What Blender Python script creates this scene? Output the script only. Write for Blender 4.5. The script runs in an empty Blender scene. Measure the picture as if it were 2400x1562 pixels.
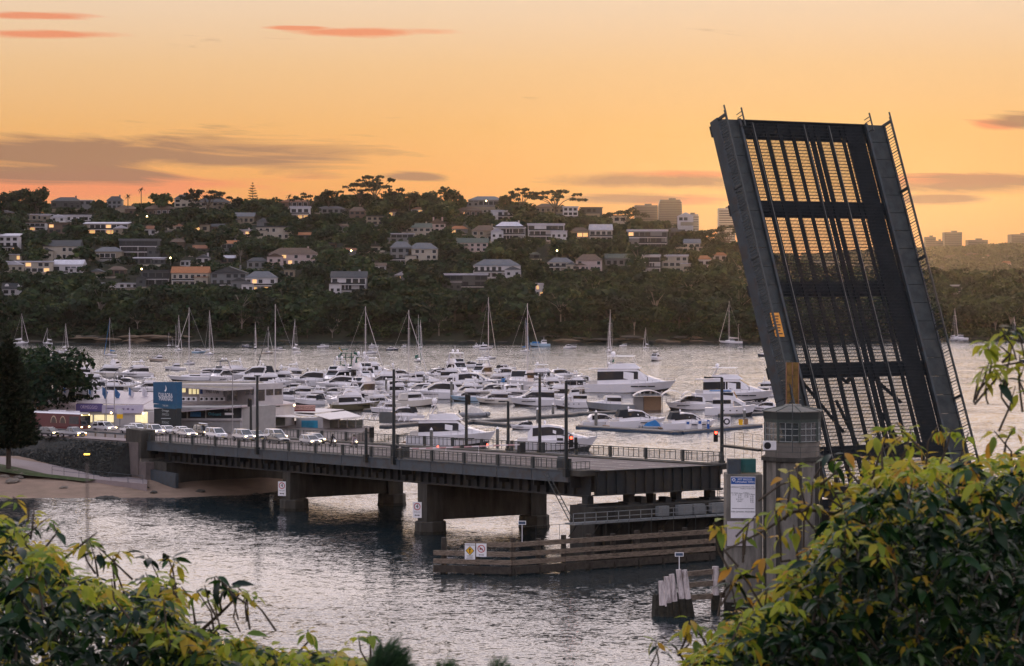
import bpy, math, random
import numpy as np
from mathutils import Vector, Matrix, Euler
R = math.radians
random.seed(7); rng = np.random.default_rng(7)
scene = bpy.context.scene
C = scene.collection

# ------------------------------------------------------------------ camera
F = 6000.0; CX = 1200.0; HY = 640.0; H = 33.0     # focal length in photo pixels, centre column, horizon row, eye height above the water
cd = bpy.data.cameras.new('camera'); cam = bpy.data.objects.new('camera', cd); C.objects.link(cam)
cam.location = (0, 0, H); cam.rotation_euler = (R(90), 0, 0)
cd.lens = 90.0; cd.sensor_width = 36.0; cd.shift_y = -(781 - HY) / 2400.0
cd.clip_start = 0.5; cd.clip_end = 30000
cd.dof.use_dof = True; cd.dof.focus_distance = 300.0; cd.dof.aperture_fstop = 11.0
scene.camera = cam

# ------------------------------------------------------------------ world: dusk sky
SUN_AZ = R(7.0)      # right of the viewing direction
SUN_EL = R(1.25)
world = bpy.data.worlds.new('World'); scene.world = world; world.use_nodes = True
wn = world.node_tree.nodes; wl = world.node_tree.links; wn.clear()
def N(tree, kind, **kw):
    n = tree.nodes.new(kind)
    for k, v in kw.items():
        if k == 'ins':
            for i, val in v.items(): n.inputs[i].default_value = val
        else: setattr(n, k, v)
    return n
WT = world.node_tree
def wmath(op, a, b=None, c=None, clamp=False):
    n = N(WT, 'ShaderNodeMath', operation=op, use_clamp=clamp)
    for i, v in enumerate((a, b, c)):
        if v is None: continue
        if isinstance(v, (int, float)): n.inputs[i].default_value = v
        else: wl.new(v, n.inputs[i])
    return n.outputs[0]
def ramp(tree, fac, stops, interp='LINEAR'):
    n = N(tree, 'ShaderNodeValToRGB'); e = n.color_ramp.elements; n.color_ramp.interpolation = interp
    while len(e) > 1: e.remove(e[-1])
    e[0].position = stops[0][0]; e[0].color = (*stops[0][1], 1)
    for p, col in stops[1:]:
        k = e.new(p); k.color = (*col, 1)
    tree.links.new(fac, n.inputs[0]); return n.outputs[0]
tc = N(WT, 'ShaderNodeTexCoord')
sep = N(WT, 'ShaderNodeSeparateXYZ'); wl.new(tc.outputs['Generated'], sep.inputs[0])
el = wmath('ARCSINE', wmath('MINIMUM', wmath('MAXIMUM', sep.outputs[2], -1.0), 1.0))
az = wmath('ARCTAN2', sep.outputs[0], sep.outputs[1])
elf = wmath('POWER', wmath('MULTIPLY', wmath('MAXIMUM', el, 0.0), 1 / 1.5708, clamp=True), 0.5)   # root of elevation: room for the bands near the horizon
def E(deg): return (max(deg, 0) / 90.0) ** 0.5
west = ramp(WT, elf, [(E(0), (.72, .23, .065)), (E(.9), (.81, .29, .07)), (E(2.0), (.85, .37, .088)), (E(3.2), (.87, .46, .145)), (E(4.6), (.87, .545, .26)),
                      (E(6.2), (.88, .66, .46)), (E(8), (1.3, 1.08, .98)), (E(11), (2.0, 1.7, 1.66)), (E(30), (2.0, 1.75, 1.85)), (E(55), (1.1, 1.08, 1.30)), (E(90), (.75, .82, 1.08))])
east = ramp(WT, elf, [(E(0), (.55, .55, .68)), (E(6), (.90, .78, .92)), (E(14), (1.36, 1.18, 1.34)), (E(28), (1.30, 1.20, 1.44)), (E(55), (.95, 1.02, 1.30)), (E(90), (.75, .86, 1.12))])
caz = wmath('COSINE', wmath('SUBTRACT', az, SUN_AZ))
azf = wmath('SMOOTH_MIN', wmath('MULTIPLY_ADD', caz, 0.62, 0.42, clamp=True), 1.0, 0.2)
base = N(WT, 'ShaderNodeMix', data_type='RGBA'); wl.new(azf, base.inputs[0]); wl.new(east, base.inputs[6]); wl.new(west, base.inputs[7])
# glow round the set sun
da = wmath('SUBTRACT', az, SUN_AZ); da2 = wmath('MULTIPLY', da, da); de = wmath('SUBTRACT', el, R(1.0)); de2 = wmath('MULTIPLY', de, de)
gl = wmath('EXPONENT', wmath('MULTIPLY', wmath('ADD', wmath('MULTIPLY', da2, 1 / (2 * .075 ** 2)), wmath('MULTIPLY', de2, 1 / (2 * .028 ** 2))), -1.0))
glow = N(WT, 'ShaderNodeMix', data_type='RGBA', blend_type='ADD'); glow.inputs[7].default_value = (.07, .13, .07, 1)
wl.new(gl, glow.inputs[0]); wl.new(base.outputs[2], glow.inputs[6])
# streaky clouds: noise drawn out along the horizon, thickened where banks lie
cmb = N(WT, 'ShaderNodeCombineXYZ'); wl.new(wmath('MULTIPLY', az, 9.0), cmb.inputs[0])
tilt = wmath('ADD', el, wmath('MULTIPLY', az, 0.06)); wl.new(wmath('MULTIPLY', tilt, 95.0), cmb.inputs[1])
ns = N(WT, 'ShaderNodeTexNoise', ins={'Scale': 1.25, 'Detail': 9.0, 'Roughness': .62, 'Distortion': .9}); wl.new(cmb.outputs[0], ns.inputs['Vector'])
nz = ns.outputs['Fac']
def bank(x, y, wx, wy):          # a soft-edged bank, centre and half-size as seen from the lookout
    a0, e0 = math.atan((x - CX) / F), math.atan((HY - y) / F); sa, se = wx / F, wy / F
    p = wmath('MULTIPLY', wmath('SUBTRACT', az, a0), 1 / sa); q = wmath('MULTIPLY', wmath('SUBTRACT', el, e0), 1 / se)
    return wmath('EXPONENT', wmath('MULTIPLY', wmath('ADD', wmath('MULTIPLY', p, p), wmath('MULTIPLY', q, q)), -1.0))
def total(l):
    o = l[0]
    for x in l[1:]: o = wmath('MAXIMUM', o, x)
    return o
greyb = total([bank(200, 362, 600, 48), bank(560, 378, 330, 20), bank(120, 410, 330, 26), bank(975, 415, 80, 12), bank(1560, 425, 240, 20), bank(1480, 466, 190, 16),
               bank(2290, 430, 230, 26), bank(2400, 290, 90, 18), bank(2200, 470, 120, 12), bank(-600, 380, 600, 50), bank(3300, 400, 700, 60)])
pinkb = total([bank(90, 90, 190, 12), bank(60, 48, 160, 10), bank(880, 76, 210, 12), bank(700, 68, 90, 6), bank(100, 440, 520, 42), bank(2330, 300, 70, 16), bank(2230, 425, 200, 18),
               bank(1600, 470, 150, 14), bank(1620, 410, 160, 12), bank(3200, 430, 600, 40), bank(-500, 450, 500, 36)])
gm = wmath('MULTIPLY', wmath('MULTIPLY', wmath('SUBTRACT', wmath('MULTIPLY_ADD', nz, 1.9, wmath('MULTIPLY', greyb, 0.92)), 1.24), 2.4, clamp=True), .88)
pm = wmath('MULTIPLY', wmath('MULTIPLY', wmath('SUBTRACT', wmath('MULTIPLY_ADD', nz, 1.7, wmath('MULTIPLY', pinkb, 0.98)), 1.16), 2.4, clamp=True), .85)
c1 = N(WT, 'ShaderNodeMix', data_type='RGBA'); c1.inputs[7].default_value = (.86, .26, .13, 1); wl.new(pm, c1.inputs[0]); wl.new(glow.outputs[2], c1.inputs[6])
c2 = N(WT, 'ShaderNodeMix', data_type='RGBA'); c2.inputs[7].default_value = (.31, .17, .115, 1); wl.new(gm, c2.inputs[0]); wl.new(c1.outputs[2], c2.inputs[6])
sky = N(WT, 'ShaderNodeTexSky', sky_type='NISHITA'); sky.sun_disc = False; sky.sun_elevation = SUN_EL; sky.sun_rotation = SUN_AZ; sky.dust_density = 2.0
nsum = N(WT, 'ShaderNodeMix', data_type='RGBA', blend_type='ADD'); nsum.inputs[0].default_value = .003
wl.new(c2.outputs[2], nsum.inputs[6]); wl.new(sky.outputs[0], nsum.inputs[7])
bg = N(WT, 'ShaderNodeBackground', ins={'Strength': 1.0}); wo = N(WT, 'ShaderNodeOutputWorld')
wl.new(nsum.outputs[2], bg.inputs[0]); wl.new(bg.outputs[0], wo.inputs[0])
world.cycles.sampling_method = 'MANUAL'; world.cycles.sample_map_resolution = 512

sd = bpy.data.lights.new('sun', 'SUN'); sun = bpy.data.objects.new('sun', sd); C.objects.link(sun)
sd.energy = 1.2; sd.angle = R(0.8); sd.color = (1.0, .62, .28)
sdir = Vector((math.sin(SUN_AZ) * math.cos(SUN_EL), math.cos(SUN_AZ) * math.cos(SUN_EL), math.sin(SUN_EL)))
sun.rotation_euler = sdir.to_track_quat('Z', 'Y').to_euler()

vs = scene.view_settings; vs.view_transform = 'Standard'; vs.look = 'None'; vs.exposure = -0.10; vs.gamma = 1.0; vs.use_curve_mapping = False
scene.render.engine = 'CYCLES'
cy = scene.cycles
cy.use_denoising = True; cy.use_adaptive_sampling = True; cy.adaptive_threshold = .03; cy.max_bounces = 4; cy.diffuse_bounces = 2; cy.glossy_bounces = 2; cy.transmission_bounces = 4; cy.transparent_max_bounces = 8; cy.volume_bounces = 0
cy.caustics_reflective = False; cy.caustics_refractive = False; cy.sample_clamp_indirect = 4.0

# ------------------------------------------------------------------ materials
MATS = {}
def mat(name, col, rough=.6, metal=0.0, var=.15, scale=1.5, spec=.25, bump=0.0, bscale=None, emit=None, estr=1.0, trans=0.0, dirt=None, dscale=.6, stretch=None, coat=0.0, alpha=None):
    """procedural surface: base colour broken up by noise, optional stains, fine relief, translucency or glow"""
    if name in MATS: return MATS[name]
    m = bpy.data.materials.new(name); m.use_nodes = True; t = m.node_tree; t.nodes.clear()
    out = N(t, 'ShaderNodeOutputMaterial'); b = N(t, 'ShaderNodeBsdfPrincipled')
    b.inputs['Roughness'].default_value = rough; b.inputs['Metallic'].default_value = metal; b.inputs['Specular IOR Level'].default_value = spec
    if coat: b.inputs['Coat Weight'].default_value = coat; b.inputs['Coat Roughness'].default_value = .08
    tcn = N(t, 'ShaderNodeTexCoord'); vec = tcn.outputs['Object']
    if stretch:
        mp = N(t, 'ShaderNodeMapping'); mp.inputs['Scale'].default_value = stretch; t.links.new(vec, mp.inputs[0]); vec = mp.outputs[0]
    nt = N(t, 'ShaderNodeTexNoise', ins={'Scale': scale, 'Detail': 5.0, 'Roughness': .6}); t.links.new(vec, nt.inputs['Vector'])
    lo = tuple(max(0, c * (1 - var)) for c in col); hi = tuple(min(1, c * (1 + var)) for c in col)
    colo = ramp(t, nt.outputs['Fac'], [(.28, lo), (.72, hi)])
    if dirt:
        n2 = N(t, 'ShaderNodeTexNoise', ins={'Scale': dscale, 'Detail': 8.0, 'Roughness': .7}); t.links.new(vec, n2.inputs['Vector'])
        f = ramp(t, n2.outputs['Fac'], [(.48, (0, 0, 0)), (.66, (.75, .75, .75))])
        mx = N(t, 'ShaderNodeMix', data_type='RGBA'); t.links.new(f, mx.inputs[0]); t.links.new(colo, mx.inputs[6]); mx.inputs[7].default_value = (*dirt, 1); colo = mx.outputs[2]
    t.links.new(colo, b.inputs['Base Color'])
    if bump:
        n3 = N(t, 'ShaderNodeTexNoise', ins={'Scale': bscale or scale * 6, 'Detail': 6.0}); t.links.new(vec, n3.inputs['Vector'])
        bp_ = N(t, 'ShaderNodeBump', ins={'Strength': bump, 'Distance': .08}); t.links.new(n3.outputs['Fac'], bp_.inputs['Height']); t.links.new(bp_.outputs[0], b.inputs['Normal'])
    if emit:
        b.inputs['Emission Color'].default_value = (*emit, 1); b.inputs['Emission Strength'].default_value = estr
    sh = b.outputs[0]
    if trans:
        tr = N(t, 'ShaderNodeBsdfTranslucent'); t.links.new(colo, tr.inputs[0]); ms = N(t, 'ShaderNodeMixShader'); ms.inputs[0].default_value = trans
        t.links.new(sh, ms.inputs[1]); t.links.new(tr.outputs[0], ms.inputs[2]); sh = ms.outputs[0]
    if alpha is not None:
        tp = N(t, 'ShaderNodeBsdfTransparent'); ms = N(t, 'ShaderNodeMixShader'); ms.inputs[0].default_value = alpha
        t.links.new(tp.outputs[0], ms.inputs[1]); t.links.new(sh, ms.inputs[2]); sh = ms.outputs[0]
    t.links.new(sh, out.inputs[0]); MATS[name] = m; return m

def leafmat(name, stops, rough=.45, trans=.35, spec=.4, patch=None):
    """foliage: a colour picked per leaf island, so leaves differ"""
    if name in MATS: return MATS[name]
    m = bpy.data.materials.new(name); m.use_nodes = True; t = m.node_tree; t.nodes.clear()
    out = N(t, 'ShaderNodeOutputMaterial'); b = N(t, 'ShaderNodeBsdfPrincipled'); b.inputs['Roughness'].default_value = rough; b.inputs['Specular IOR Level'].default_value = spec
    g = N(t, 'ShaderNodeNewGeometry'); oi = N(t, 'ShaderNodeObjectInfo')
    f = N(t, 'ShaderNodeMath', operation='MULTIPLY_ADD'); f.inputs[1].default_value = .72; t.links.new(g.outputs['Random Per Island'], f.inputs[0])
    k = N(t, 'ShaderNodeMath', operation='MULTIPLY'); k.inputs[1].default_value = .28; t.links.new(oi.outputs['Random'], k.inputs[0]); t.links.new(k.outputs[0], f.inputs[2])
    fo = f.outputs[0]
    if patch:      # whole crowns differ too: a slow noise through the place shifts the tone
        nz_ = N(t, 'ShaderNodeTexNoise', ins={'Scale': patch, 'Detail': 2.0}); t.links.new(g.outputs['Position'], nz_.inputs['Vector'])
        k2 = N(t, 'ShaderNodeMath', operation='MULTIPLY_ADD'); k2.inputs[1].default_value = 2.6; k2.inputs[2].default_value = -1.3; t.links.new(nz_.outputs['Fac'], k2.inputs[0])
        k3 = N(t, 'ShaderNodeMath', operation='MULTIPLY_ADD', use_clamp=True); k3.inputs[1].default_value = .62; t.links.new(fo, k3.inputs[0]); 
        k4 = N(t, 'ShaderNodeMath', operation='MULTIPLY_ADD'); k4.inputs[1].default_value = .5; k4.inputs[2].default_value = .19; t.links.new(k2.outputs[0], k4.inputs[0]); t.links.new(k4.outputs[0], k3.inputs[2]); fo = k3.outputs[0]
    colo = ramp(t, fo, stops)
    t.links.new(colo, b.inputs['Base Color'])
    tr = N(t, 'ShaderNodeBsdfTranslucent'); t.links.new(colo, tr.inputs[0]); ms = N(t, 'ShaderNodeMixShader'); ms.inputs[0].default_value = trans
    t.links.new(b.outputs[0], ms.inputs[1]); t.links.new(tr.outputs[0], ms.inputs[2]); t.links.new(ms.outputs[0], out.inputs[0])
    MATS[name] = m; return m

# ------------------------------------------------------------------ mesh helpers
class MB:
    """collects shapes; build() links them as ONE mesh object"""
    def __init__(s): s.v = []; s.f = []
    def add(s, vs, fs):
        o = len(s.v); s.v += [tuple(p) for p in vs]; s.f += [tuple(i + o for i in f) for f in fs]; return s
    def box(s, c, size, rz=0.0, M=None):
        hx, hy, hz = size[0] / 2, size[1] / 2, size[2] / 2
        co, si = math.cos(rz), math.sin(rz); vs = []
        for dz in (-hz, hz):
            for dx, dy in ((-hx, -hy), (hx, -hy), (hx, hy), (-hx, hy)):
                p = Vector((c[0] + dx * co - dy * si, c[1] + dx * si + dy * co, c[2] + dz)); vs.append(M @ p if M else p)
        return s.add(vs, [(3, 2, 1, 0), (4, 5, 6, 7), (0, 1, 5, 4), (1, 2, 6, 5), (2, 3, 7, 6), (3, 0, 4, 7)])
    def hexa(s, b, t):      # four bottom points, four top points
        return s.add(list(b) + list(t), [(3, 2, 1, 0), (4, 5, 6, 7), (0, 1, 5, 4), (1, 2, 6, 5), (2, 3, 7, 6), (3, 0, 4, 7)])
    def bar(s, p, q, w, h=None):     # square-section bar between two points
        p, q = Vector(p), Vector(q); h = h or w; d = (q - p).normalized()
        up = Vector((0, 0, 1)) if abs(d.z) < .95 else Vector((1, 0, 0))
        a = d.cross(up).normalized(); b = a.cross(d).normalized(); a *= w / 2; b *= h / 2
        return s.hexa([p - a - b, p + a - b, p + a + b, p - a + b], [q - a - b, q + a - b, q + a + b, q - a + b])
    def tube(s, p, q, r, r2=None, n=8, cap=True):
        p, q = Vector(p), Vector(q); r2 = r if r2 is None else r2; d = (q - p).normalized()
        up = Vector((0, 0, 1)) if abs(d.z) < .95 else Vector((1, 0, 0))
        a = d.cross(up).normalized(); b = d.cross(a).normalized()
        ring = [a * math.cos(k * 2 * math.pi / n) + b * math.sin(k * 2 * math.pi / n) for k in range(n)]
        vs = [p + x * r for x in ring] + [q + x * r2 for x in ring]
        fs = [(k, (k + 1) % n, n + (k + 1) % n, n + k) for k in range(n)]
        if cap: fs += [tuple(range(n - 1, -1, -1)), tuple(range(n, 2 * n))]
        return s.add(vs, fs)
    def path(s, pts, r, n=6):
        for a, b in zip(pts[:-1], pts[1:]): s.tube(a, b, r, n=n)
        return s
    def loft(s, rings, closed=True, cap=True):
        n = len(rings[0]); o = []
        for r_ in rings: o += list(r_)
        fs = []
        for i in range(len(rings) - 1):
            for k in range(n if closed else n - 1):
                a = i * n + k; b = i * n + (k + 1) % n; fs.append((a, b, b + n, a + n))
        if cap: fs += [tuple(range(n - 1, -1, -1)), tuple((len(rings) - 1) * n + k for k in range(n))]
        return s.add(o, fs)
    def prism(s, poly, z0, z1):
        n = len(poly); vs = [(x, y, z0) for x, y in poly] + [(x, y, z1) for x, y in poly]
        return s.add(vs, [tuple(range(n - 1, -1, -1)), tuple(range(n, 2 * n))] + [(k, (k + 1) % n, n + (k + 1) % n, n + k) for k in range(n)])
    def sheet(s, pts): return s.add(pts, [tuple(range(len(pts)))])
    def ball(s, c, r, n=10, m=6, sz=1.0):
        rings = []
        for j in range(m + 1):
            ph = -math.pi / 2 + math.pi * j / m; rr = max(r * math.cos(ph), 1e-4)
            rings.append([(c[0] + rr * math.cos(2 * math.pi * k / n), c[1] + rr * math.sin(2 * math.pi * k / n), c[2] + r * sz * math.sin(ph)) for k in range(n)])
        return s.loft(rings, cap=False)
    def mesh(s, name, m, smooth=False):
        me = bpy.data.meshes.new(name); me.from_pydata(s.v, [], s.f); me.update()
        if m: me.materials.append(m)
        if smooth: me.polygons.foreach_set('use_smooth', [True] * len(me.polygons))
        return me
    def build(s, name, m, parent=None, world=False, smooth=False):
        if parent is not None and world:
            o = parent; off = Vector((0, 0, 0))
            while o is not None: off += o.location; o = o.parent
            s.v = [(p[0] - off.x, p[1] - off.y, p[2] - off.z) for p in s.v]
        ob = bpy.data.objects.new(name, s.mesh(name, m, smooth)); C.objects.link(ob)
        if parent is not None: ob.parent = parent
        return ob

def tag(o, label=None, cat=None, group=None, kind=None):
    if label: o['label'] = label
    if cat: o['category'] = cat
    if group: o['group'] = group
    if kind: o['kind'] = kind
    return o
def thing(name, label, cat, loc=(0, 0, 0), rz=0.0, group=None):
    o = bpy.data.objects.new(name, None); C.objects.link(o); o.location = loc; o.rotation_euler = (0, 0, rz); o.empty_display_size = .5
    return tag(o, label, cat, group)
def copy_tree(o, parent=None):
    c = o.copy(); C.objects.link(c); c.parent = parent
    for ch in o.children: copy_tree(ch, c)
    return c
def inst(name, me, parent, loc=(0, 0, 0), rot=(0, 0, 0), scale=(1, 1, 1)):
    o = bpy.data.objects.new(name, me); C.objects.link(o); o.parent = parent; o.location = loc; o.rotation_euler = rot; o.scale = scale; return o
def text(name, body, m, parent, size, M, align='CENTER', extrude=0.0, sx=1.0):
    """lettering: stands in its own xy plane, placed by matrix M (in the parent's space)"""
    cu = bpy.data.curves.new(name, 'FONT'); cu.body = body; cu.size = size; cu.align_x = align; cu.align_y = 'CENTER'; cu.extrude = extrude; cu.resolution_u = 3
    cu.materials.append(m); o = bpy.data.objects.new(name, cu); C.objects.link(o); TEXTS.append((o, name, parent, M @ Matrix.Diagonal((sx, 1, 1, 1)), m)); return o
TEXTS = []
def npmesh(name, verts, quads, m, smooth=False):
    me = bpy.data.meshes.new(name); nv, nq = len(verts), len(quads); k = quads.shape[1]
    me.vertices.add(nv); me.vertices.foreach_set('co', np.asarray(verts, np.float32).ravel())
    me.loops.add(nq * k); me.loops.foreach_set('vertex_index', np.asarray(quads, np.int32).ravel())
    me.polygons.add(nq); me.polygons.foreach_set('loop_start', np.arange(0, nq * k, k, dtype=np.int32))
    me.update(calc_edges=True); me.validate()
    if m: me.materials.append(m)
    if smooth: me.polygons.foreach_set('use_smooth', [True] * nq)
    return me

def px(x, y, s): return Vector(((x - CX) / s, F / s, H - (y - HY) / s))   # a spot seen at (x, y) where a metre spans s pixels
def ws(y): return (y - HY) / H                                            # metre size on the water at row y
def wat(x, y, z=0.0): p = px(x, y, ws(y)); p.z = z; return p

# bridge frame: t runs along the road towards the lookout, v across it away from the lookout
B0 = Vector((6.44, 292.7)); U = Vector((.5315, -.847)); V = Vector((.847, .5315))
def deck(t): return 10.27 + .0273 * t
def bp(t, v, z): return Vector((B0.x + t * U.x + v * V.x, B0.y + t * U.y + v * V.y, z))
RZ_U = math.atan2(U.y, U.x)
def t_at(x, v=0.0):      # where the line at offset v shows in column x
    k = (x - CX) / F; X0 = B0.x + v * V.x; Y0 = B0.y + v * V.y
    return (k * Y0 - X0) / (U.x - k * U.y)
# ------------------------------------------------------------------ water, terrain
def watermat():
    m = bpy.data.materials.new('water'); m.use_nodes = True; t = m.node_tree; t.nodes.clear()
    out = N(t, 'ShaderNodeOutputMaterial'); b = N(t, 'ShaderNodeBsdfPrincipled')
    b.inputs['Base Color'].default_value = (.012, .022, .026, 1); b.inputs['Roughness'].default_value = .06; b.inputs['IOR'].default_value = 1.5
    # ripples as slopes: each noise channel tilts the surface, so far water stays as rough as near water
    tcn = N(t, 'ShaderNodeTexCoord'); acc = None
    def vm(op, a, bb=None, sc=None):
        k = N(t, 'ShaderNodeVectorMath', operation=op)
        for i, v in enumerate((a, bb)):
            if v is None: continue
            if isinstance(v, tuple): k.inputs[i].default_value = v
            else: t.links.new(v, k.inputs[i])
        if sc is not None:
            if isinstance(sc, float): k.inputs['Scale'].default_value = sc
            else: t.links.new(sc, k.inputs['Scale'])
        return k.outputs[0]
    big = N(t, 'ShaderNodeTexNoise', ins={'Scale': 1.0, 'Detail': 3.0, 'Distortion': .5}); mp = N(t, 'ShaderNodeMapping'); mp.inputs['Scale'].default_value = (.012, .030, 1); t.links.new(tcn.outputs['Object'], mp.inputs[0]); t.links.new(mp.outputs[0], big.inputs['Vector'])
    patch = ramp(t, big.outputs['Fac'], [(.38, (.46, .46, .46)), (.58, (1, 1, 1))])
    for sc, amp, det in (((.30, .48, 1), .22, 2.0), ((1.3, 2.4, 1), .50, 2.0), ((3.6, 6.0, 1), .50, 2.0)):
        mp = N(t, 'ShaderNodeMapping'); mp.inputs['Scale'].default_value = sc; mp.inputs['Rotation'].default_value = (0, 0, .2); t.links.new(tcn.outputs['Object'], mp.inputs[0])
        n = N(t, 'ShaderNodeTexNoise', ins={'Scale': 1.0, 'Detail': det, 'Roughness': .5, 'Distortion': .4}); t.links.new(mp.outputs[0], n.inputs['Vector'])
        v = vm('SCALE', vm('MULTIPLY', vm('SUBTRACT', n.outputs['Color'], (.5, .5, .5)), (.55, 1.0, 0.0)), None, amp)
        acc = v if acc is None else vm('ADD', acc, v)
    acc = vm('SCALE', acc, None, patch); nn = vm('NORMALIZE', vm('ADD', acc, (0.0, -.038, 1.0))); t.links.new(nn, b.inputs['Normal'])
    t.links.new(b.outputs[0], out.inputs[0]); return m
wm = MB()
wm.sheet([(-2500, -60, 0), (2500, -60, 0), (2500, 2600, 0), (-2500, 2600, 0)])
tag(wm.build('water', watermat()), kind='structure')
bed = mat('seabed', (.02, .025, .02), .9)
tag(MB().sheet([(-6000, -140, -4), (6000, -140, -4), (6000, 6100, -4), (-6000, 6100, -4)]).build('ground', bed), kind='structure')

def lerp(a, b, t): return a + (b - a) * t
def interp(x, pts):
    if x <= pts[0][0]: return pts[0][1]
    for (a, va), (b, vb) in zip(pts[:-1], pts[1:]):
        if x <= b: return lerp(va, vb, (x - a) / (b - a))
    return pts[-1][1]
RIDGE = [(-700, 66), (-320, 67), (-150, 70), (-60, 71), (20, 68), (60, 61), (105, 50), (145, 39), (180, 30), (230, 26), (300, 24), (420, 26), (700, 22)]
SHORE = [(-700, 1190), (-250, 1212), (-100, 1226), (60, 1220), (150, 1222), (200, 1250), (260, 1290), (420, 1300), (700, 1320)]
def bumps(x, y): return 1.6 * math.sin(x * .031 + 1.3) * math.sin(y * .027) + .9 * math.sin(x * .071 + y * .053)
def hillz(x, d):
    s0 = interp(x, SHORE); q = (d - s0) / 345.0
    if q < 0: return max(-3.6, -2.5 + q * 20)
    r_ = interp(x, RIDGE)
    if q <= 1: k = interp(q, [(0, .0), (.012, .045), (.04, .10), (.25, .34), (.5, .60), (.75, .83), (.92, .965), (1, 1)])
    else: k = 1 - min(.30, (q - 1) * .25)
    return r_ * k + bumps(x, d) * min(1, q * 4)
def grid_obj(name, xs, ds, fz, m):
    vs = [(x, d, fz(x, d)) for d in ds for x in xs]; n = len(xs)
    fs = [(j * n + i, j * n + i + 1, (j + 1) * n + i + 1, (j + 1) * n + i) for j in range(len(ds) - 1) for i in range(n - 1)]
    o = MB().add(vs, fs).build(name, m, smooth=True); return tag(o, kind='structure')
soil = mat('soil_scrub', (.016, .020, .011), .95, var=.45, scale=.12, bump=.5, bscale=.5)
grid_obj('hill', list(np.linspace(-640, 640, 130)), [1180 + k * 8 for k in range(0, 64)] + [1720, 1800], hillz, soil)
def farz(x, d):
    q = (d - 3800) / 1200.0
    if q < 0: return -3
    hh = interp(x, [(-1500, 60), (600, 60), (760, 64), (860, 70), (1000, 74), (1300, 70), (2000, 66)])
    return hh * min(1, math.sin(min(1, q) * math.pi / 2)) + 3 * bumps(x * .25, d * .2)
grid_obj('far_hill', list(np.linspace(-1500, 2000, 80)), [3700 + k * 50 for k in range(0, 40)], farz, soil)

def hit_hill(x, y, d0=1195.0, d1=1720.0):      # where the line of sight through (x, y) meets the hillside
    d = d0
    while d < d1:
        X = (x - CX) * d / F; z = H - (y - HY) * d / F
        if hillz(X, d) >= z: return Vector((X, d, hillz(X, d)))
        d += 2.0
    return None

def bankz(x, y): return interp(y, [(-80, 34), (4, 30.6), (12, 29.4), (30, 24), (55, 12), (80, -1.0), (95, -3.5)]) + .5 * math.sin(x * .5) * math.sin(y * .4)
grid_obj('lookout_bank', list(np.linspace(-90, 90, 50)), list(np.linspace(-50, 95, 50)), bankz, soil)
# ------------------------------------------------------------------ the bridge
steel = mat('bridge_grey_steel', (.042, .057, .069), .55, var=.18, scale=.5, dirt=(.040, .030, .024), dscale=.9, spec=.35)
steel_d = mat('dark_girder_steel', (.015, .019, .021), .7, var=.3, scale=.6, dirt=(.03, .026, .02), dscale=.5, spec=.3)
railm = mat('rail_paint', (.028, .034, .033), .5, var=.15, spec=.4)
asph = mat('asphalt', (.135, .112, .104), .85, var=.22, scale=.5, bump=.25, bscale=12, dirt=(.09, .075, .07), dscale=.15)
conc = mat('weathered_concrete', (.048, .045, .038), .9, var=.45, scale=.7, stretch=(1.4, 1.4, .3), bump=.4, bscale=4, dirt=(.028, .027, .021), dscale=.45)
conc_l = mat('pale_concrete', (.17, .157, .135), .9, var=.42, scale=.8, stretch=(1.4, 1.4, .28), bump=.35, bscale=4, dirt=(.055, .05, .04), dscale=.5)
tide = mat('tidal_growth', (.022, .020, .014), .9, var=.5, scale=3, bump=.8, bscale=6)
white_line = mat('road_paint', (.55, .50, .45), .8, var=.3, scale=3)
white = mat('sign_white', (.78, .76, .76), .5, var=.04)
black = mat('black_paint', (.012, .012, .013), .45, var=.1)
signred = mat('sign_red', (.45, .03, .03), .5, var=.05)
signblue = mat('sign_blue', (.02, .09, .32), .5, var=.08)
signyel = mat('sign_yellow', (.75, .42, .02), .5, var=.08)
TA = -117.5; W = 22.0; PANEL = 7.8
bridge = thing('road_bridge', 'grey steel girder road bridge with railings, its near end cut off at the raised span', 'bridge', (B0.x, B0.y, 0))
def bq(m, name, t0, t1, v0, v1, zo0, zo1, parent=None):     # a box that follows the deck's fall; zo are offsets from the road level
    mb = MB(); z = lambda t, o: deck(t) + o
    mb.hexa([bp(t0, v0, z(t0, zo0)), bp(t1, v0, z(t1, zo0)), bp(t1, v1, z(t1, zo0)), bp(t0, v1, z(t0, zo0))],
            [bp(t0, v0, z(t0, zo1)), bp(t1, v0, z(t1, zo1)), bp(t1, v1, z(t1, zo1)), bp(t0, v1, z(t0, zo1))])
    return mb.build(name, m, parent or bridge, world=True)
road_slab = bq(asph, 'roadway', TA, 2.0, 2.9, 19.4, -.35, -.02)
bq(conc, 'footway', TA, 0, .25, 2.9, -.3, .12); bq(conc, 'footway', TA, 0, 19.4, 21.75, -.3, .12)
joints = [0.0]
while joints[-1] - PANEL > TA: joints.append(joints[-1] - PANEL)
joints.append(TA)
for i in range(len(joints) - 1):          # fascia plates, one per bay
    bq(steel, 'fascia_panel', joints[i + 1] + .05, joints[i] - .05, .0, .25, -1.2, .10)
    bq(steel, 'fascia_panel', joints[i + 1] + .05, joints[i] - .05, W - .25, W, -1.2, .10)
bq(steel, 'fascia_flange', TA, 0, -.12, .0, .02, .12); bq(steel, 'fascia_flange', TA, 0, -.10, .0, -1.24, -1.16)
for v in (1.7, 7.5, 14.2, 20.0):
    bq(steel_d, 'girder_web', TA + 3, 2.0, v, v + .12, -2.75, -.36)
    bq(steel_d, 'girder_flange', TA + 3, 2.0, v - .28, v + .4, -2.95, -2.75)
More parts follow.
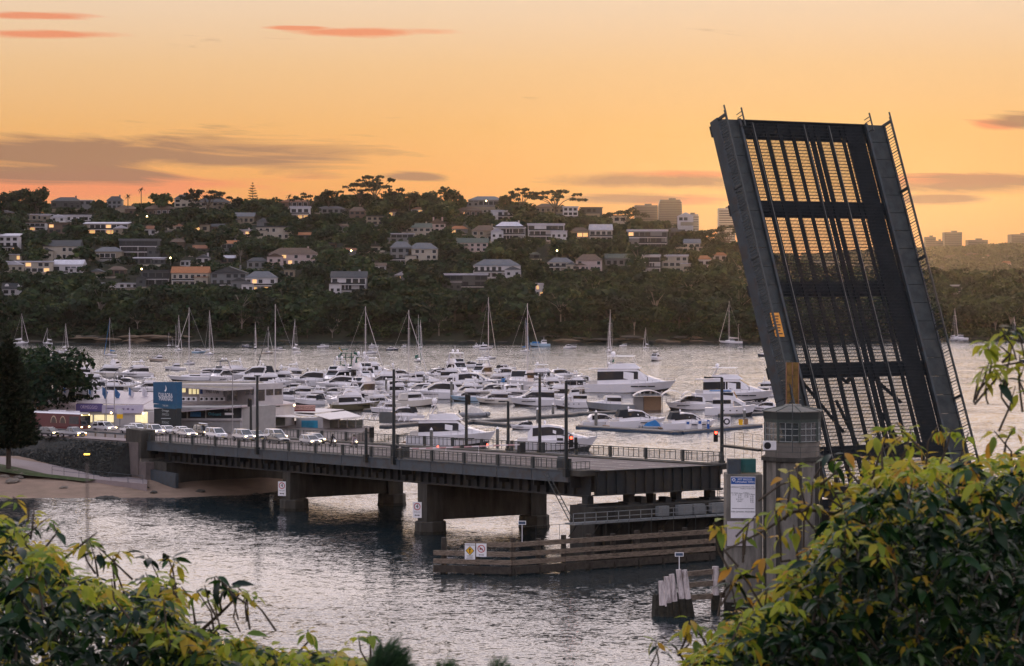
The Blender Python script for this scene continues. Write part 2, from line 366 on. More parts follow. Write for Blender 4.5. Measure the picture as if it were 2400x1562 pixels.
st = bq(steel_d, 'web_stiffener', -1.0, -.9, 1.32, 1.70, -2.74, -1.0)      # the stiffeners of the near girder, one by one
k = 1
while -1.0 - k * 1.95 > TA + 4:
    tk = -1.0 - k * 1.95
    o = st.copy(); C.objects.link(o); o.location = st.location + Vector((U.x * (tk + 1), U.y * (tk + 1), .0273 * (tk + 1))); k += 1
for tk in joints[:-1]:
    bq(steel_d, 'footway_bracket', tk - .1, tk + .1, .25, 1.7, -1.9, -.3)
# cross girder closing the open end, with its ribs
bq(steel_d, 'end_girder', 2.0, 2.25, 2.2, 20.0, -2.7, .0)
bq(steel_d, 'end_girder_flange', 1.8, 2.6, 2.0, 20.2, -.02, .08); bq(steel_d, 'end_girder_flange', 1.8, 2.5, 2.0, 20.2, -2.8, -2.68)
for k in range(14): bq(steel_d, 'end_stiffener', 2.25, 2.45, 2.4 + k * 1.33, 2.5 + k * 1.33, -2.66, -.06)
bq(conc, 'end_kerb', -.6, 2.2, .25, 2.9, -.5, .16); bq(conc, 'end_kerb', -.6, 2.2, 19.4, 22.0, -.5, .16)
for v in (6.1, 9.4, 12.8, 16.0):         # lane lines
    if v in (9.4,): bq(white_line, 'lane_line', TA, 1.8, v, v + .12, -.016, -.012)
    else:
        mb = MB(); t = TA + 1
        while t < 0:
            mb.hexa([bp(t, v, deck(t) - .016), bp(t + 3, v, deck(t + 3) - .016), bp(t + 3, v + .12, deck(t + 3) - .016), bp(t, v + .12, deck(t) - .016)],
                    [bp(t, v, deck(t) - .012), bp(t + 3, v, deck(t + 3) - .012), bp(t + 3, v + .12, deck(t + 3) - .012), bp(t, v + .12, deck(t) - .012)]); t += 6
        mb.build('lane_dashes', white_line, bridge, world=True)
# railings
def railing(v, hgt=1.45, t1=.0):
    bq(railm, 'top_rail', TA, t1, v - .06, v + .06, hgt - .1, hgt); bq(railm, 'mid_rail', TA, t1, v - .03, v + .03, hgt - .30, hgt - .24); bq(railm, 'bottom_rail', TA, t1, v - .03, v + .03, .24, .30)
    pm_ = None
    for tk in joints[:-1]:
        o = bq(railm, 'rail_post', tk - .16, tk + .16, v - .14, v + .14, .12, hgt + .04)
    ba = bq(railm, 'baluster', joints[1] + 1.07, joints[1] + 1.13, v - .035, v + .035, .30, hgt - .1)
    t = joints[1] + 1.1 + PANEL / 7.0
    n = 0
    while True:
        tk = joints[0] - .45 - n * PANEL / 7.0; n += 1
        if tk < TA + .5: break
        if min(abs(tk - j) for j in joints) < .25: continue
        o = ba.copy(); C.objects.link(o); dt = tk - (joints[1] + 1.1); o.location = ba.location + Vector((U.x * dt, U.y * dt, .0273 * dt))
    mb = MB(); t = -48.0                    # fine infill bars on the near half
    while t < t1 - .1:
        z = deck(t); mb.bar(bp(t, v, z + .30), bp(t, v, z + hgt - .30), .028); t += .17
    tag(mb.build('infill_bars', railm, bridge, world=True), kind='stuff')
railing(.2); railing(21.8)
# end returns of the rails and a barrier panel
for v0, v1 in ((.2, 2.6), (19.4, 21.8)):
    mb = MB(); z = deck(0)
    for zz in (1.1, .3): mb.bar(bp(.5, v0, z + zz), bp(.5, v1, z + zz), .07)
    for k in range(5): vv = lerp(v0, v1, k / 4); mb.bar(bp(.5, vv, z + .1), bp(.5, vv, z + 1.1), .06)
    mb.build('end_rail', railm, bridge, world=True)

# abutment block at the land end
ab = thing('bridge_abutment', 'stained concrete abutment block where the bridge meets the stone wall', 'abutment', (*bp(TA, 0, 0).xy, 0))
mb = MB(); mb.hexa([bp(TA - 5.5, -1.0, 4.6), bp(TA + .2, -1.0, 4.6), bp(TA + .2, 1.4, 4.6), bp(TA - 5.5, 1.4, 4.6)], [bp(TA - 5.5, -1.0, 8.9), bp(TA + .2, -1.0, 8.9), bp(TA + .2, 1.4, 8.9), bp(TA - 5.5, 1.4, 8.9)])
mb.build('parapet_block', conc, ab, world=True)
mb = MB(); mb.hexa([bp(TA - 2.2, -.9, 1.5), bp(TA + .1, -.9, 1.5), bp(TA + .1, 22, 1.5), bp(TA - 2.2, 22, 1.5)], [bp(TA - 5.4, -.9, 4.6), bp(TA + .1, -.9, 4.6), bp(TA + .1, 22, 4.6), bp(TA - 5.4, 22, 4.6)])
mb.build('wing_wall', conc_l, ab, world=True)
mb = MB(); mb.hexa([bp(TA + .1, .4, 1.0), bp(TA + 6.5, .4, 1.0), bp(TA + 6.5, 22, 1.0), bp(TA + .1, 22, 1.0)], [bp(TA + .1, .4, 4.3), bp(TA + 6.5, .4, 4.3), bp(TA + 6.5, 22, 4.3), bp(TA + .1, 22, 4.3)])
mb.build('bearing_wall', conc, ab, world=True)
mb = MB(); mb.hexa([bp(TA + 1.5, -.2, .8), bp(TA + 11, -.2, .8), bp(TA + 11, .3, .8), bp(TA + 1.5, .3, .8)], [bp(TA + 1.5, -.2, 3.0), bp(TA + 11, -.2, 3.0), bp(TA + 11, .3, 3.0), bp(TA + 1.5, .3, 3.0)])
mb.build('site_hoarding', steel, ab, world=True)

# river piers
def pier(t, label):
    p = thing('bridge_pier', label, 'pier', (*bp(t, 9, 0).xy, 0), group='bridge piers'); zt = deck(t) - 2.95
    for v in (1.4, 17.0):
        mb = MB(); r8 = lambda r, z, sk=1.0: [tuple(bp(t + r * sk * math.cos(a), v + 1.2 + r * math.sin(a), z)) for a in [math.pi / 8 + k * math.pi / 4 for k in range(8)]]
        mb.loft([r8(2.0, .35), r8(2.0, 1.45), r8(1.85, 1.6)]); mb.build('plinth', conc, p, world=True)
        mb = MB(); mb.loft([r8(2.12, -3.5), r8(2.15, -.2), r8(2.02, .36)]); mb.build('plinth_foot', tide, p, world=True)
        mb = MB(); mb.hexa([bp(t - 1.15, v, 1.58), bp(t + 1.15, v, 1.58), bp(t + 1.15, v + 2.4, 1.58), bp(t - 1.15, v + 2.4, 1.58)], [bp(t - 1.15, v, zt), bp(t + 1.15, v, zt), bp(t + 1.15, v + 2.4, zt), bp(t - 1.15, v + 2.4, zt)])
        mb.build('column', conc, p, world=True)
    mb = MB(); mb.hexa([bp(t - .9, 3.7, 1.75), bp(t + .9, 3.7, 1.75), bp(t + .9, 17.1, 1.75), bp(t - .9, 17.1, 1.75)], [bp(t - .9, 3.7, zt - .05), bp(t + .9, 3.7, zt - .05), bp(t + .9, 17.1, zt - .05), bp(t - .9, 17.1, zt - .05)])
    mb.build('cross_wall', conc, p, world=True)
    mb = MB()
    for v in (1.7, 7.5, 14.2, 20.0): mb.hexa([bp(t - .4, v - .3, zt), bp(t + .4, v - .3, zt), bp(t + .4, v + .4, zt), bp(t - .4, v + .4, zt)], [bp(t - .4, v - .3, zt + .01), bp(t + .4, v - .3, zt + .01), bp(t + .4, v + .4, zt + .01), bp(t - .4, v + .4, zt + .01)])
    return p
T1, T2 = -73.3, -35.7
pier(T1, 'concrete bridge pier nearer the beach, two columns and a cross wall')
pier(T2, 'concrete bridge pier nearer the open end, two columns and a cross wall')

def face(o, x_dir, up=(0, 0, 1)):     # matrix whose xy plane stands upright with text running along x_dir
    x = Vector(x_dir).normalized(); y = Vector(up).normalized(); z = x.cross(y).normalized(); y = z.cross(x)
    M = Matrix((x, y, z)).transposed().to_4x4(); M.translation = Vector(o); return M
def ringmesh(name, r0, r1, m, parent, M, n=28):
    mb = MB(); vs = []
    for k in range(n):
        a = 2 * math.pi * k / n; vs += [M @ Vector((r0 * math.cos(a), r0 * math.sin(a), 0)), M @ Vector((r1 * math.cos(a), r1 * math.sin(a), 0))]
    fs = [(2 * k, 2 * k + 1, (2 * k + 3) % (2 * n), (2 * k + 2) % (2 * n)) for k in range(n)]
    return mb.add(vs, fs).build(name, m, parent)
def flat(name, pts, m, parent, M):
    return MB().sheet([M @ Vector((x, y, 0)) for x, y in pts]).build(name, m, parent)
def board(name, label, cat, o, x_dir, w, h, m, thick=.06, group=None):   # an upright board; returns root and its front matrix (local)
    t = thing(name, label, cat, o, 0, group); M = face((0, 0, 0), x_dir)
    mb = MB(); mb.box((0, 0, -thick / 2), (w, h, thick), M=M); mb.build('board', m, t)
    M2 = M.copy(); M2.translation = M.to_3x3() @ Vector((0, 0, .012)); return t, M2
XD = (U.x, U.y, 0)
def speed_sign(t, label):
    v = 1.36
    r_, M = board('speed_sign', label, 'sign', bp(t - .6, v - .35, 3.0), (.93, -.37, 0), 1.2, 2.0, white, group='signs with a red-ringed 4')
    ringmesh('ring', .36, .46, signred, r_, M @ Matrix.Translation((0, .42, 0)))
    text('numeral', '4', black, r_, .78, M @ Matrix.Translation((0, .42, .004)))
    text('lettering', 'SPEED LIMIT', black, r_, .17, M @ Matrix.Translation((0, -.28, .004)))
    flat('arrow', [(-.36, -.68), (-.2, -.56), (-.2, -.64), (.2, -.64), (.2, -.56), (.36, -.68), (.2, -.80), (.2, -.72), (-.2, -.72), (-.2, -.80)], black, r_, M @ Matrix.Translation((0, 0, .004)))
speed_sign(T1, 'white sign with a red-ringed 4 on the pier nearer the beach'); speed_sign(T2, 'white sign with a red-ringed 4 on the pier nearer the open end')

# the pier that carries the open end, with its service walkway
steel_l = mat('galvanised_rail', (.16, .17, .17), .5, var=.2)
rp = thing('rest_pier', 'dark concrete pier under the open bridge end with a railed service walkway', 'pier', (*bp(3, 10, 0).xy, 0))
def rb(name, t0, t1, v0, v1, z0, z1, m, parent=rp):
    mb = MB(); mb.hexa([bp(t0, v0, z0), bp(t1, v0, z0), bp(t1, v1, z0), bp(t0, v1, z0)], [bp(t0, v0, z1), bp(t1, v0, z1), bp(t1, v1, z1), bp(t0, v1, z1)]); return mb.build(name, m, parent, world=True)
darkc = mat('blackened_concrete', (.030, .029, .025), .9, var=.45, scale=.8, stretch=(1.4, 1.4, .3), bump=.4, bscale=4)
rb('pier_shaft', -1.5, 3.6, 1.2, 19.8, .9, 6.3, darkc); rb('pier_foot', -2.2, 4.2, .6, 20.4, -3.5, .9, tide)
for k in range(5): rb('shaft_rib', 3.6, 3.95, 2.2 + k * 3.9, 2.9 + k * 3.9, .95, 4.6, darkc)
for v in (1.9, 7.6, 14.3, 19.2):
    rb('bearing', .4, 1.6, v - .3, v + .5, 6.3, deck(1) - 2.95, steel_d); rb('bearing_base', .0, 2.0, v - .7, v + .9, 6.3, 6.55, steel_d)
rb('lock_machinery', .3, 1.8, 8.9, 9.7, 6.3, 7.1, steel_d); rb('lock_machinery', .3, 1.8, 10.6, 11.0, 6.3, 7.4, steel_d); rb('lock_machinery', .3, 1.8, 12.4, 13.2, 6.3, 6.9, steel_d)
rb('walkway', 3.9, 5.6, -3.0, 21.5, 4.75, 4.9, steel_l)
for hz in (5.45, 6.0):
    rb('walkway_rail', 5.5, 5.58, -3.0, 21.5, hz, hz + .09, steel_l)
for k in range(17): rb('walkway_post', 5.49, 5.57, -3.0 + k * 1.53, -2.92 + k * 1.53, 4.9, 6.06, steel_l)
for k in range(8):
    mb = MB(); v = -2.5 + k * 3.2; mb.bar(bp(5.4, v, 4.75), bp(3.9, v, 3.3), .12); mb.build('walkway_bracket', steel_d, rp, world=True)
for v, w in ((9.6, 1.5), (12.4, 2.0), (14.6, 1.6), (17.2, 2.1)):
    rb('switch_cabinet', 3.65, 4.3, v, v + w, 5.0, 6.15, steel_l)
mb = MB()
for dv in (0, .55): mb.bar(bp(3.2, -1.9 + dv, 4.9), bp(-1.0, -2.6 + dv, deck(0) - .2), .08)
for k in range(14): mb.bar(bp(lerp(3.2, -1, k / 13), lerp(-1.9, -2.6, k / 13), lerp(4.9, deck(0) - .2, k / 13)), bp(lerp(3.2, -1, k / 13), lerp(-1.9, -2.6, k / 13) + .55, lerp(4.9, deck(0) - .2, k / 13)), .05)
mb.build('ladder', railm, rp, world=True)
rb('hanging_gantry', -1.5, 1.2, 20.2, 22.6, deck(0) - 4.1, deck(0) - 3.95, steel_d)
mb = MB()
for t_, v_ in ((-1.4, 22.5), (1.1, 22.5), (1.1, 20.4)): mb.bar(bp(t_, v_, deck(0) - 4.0), bp(t_, v_, deck(0) - .5), .06)
for z_ in (-3.4, -2.9, -2.3): mb.bar(bp(-1.4, 22.5, deck(0) + z_), bp(1.1, 22.5, deck(0) + z_), .05); mb.bar(bp(1.1, 20.4, deck(0) + z_), bp(1.1, 22.5, deck(0) + z_), .05)
mb.build('gantry_frame', railm, rp, world=True)

# timber fender in front of it
timber = mat('weathered_timber', (.20, .155, .115), .9, var=.45, scale=2.5, stretch=(1, 1, 5), dirt=(.035, .03, .024), dscale=1.2, bump=.5, bscale=10)
pile_m = mat('dark_pile', (.05, .042, .034), .9, var=.4, scale=2, bump=.6)
K0 = Vector((0, 279.0)); KE = K0 + V * 27.5; KL = Vector((-8.6, 280.9))
fd = thing('timber_fender', 'weathered timber rail fender on piles, bending round the bridge end', 'fender', (K0.x, K0.y, 0))
for z0, m_ in ((3.15, timber), (2.1, timber), (1.2, timber), (.35, pile_m)):
    for p, q in ((KL, K0), (K0, KE)):
        d = (q - p); n = 1 if p is KL else 4
        for k in range(n):
            a = p + d * (k / n); b = p + d * ((k + 1) / n) - d.normalized() * .03
            if z0 > 3 and p is KL and k == 0: a = p + d * .42
            mb = MB(); mb.bar((a.x, a.y, z0 + .2), (b.x, b.y, z0 + .2), .28, .52 if z0 > 1 else .8); mb.build('fender_rail', m_, fd, world=True)
pts = [KL + (K0 - KL) * f for f in (.12, .55)] + [K0] + [K0 + V * (3.3 * k) for k in range(1, 9)]
for p in pts:
    mb = MB(); mb.tube((p.x + .1, p.y + .34, -3), (p.x + .1, p.y + .34, 4.0 + random.uniform(-.2, .25)), .34, .30, 9); mb.build('pile', pile_m, fd, world=True)
for p in pts: MB().tube((p.x + .1, p.y + .34, -3), (p.x + .1, p.y + .34, .75), .52, .40, 9).build('mussel_growth', tide, fd, world=True)
# handrail posts along the fender
mb = MB()
for k in range(9):
    p = K0 + V * (3.1 * k); mb.bar((p.x, p.y + .6, 3.4), (p.x, p.y + .6, 5.2), .05)
a = K0; b = K0 + V * 24.8; mb.bar((a.x, a.y + .6, 5.2), (b.x, b.y + .6, 5.2), .04); mb.build('handrail', railm, fd, world=True)
nm = mat('nameplate_blue', (.05, .08, .13), .5, var=.1)
o = wat(1212, 1348); n1, M = board('channel_marker', 'small blue marker board on a post above the timber fender', 'sign', (1.1, 279.6, 5.7), (1, 0, 0), .85, .42, white, group='channel marker boards')
flat('plate', [(-.36, -.15), (.36, -.15), (.36, .15), (-.36, .15)], nm, n1, M); mb = MB(); mb.bar((0, .05, -.2), (0, .05, -2.4), .07); mb.build('post', white, n1)
# warning boards on the fender
w1, M = board('warning_sign', 'white warning board with yellow diamond on the timber fender', 'sign', (-4.6, 279.8, 2.55), (1, -.2, 0), 1.15, 1.75, white)
text('lettering', 'WARNING', black, w1, .24, M @ Matrix.Translation((0, .70, .004)))
flat('diamond', [(0, -.42), (.50, .08), (0, .58), (-.50, .08)], black, w1, M @ Matrix.Translation((0, 0, .004)))
flat('diamond_face', [(0, -.36), (.42, .08), (0, .52), (-.42, .08)], signyel, w1, M @ Matrix.Translation((0, 0, .008)))
flat('symbol', [(-.05, -.18), (.05, -.18), (.05, .2), (.14, .2), (0, .38), (-.14, .2), (-.05, .2)], black, w1, M @ Matrix.Translation((0, 0, .012)))
text('lettering', 'NARROW\nCHANNEL\nKEEP RIGHT', black, w1, .15, M @ Matrix.Translation((0, -.62, .004)))
w2, M = board('warning_sign', 'pale prohibition board with a red ring on the timber fender', 'sign', (-3.35, 279.55, 2.72), (1, -.2, 0), 1.15, 1.45, white)
ringmesh('ring', .34, .42, signred, w2, M @ Matrix.Translation((0, .15, .004))); flat('slash', [(-.32, .43), (-.25, .47), (.32, -.13), (.25, -.17)], signred, w2, M @ Matrix.Translation((0, 0, .010)))
flat('arrow', [(-.3, -.52), (-.18, -.44), (-.18, -.49), (.18, -.49), (.18, -.44), (.3, -.52), (.18, -.60), (.18, -.55), (-.18, -.55), (-.18, -.60)], black, w2, M @ Matrix.Translation((0, 0, .004)))
flat('symbol', [(-.2, .05), (.2, .05), (.1, .2), (-.05, .22), (-.12, .3), (-.16, .2)], black, w2, M @ Matrix.Translation((0, 0, .004)))

# ------------------------------------------------------------------ the raised span
TP = 42.8; ZP = 11.4; TH = R(69); L = 40.5; LW = 22.9
leaf = thing('raised_span', 'raised steel opening span of the bridge, open grating deck seen against the sky', 'bridge span', (*bp(TP, 0, ZP),))
du = Vector((-U.x * math.cos(TH), -U.y * math.cos(TH), math.sin(TH))); dv = Vector((V.x, V.y, 0)); dn = Vector((U.x * math.sin(TH), U.y * math.sin(TH), math.cos(TH)))
def lp(l, v, n): return du * l + dv * v + dn * n
def lb(m, name, l0, l1, v0, v1, n0, n1, parent=None):
    mb = MB(); mb.hexa([lp(l0, v0, n0), lp(l1, v0, n0), lp(l1, v1, n0), lp(l0, v1, n0)], [lp(l0, v0, n1), lp(l1, v0, n1), lp(l1, v1, n1), lp(l0, v1, n1)]); return mb.build(name, m, parent or leaf)
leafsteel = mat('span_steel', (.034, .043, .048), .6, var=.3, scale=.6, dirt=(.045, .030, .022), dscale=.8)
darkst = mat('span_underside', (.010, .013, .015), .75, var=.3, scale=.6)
for k in range(4):
    a, b = -1 + k * 10.4, -1 + (k + 1) * 10.4 - .04
    lb(leafsteel, 'fascia_panel', a, b, 0, .22, -1.25, .1); lb(leafsteel, 'fascia_panel', a, b, LW - .22, LW, -1.25, .1)
slab = mat('span_footway', (.028, .034, .034), .7, var=.4, scale=.9, dirt=(.05, .05, .045), dscale=.7)
for v0, v1 in ((.25, 2.7), (20.3, LW - .25)):
    for k in range(20): lb(slab, 'footway_plate', -1 + k * 2.075, -1 + (k + 1) * 2.075 - .05, v0, v1, -.12, 0)
lb(leafsteel, 'kerb', -1, L, 2.72, 3.0, -.4, .28); lb(leafsteel, 'kerb', -1, L, 20.0, 20.28, -.4, .28)
for k in range(5):       # cross girders behind the deck
    l = .8 + k * 9.0; l = L - l
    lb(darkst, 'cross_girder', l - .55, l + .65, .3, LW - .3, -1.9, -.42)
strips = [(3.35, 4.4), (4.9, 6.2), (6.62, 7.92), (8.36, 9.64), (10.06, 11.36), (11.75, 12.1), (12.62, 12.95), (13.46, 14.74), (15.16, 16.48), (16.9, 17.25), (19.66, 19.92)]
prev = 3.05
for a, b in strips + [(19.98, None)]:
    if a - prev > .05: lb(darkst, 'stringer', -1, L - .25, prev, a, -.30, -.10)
    prev = b
mb = MB(); v = 3.1
while v < 19.95:         # longitudinal grating bars
    q = [lp(-1, v, -.04), lp(-1, v + .042, -.045), lp(-1, v + .042, 0), lp(-1, v, 0)]; mb.hexa(q, [p + du * (L + 1) for p in q]); v += .175
l = -1.0
while l < L:
    q = [lp(l, 3.02, -.07), lp(l, 19.98, -.07), lp(l, 19.98, -.02), lp(l, 3.02, -.02)]; mb.hexa(q, [p + du * .075 for p in q]); l += .37
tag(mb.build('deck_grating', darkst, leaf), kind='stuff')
lb(darkst, 'tip_plate', L - .12, L, 2.9, 20.1, -1.0, .03)
for vv in (4.62, 11.52, 14.95): lb(mat('worn_line', (.10, .10, .09), .8, var=.4, scale=2), 'lane_line', -1, L - .3, vv, vv + .10, .004, .009)
# diagonal bracing low on the span
for a, b in (((6, 7.9), (12.6, 3.4)), ((0.5, 10.5), (9.5, 7.9)), ((13.0, 12.4), (9.0, 16.5)), ((2.0, 5.5), (5.8, 3.2)), ((11.4, 9.9), (12.8, 8.2)), ((11.4, 9.9), (12.8, 11.6)), ((1.0, 16.8), (9.0, 13.0))):
    mb = MB(); mb.bar(lp(a[0], a[1], -1.2), lp(b[0], b[1], -1.2), .3); mb.build('brace', darkst, leaf)
for v, fine in ((.2, True), (LW - .2, True)):
    lb(railm, 'top_rail', -1, L + .9, v - .07, v + .07, 1.38, 1.5); lb(railm, 'second_rail', -1, L + .4, v - .03, v + .03, 1.22, 1.27)
    for k in range(6):
        l = L - .1 - k * 7.9; lb(railm, 'rail_post', l - .13, l + .13, v - .1, v + .1, .1, 1.4)
    mb = MB(); l = -1.0; j = 0
    while l < L: mb.bar(lp(l, v, 0.05), lp(l, v, 1.38), .045 if j % 5 else .09); l += .33; j += 1
    tag(mb.build('rail_bars', railm, leaf), kind='stuff')
for v in (2.75, 20.2):    # inner kerb rails, standing past the tip
    lb(railm, 'end_rail', L - 1.2, L + .9, v - .05, v + .05, .95, 1.1)
    mb = MB()
    for l, n in ((L + .1, .7), (L + .5, .95)): mb.bar(lp(L - 1, v, 0), lp(L - 1, v, 1.05), .06); mb.bar(lp(l, v, .0), lp(l, v, 1.05), .07)
    mb.build('end_stay', railm, leaf)
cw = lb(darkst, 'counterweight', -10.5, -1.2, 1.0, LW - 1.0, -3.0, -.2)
sy = thing('span_notice', 'orange notice board fixed to the near footway of the raised span', 'sign', bp(TP, 0, ZP) + lp(17.4, 1.5, .05))
my = mat('notice_orange', (.62, .26, .03), .5, var=.12, scale=3)
MM = Matrix((dv, du, dn)).transposed().to_4x4()
mb = MB(); mb.box((0, 0, .03), (1.15, 2.6, .05), M=MM); mb.build('board', my, sy)
for k in range(7):
    flat('text_line', [(-.42, 1.0 - k * .32), (.42 - .1 * (k % 3), 1.0 - k * .32), (.42 - .1 * (k % 3), .88 - k * .32), (-.42, .88 - k * .32)], black, sy, MM @ Matrix.Translation((0, 0, .06)))

# ------------------------------------------------------------------ control tower
GT = thing('control_tower', 'octagonal concrete bridge control tower with a windowed cabin and pitched roof', 'tower', (27.4, 250.0, 0))
S8 = lambda r, z, cx=27.4, cy=250.0, a0=R(8): [(cx + r * math.cos(a0 + k * math.pi / 4), cy + r * math.sin(a0 + k * math.pi / 4), z) for k in range(8)]
trim = mat('tower_green_trim', (.05, .062, .052), .6, var=.25, scale=2)
render_ = mat('tower_render', (.15, .135, .115), .85, var=.2, scale=1.2, dirt=(.11, .10, .08), dscale=.8, bump=.2)
roofm = mat('copper_roof', (.15, .14, .12), .6, var=.3, scale=1.2, dirt=(.07, .085, .075), dscale=1.0)
def ZT(y): return H - (y - HY) / 24.0
zs = {k: ZT(v) for k, v in dict(ledge0=1078, ledge1=1069, wall1=1034, win1=988, eave0=984, eave1=964, apex=949).items()}
for k in range(8):
    a = S8(2.75, 0)[k]; b = S8(2.75, 0)[(k + 1) % 8]
    mb = MB(); mb.hexa([(a[0], a[1], -1), (b[0], b[1], -1), (27.4 + (b[0] - 27.4) * .8, 250 + (b[1] - 250) * .8, -1), (27.4 + (a[0] - 27.4) * .8, 250 + (a[1] - 250) * .8, -1)],
                       [(a[0], a[1], zs['ledge0']), (b[0], b[1], zs['ledge0']), (27.4 + (b[0] - 27.4) * .8, 250 + (b[1] - 250) * .8, zs['ledge0']), (27.4 + (a[0] - 27.4) * .8, 250 + (a[1] - 250) * .8, zs['ledge0'])]); mb.build('shaft_panel', conc_l, GT, world=True)
    mb = MB(); mb.bar((a[0], a[1], -1), (a[0], a[1], zs['ledge0'] - .02), .38); mb.build('shaft_pilaster', conc, GT, world=True)
MB().loft([S8(3.15, zs['ledge0']), S8(3.15, zs['ledge1'])]).build('ledge', conc, GT, world=True)
MB().loft([S8(2.70, zs['ledge1']), S8(2.70, zs['wall1'])]).build('cabin_wall', render_, GT, world=True)
MB().loft([S8(2.8, zs['wall1']), S8(2.8, zs['wall1'] + .08)]).build('sill', trim, GT, world=True)
MB().loft([S8(2.84, zs['win1']), S8(2.86, zs['eave0'] + .15)]).build('lintel', trim, GT, world=True)
MB().loft([S8(2.9, zs['eave0'] + .15), S8(2.95, zs['eave1'])]).build('eave', mat('dark_eave', (.03, .034, .030), .7), GT, world=True)
glass = mat('dark_glass', (.012, .015, .018), .06, spec=.8, var=.05)
glass_c = mat('clear_pane', (.05, .06, .06), .03, spec=.9, var=.05, alpha=.72)
for k in range(8):
    a = Vector(S8(2.74, 0)[k]).xy; b = Vector(S8(2.74, 0)[(k + 1) % 8]).xy; z0, z1 = zs['wall1'] + .08, zs['win1']
    mb = MB(); mb.bar((a.x, a.y, z0), (a.x, a.y, z1), .22); mb.build('corner_post', trim, GT, world=True)
    for j in range(3):
        for i in range(3):
            p, q = a.lerp(b, .05 + .3 * i), a.lerp(b, .05 + .3 * i + .28); h0, h1 = lerp(z0, z1, j / 3) + .03, lerp(z0, z1, (j + 1) / 3) - .03
            pane = MB().add([(p.x, p.y, h0), (q.x, q.y, h0), (q.x, q.y, h1), (p.x, p.y, h1)], [(0, 1, 2, 3)]).build('pane', glass_c, GT, world=True)
    fr = MB(); off = ((a + b) / 2 - Vector((27.4, 250))).normalized() * .03
    for j in range(4): z = lerp(z0, z1, j / 3); p, q = a + off, b + off; fr.bar((p.x, p.y, z), (q.x, q.y, z), .06)
    for i in range(4): p = a.lerp(b, .04 + .307 * i) + off; fr.bar((p.x, p.y, z0), (p.x, p.y, z1), .06)
    fr.build('window_frame', mat('frame_grey', (.28, .29, .27), .5), GT, world=True)
    r0, r1 = S8(3.06, zs['eave1']), S8(1.0, zs['apex'] - .2); p, q = r0[k], r0[(k + 1) % 8]; r_, s_ = r1[(k + 1) % 8], r1[k]
    mb = MB(); up = Vector((0, 0, .09)); pts4 = [Vector(x) for x in (p, q, r_, s_)]; mb.hexa(pts4, [x + up for x in pts4]); mb.build('roof_panel', roofm, GT, world=True)
    mb = MB(); mb.bar(Vector(p) + up, Vector(s_) + up, .10); mb.build('roof_hip', trim, GT, world=True)
MB().loft([S8(1.03, zs['apex'] - .2), S8(.8, zs['apex'] + .05)]).build('roof_cap', roofm, GT, world=True)
MB().loft([S8(2.5, zs['wall1'] - .6), S8(2.5, zs['wall1'] - .4)]).build('cabin_floor', render_, GT, world=True)
MB().box((27.6, 250.6, zs['wall1'] + .3), (2.0, .7, 1.2)).build('desk', mat('desk_grey', (.12, .12, .12)), GT, world=True)
# rail round the ledge
mb = MB()
for z in (.55, 1.05):
    r_ = S8(3.1, zs['ledge1'] + z)
    for k in range(8): mb.bar(r_[k], r_[(k + 1) % 8], .035)
for p in S8(3.1, zs['ledge1']): mb.bar(p, (p[0], p[1], p[2] + 1.05), .04)
mb.build('ledge_rail', railm, GT, world=True)
ac = thing('air_conditioner', 'white outdoor air conditioner unit on the control tower ledge', 'air conditioner', (px(1803, 1055, 24.3) + Vector((0, -.3, 0)))[:])
acw = mat('ac_white', (.60, .58, .57), .5, var=.05)
MB().box((0, 0, .45), (1.25, .45, .85)).build('case', acw, ac)
fan = MB(); fan.tube((-.22, -.235, .45), (-.22, -.25, .45), .34, n=18); fan.build('fan_grille', black, ac)
cp = mat('rusty_copper_panel', (.20, .115, .028), .6, var=.45, scale=1.4, dirt=(.055, .035, .018), dscale=1.2)
cf = thing('raised_barrier', 'rust-brown framed barrier panel standing upright behind the tower roof', 'barrier', px(1857, 990, 23.2)[:])
MB().box((0, 0, 3.2), (1.25, .12, 5.6)).build('panel', cp, cf)
for dx in (-.62, .62, 0): MB().box((dx, -.1, 3.2), (.09, .12, 5.65)).build('frame_bar', mat('copper_frame', (.24, .12, .07), .5, var=.3), cf)
for dz in (.42, 1.9, 3.2, 4.6, 6.0): MB().box((0, -.08, dz), (1.2, .08, .07)).build('frame_bar', cp, cf)
an = thing('antenna_mast', 'thin antenna pole with a crossbar in front of the control tower', 'antenna', px(1855, 1065, 24.7)[:])
mb = MB(); mb.tube((0, -.9, .2), (0, -.9, 7.6), .05, .03, 6); mb.build('pole', railm, an); MB().bar((-.95, -.9, 5.2), (.4, -.9, 5.2), .03).build('crossbar', railm, an)
# approach wall with the opening-times board
AW = thing('approach_wall', 'pale concrete approach wall below the control tower, carrying the times board', 'wall', px(1735, 1424, 23.8)[:])
zw = lambda y: H - (y - HY) / 23.9
x0, x1 = (1702 - CX) / 23.9, (1786 - CX) / 23.9
pb = zw(1424)
MB().hexa([(x0, 251, -3), (x1, 250.4, -3), (x1, 254, -3), (x0, 254, -3)], [(x0, 251, zw(1112)), (x1, 250.4, zw(1112)), (x1, 254, zw(1112)), (x0, 254, zw(1112))]).build('wall', conc_l, AW, world=True)
MB().hexa([(x0 - .15, 250.8, -3), (x1 + .1, 250.2, -3), (x1, 254, -3), (x0, 254, -3)], [(x0 - .15, 250.8, .7), (x1 + .1, 250.2, .7), (x1, 254, .7), (x0, 254, .7)]).build('wall_foot', tide, AW, world=True)
MB().box(((1722 - CX) / 23.9, 252.2, zw(1096)), (1.25, 1.6, 1.6)).build('plant_box', steel, AW, world=True)
MB().box(((1756 - CX) / 23.9, 252.6, zw(1094)), (1.5, 1.2, 1.35)).build('plant_box', mat('plant_teal', (.03, .12, .11), .6), AW, world=True)
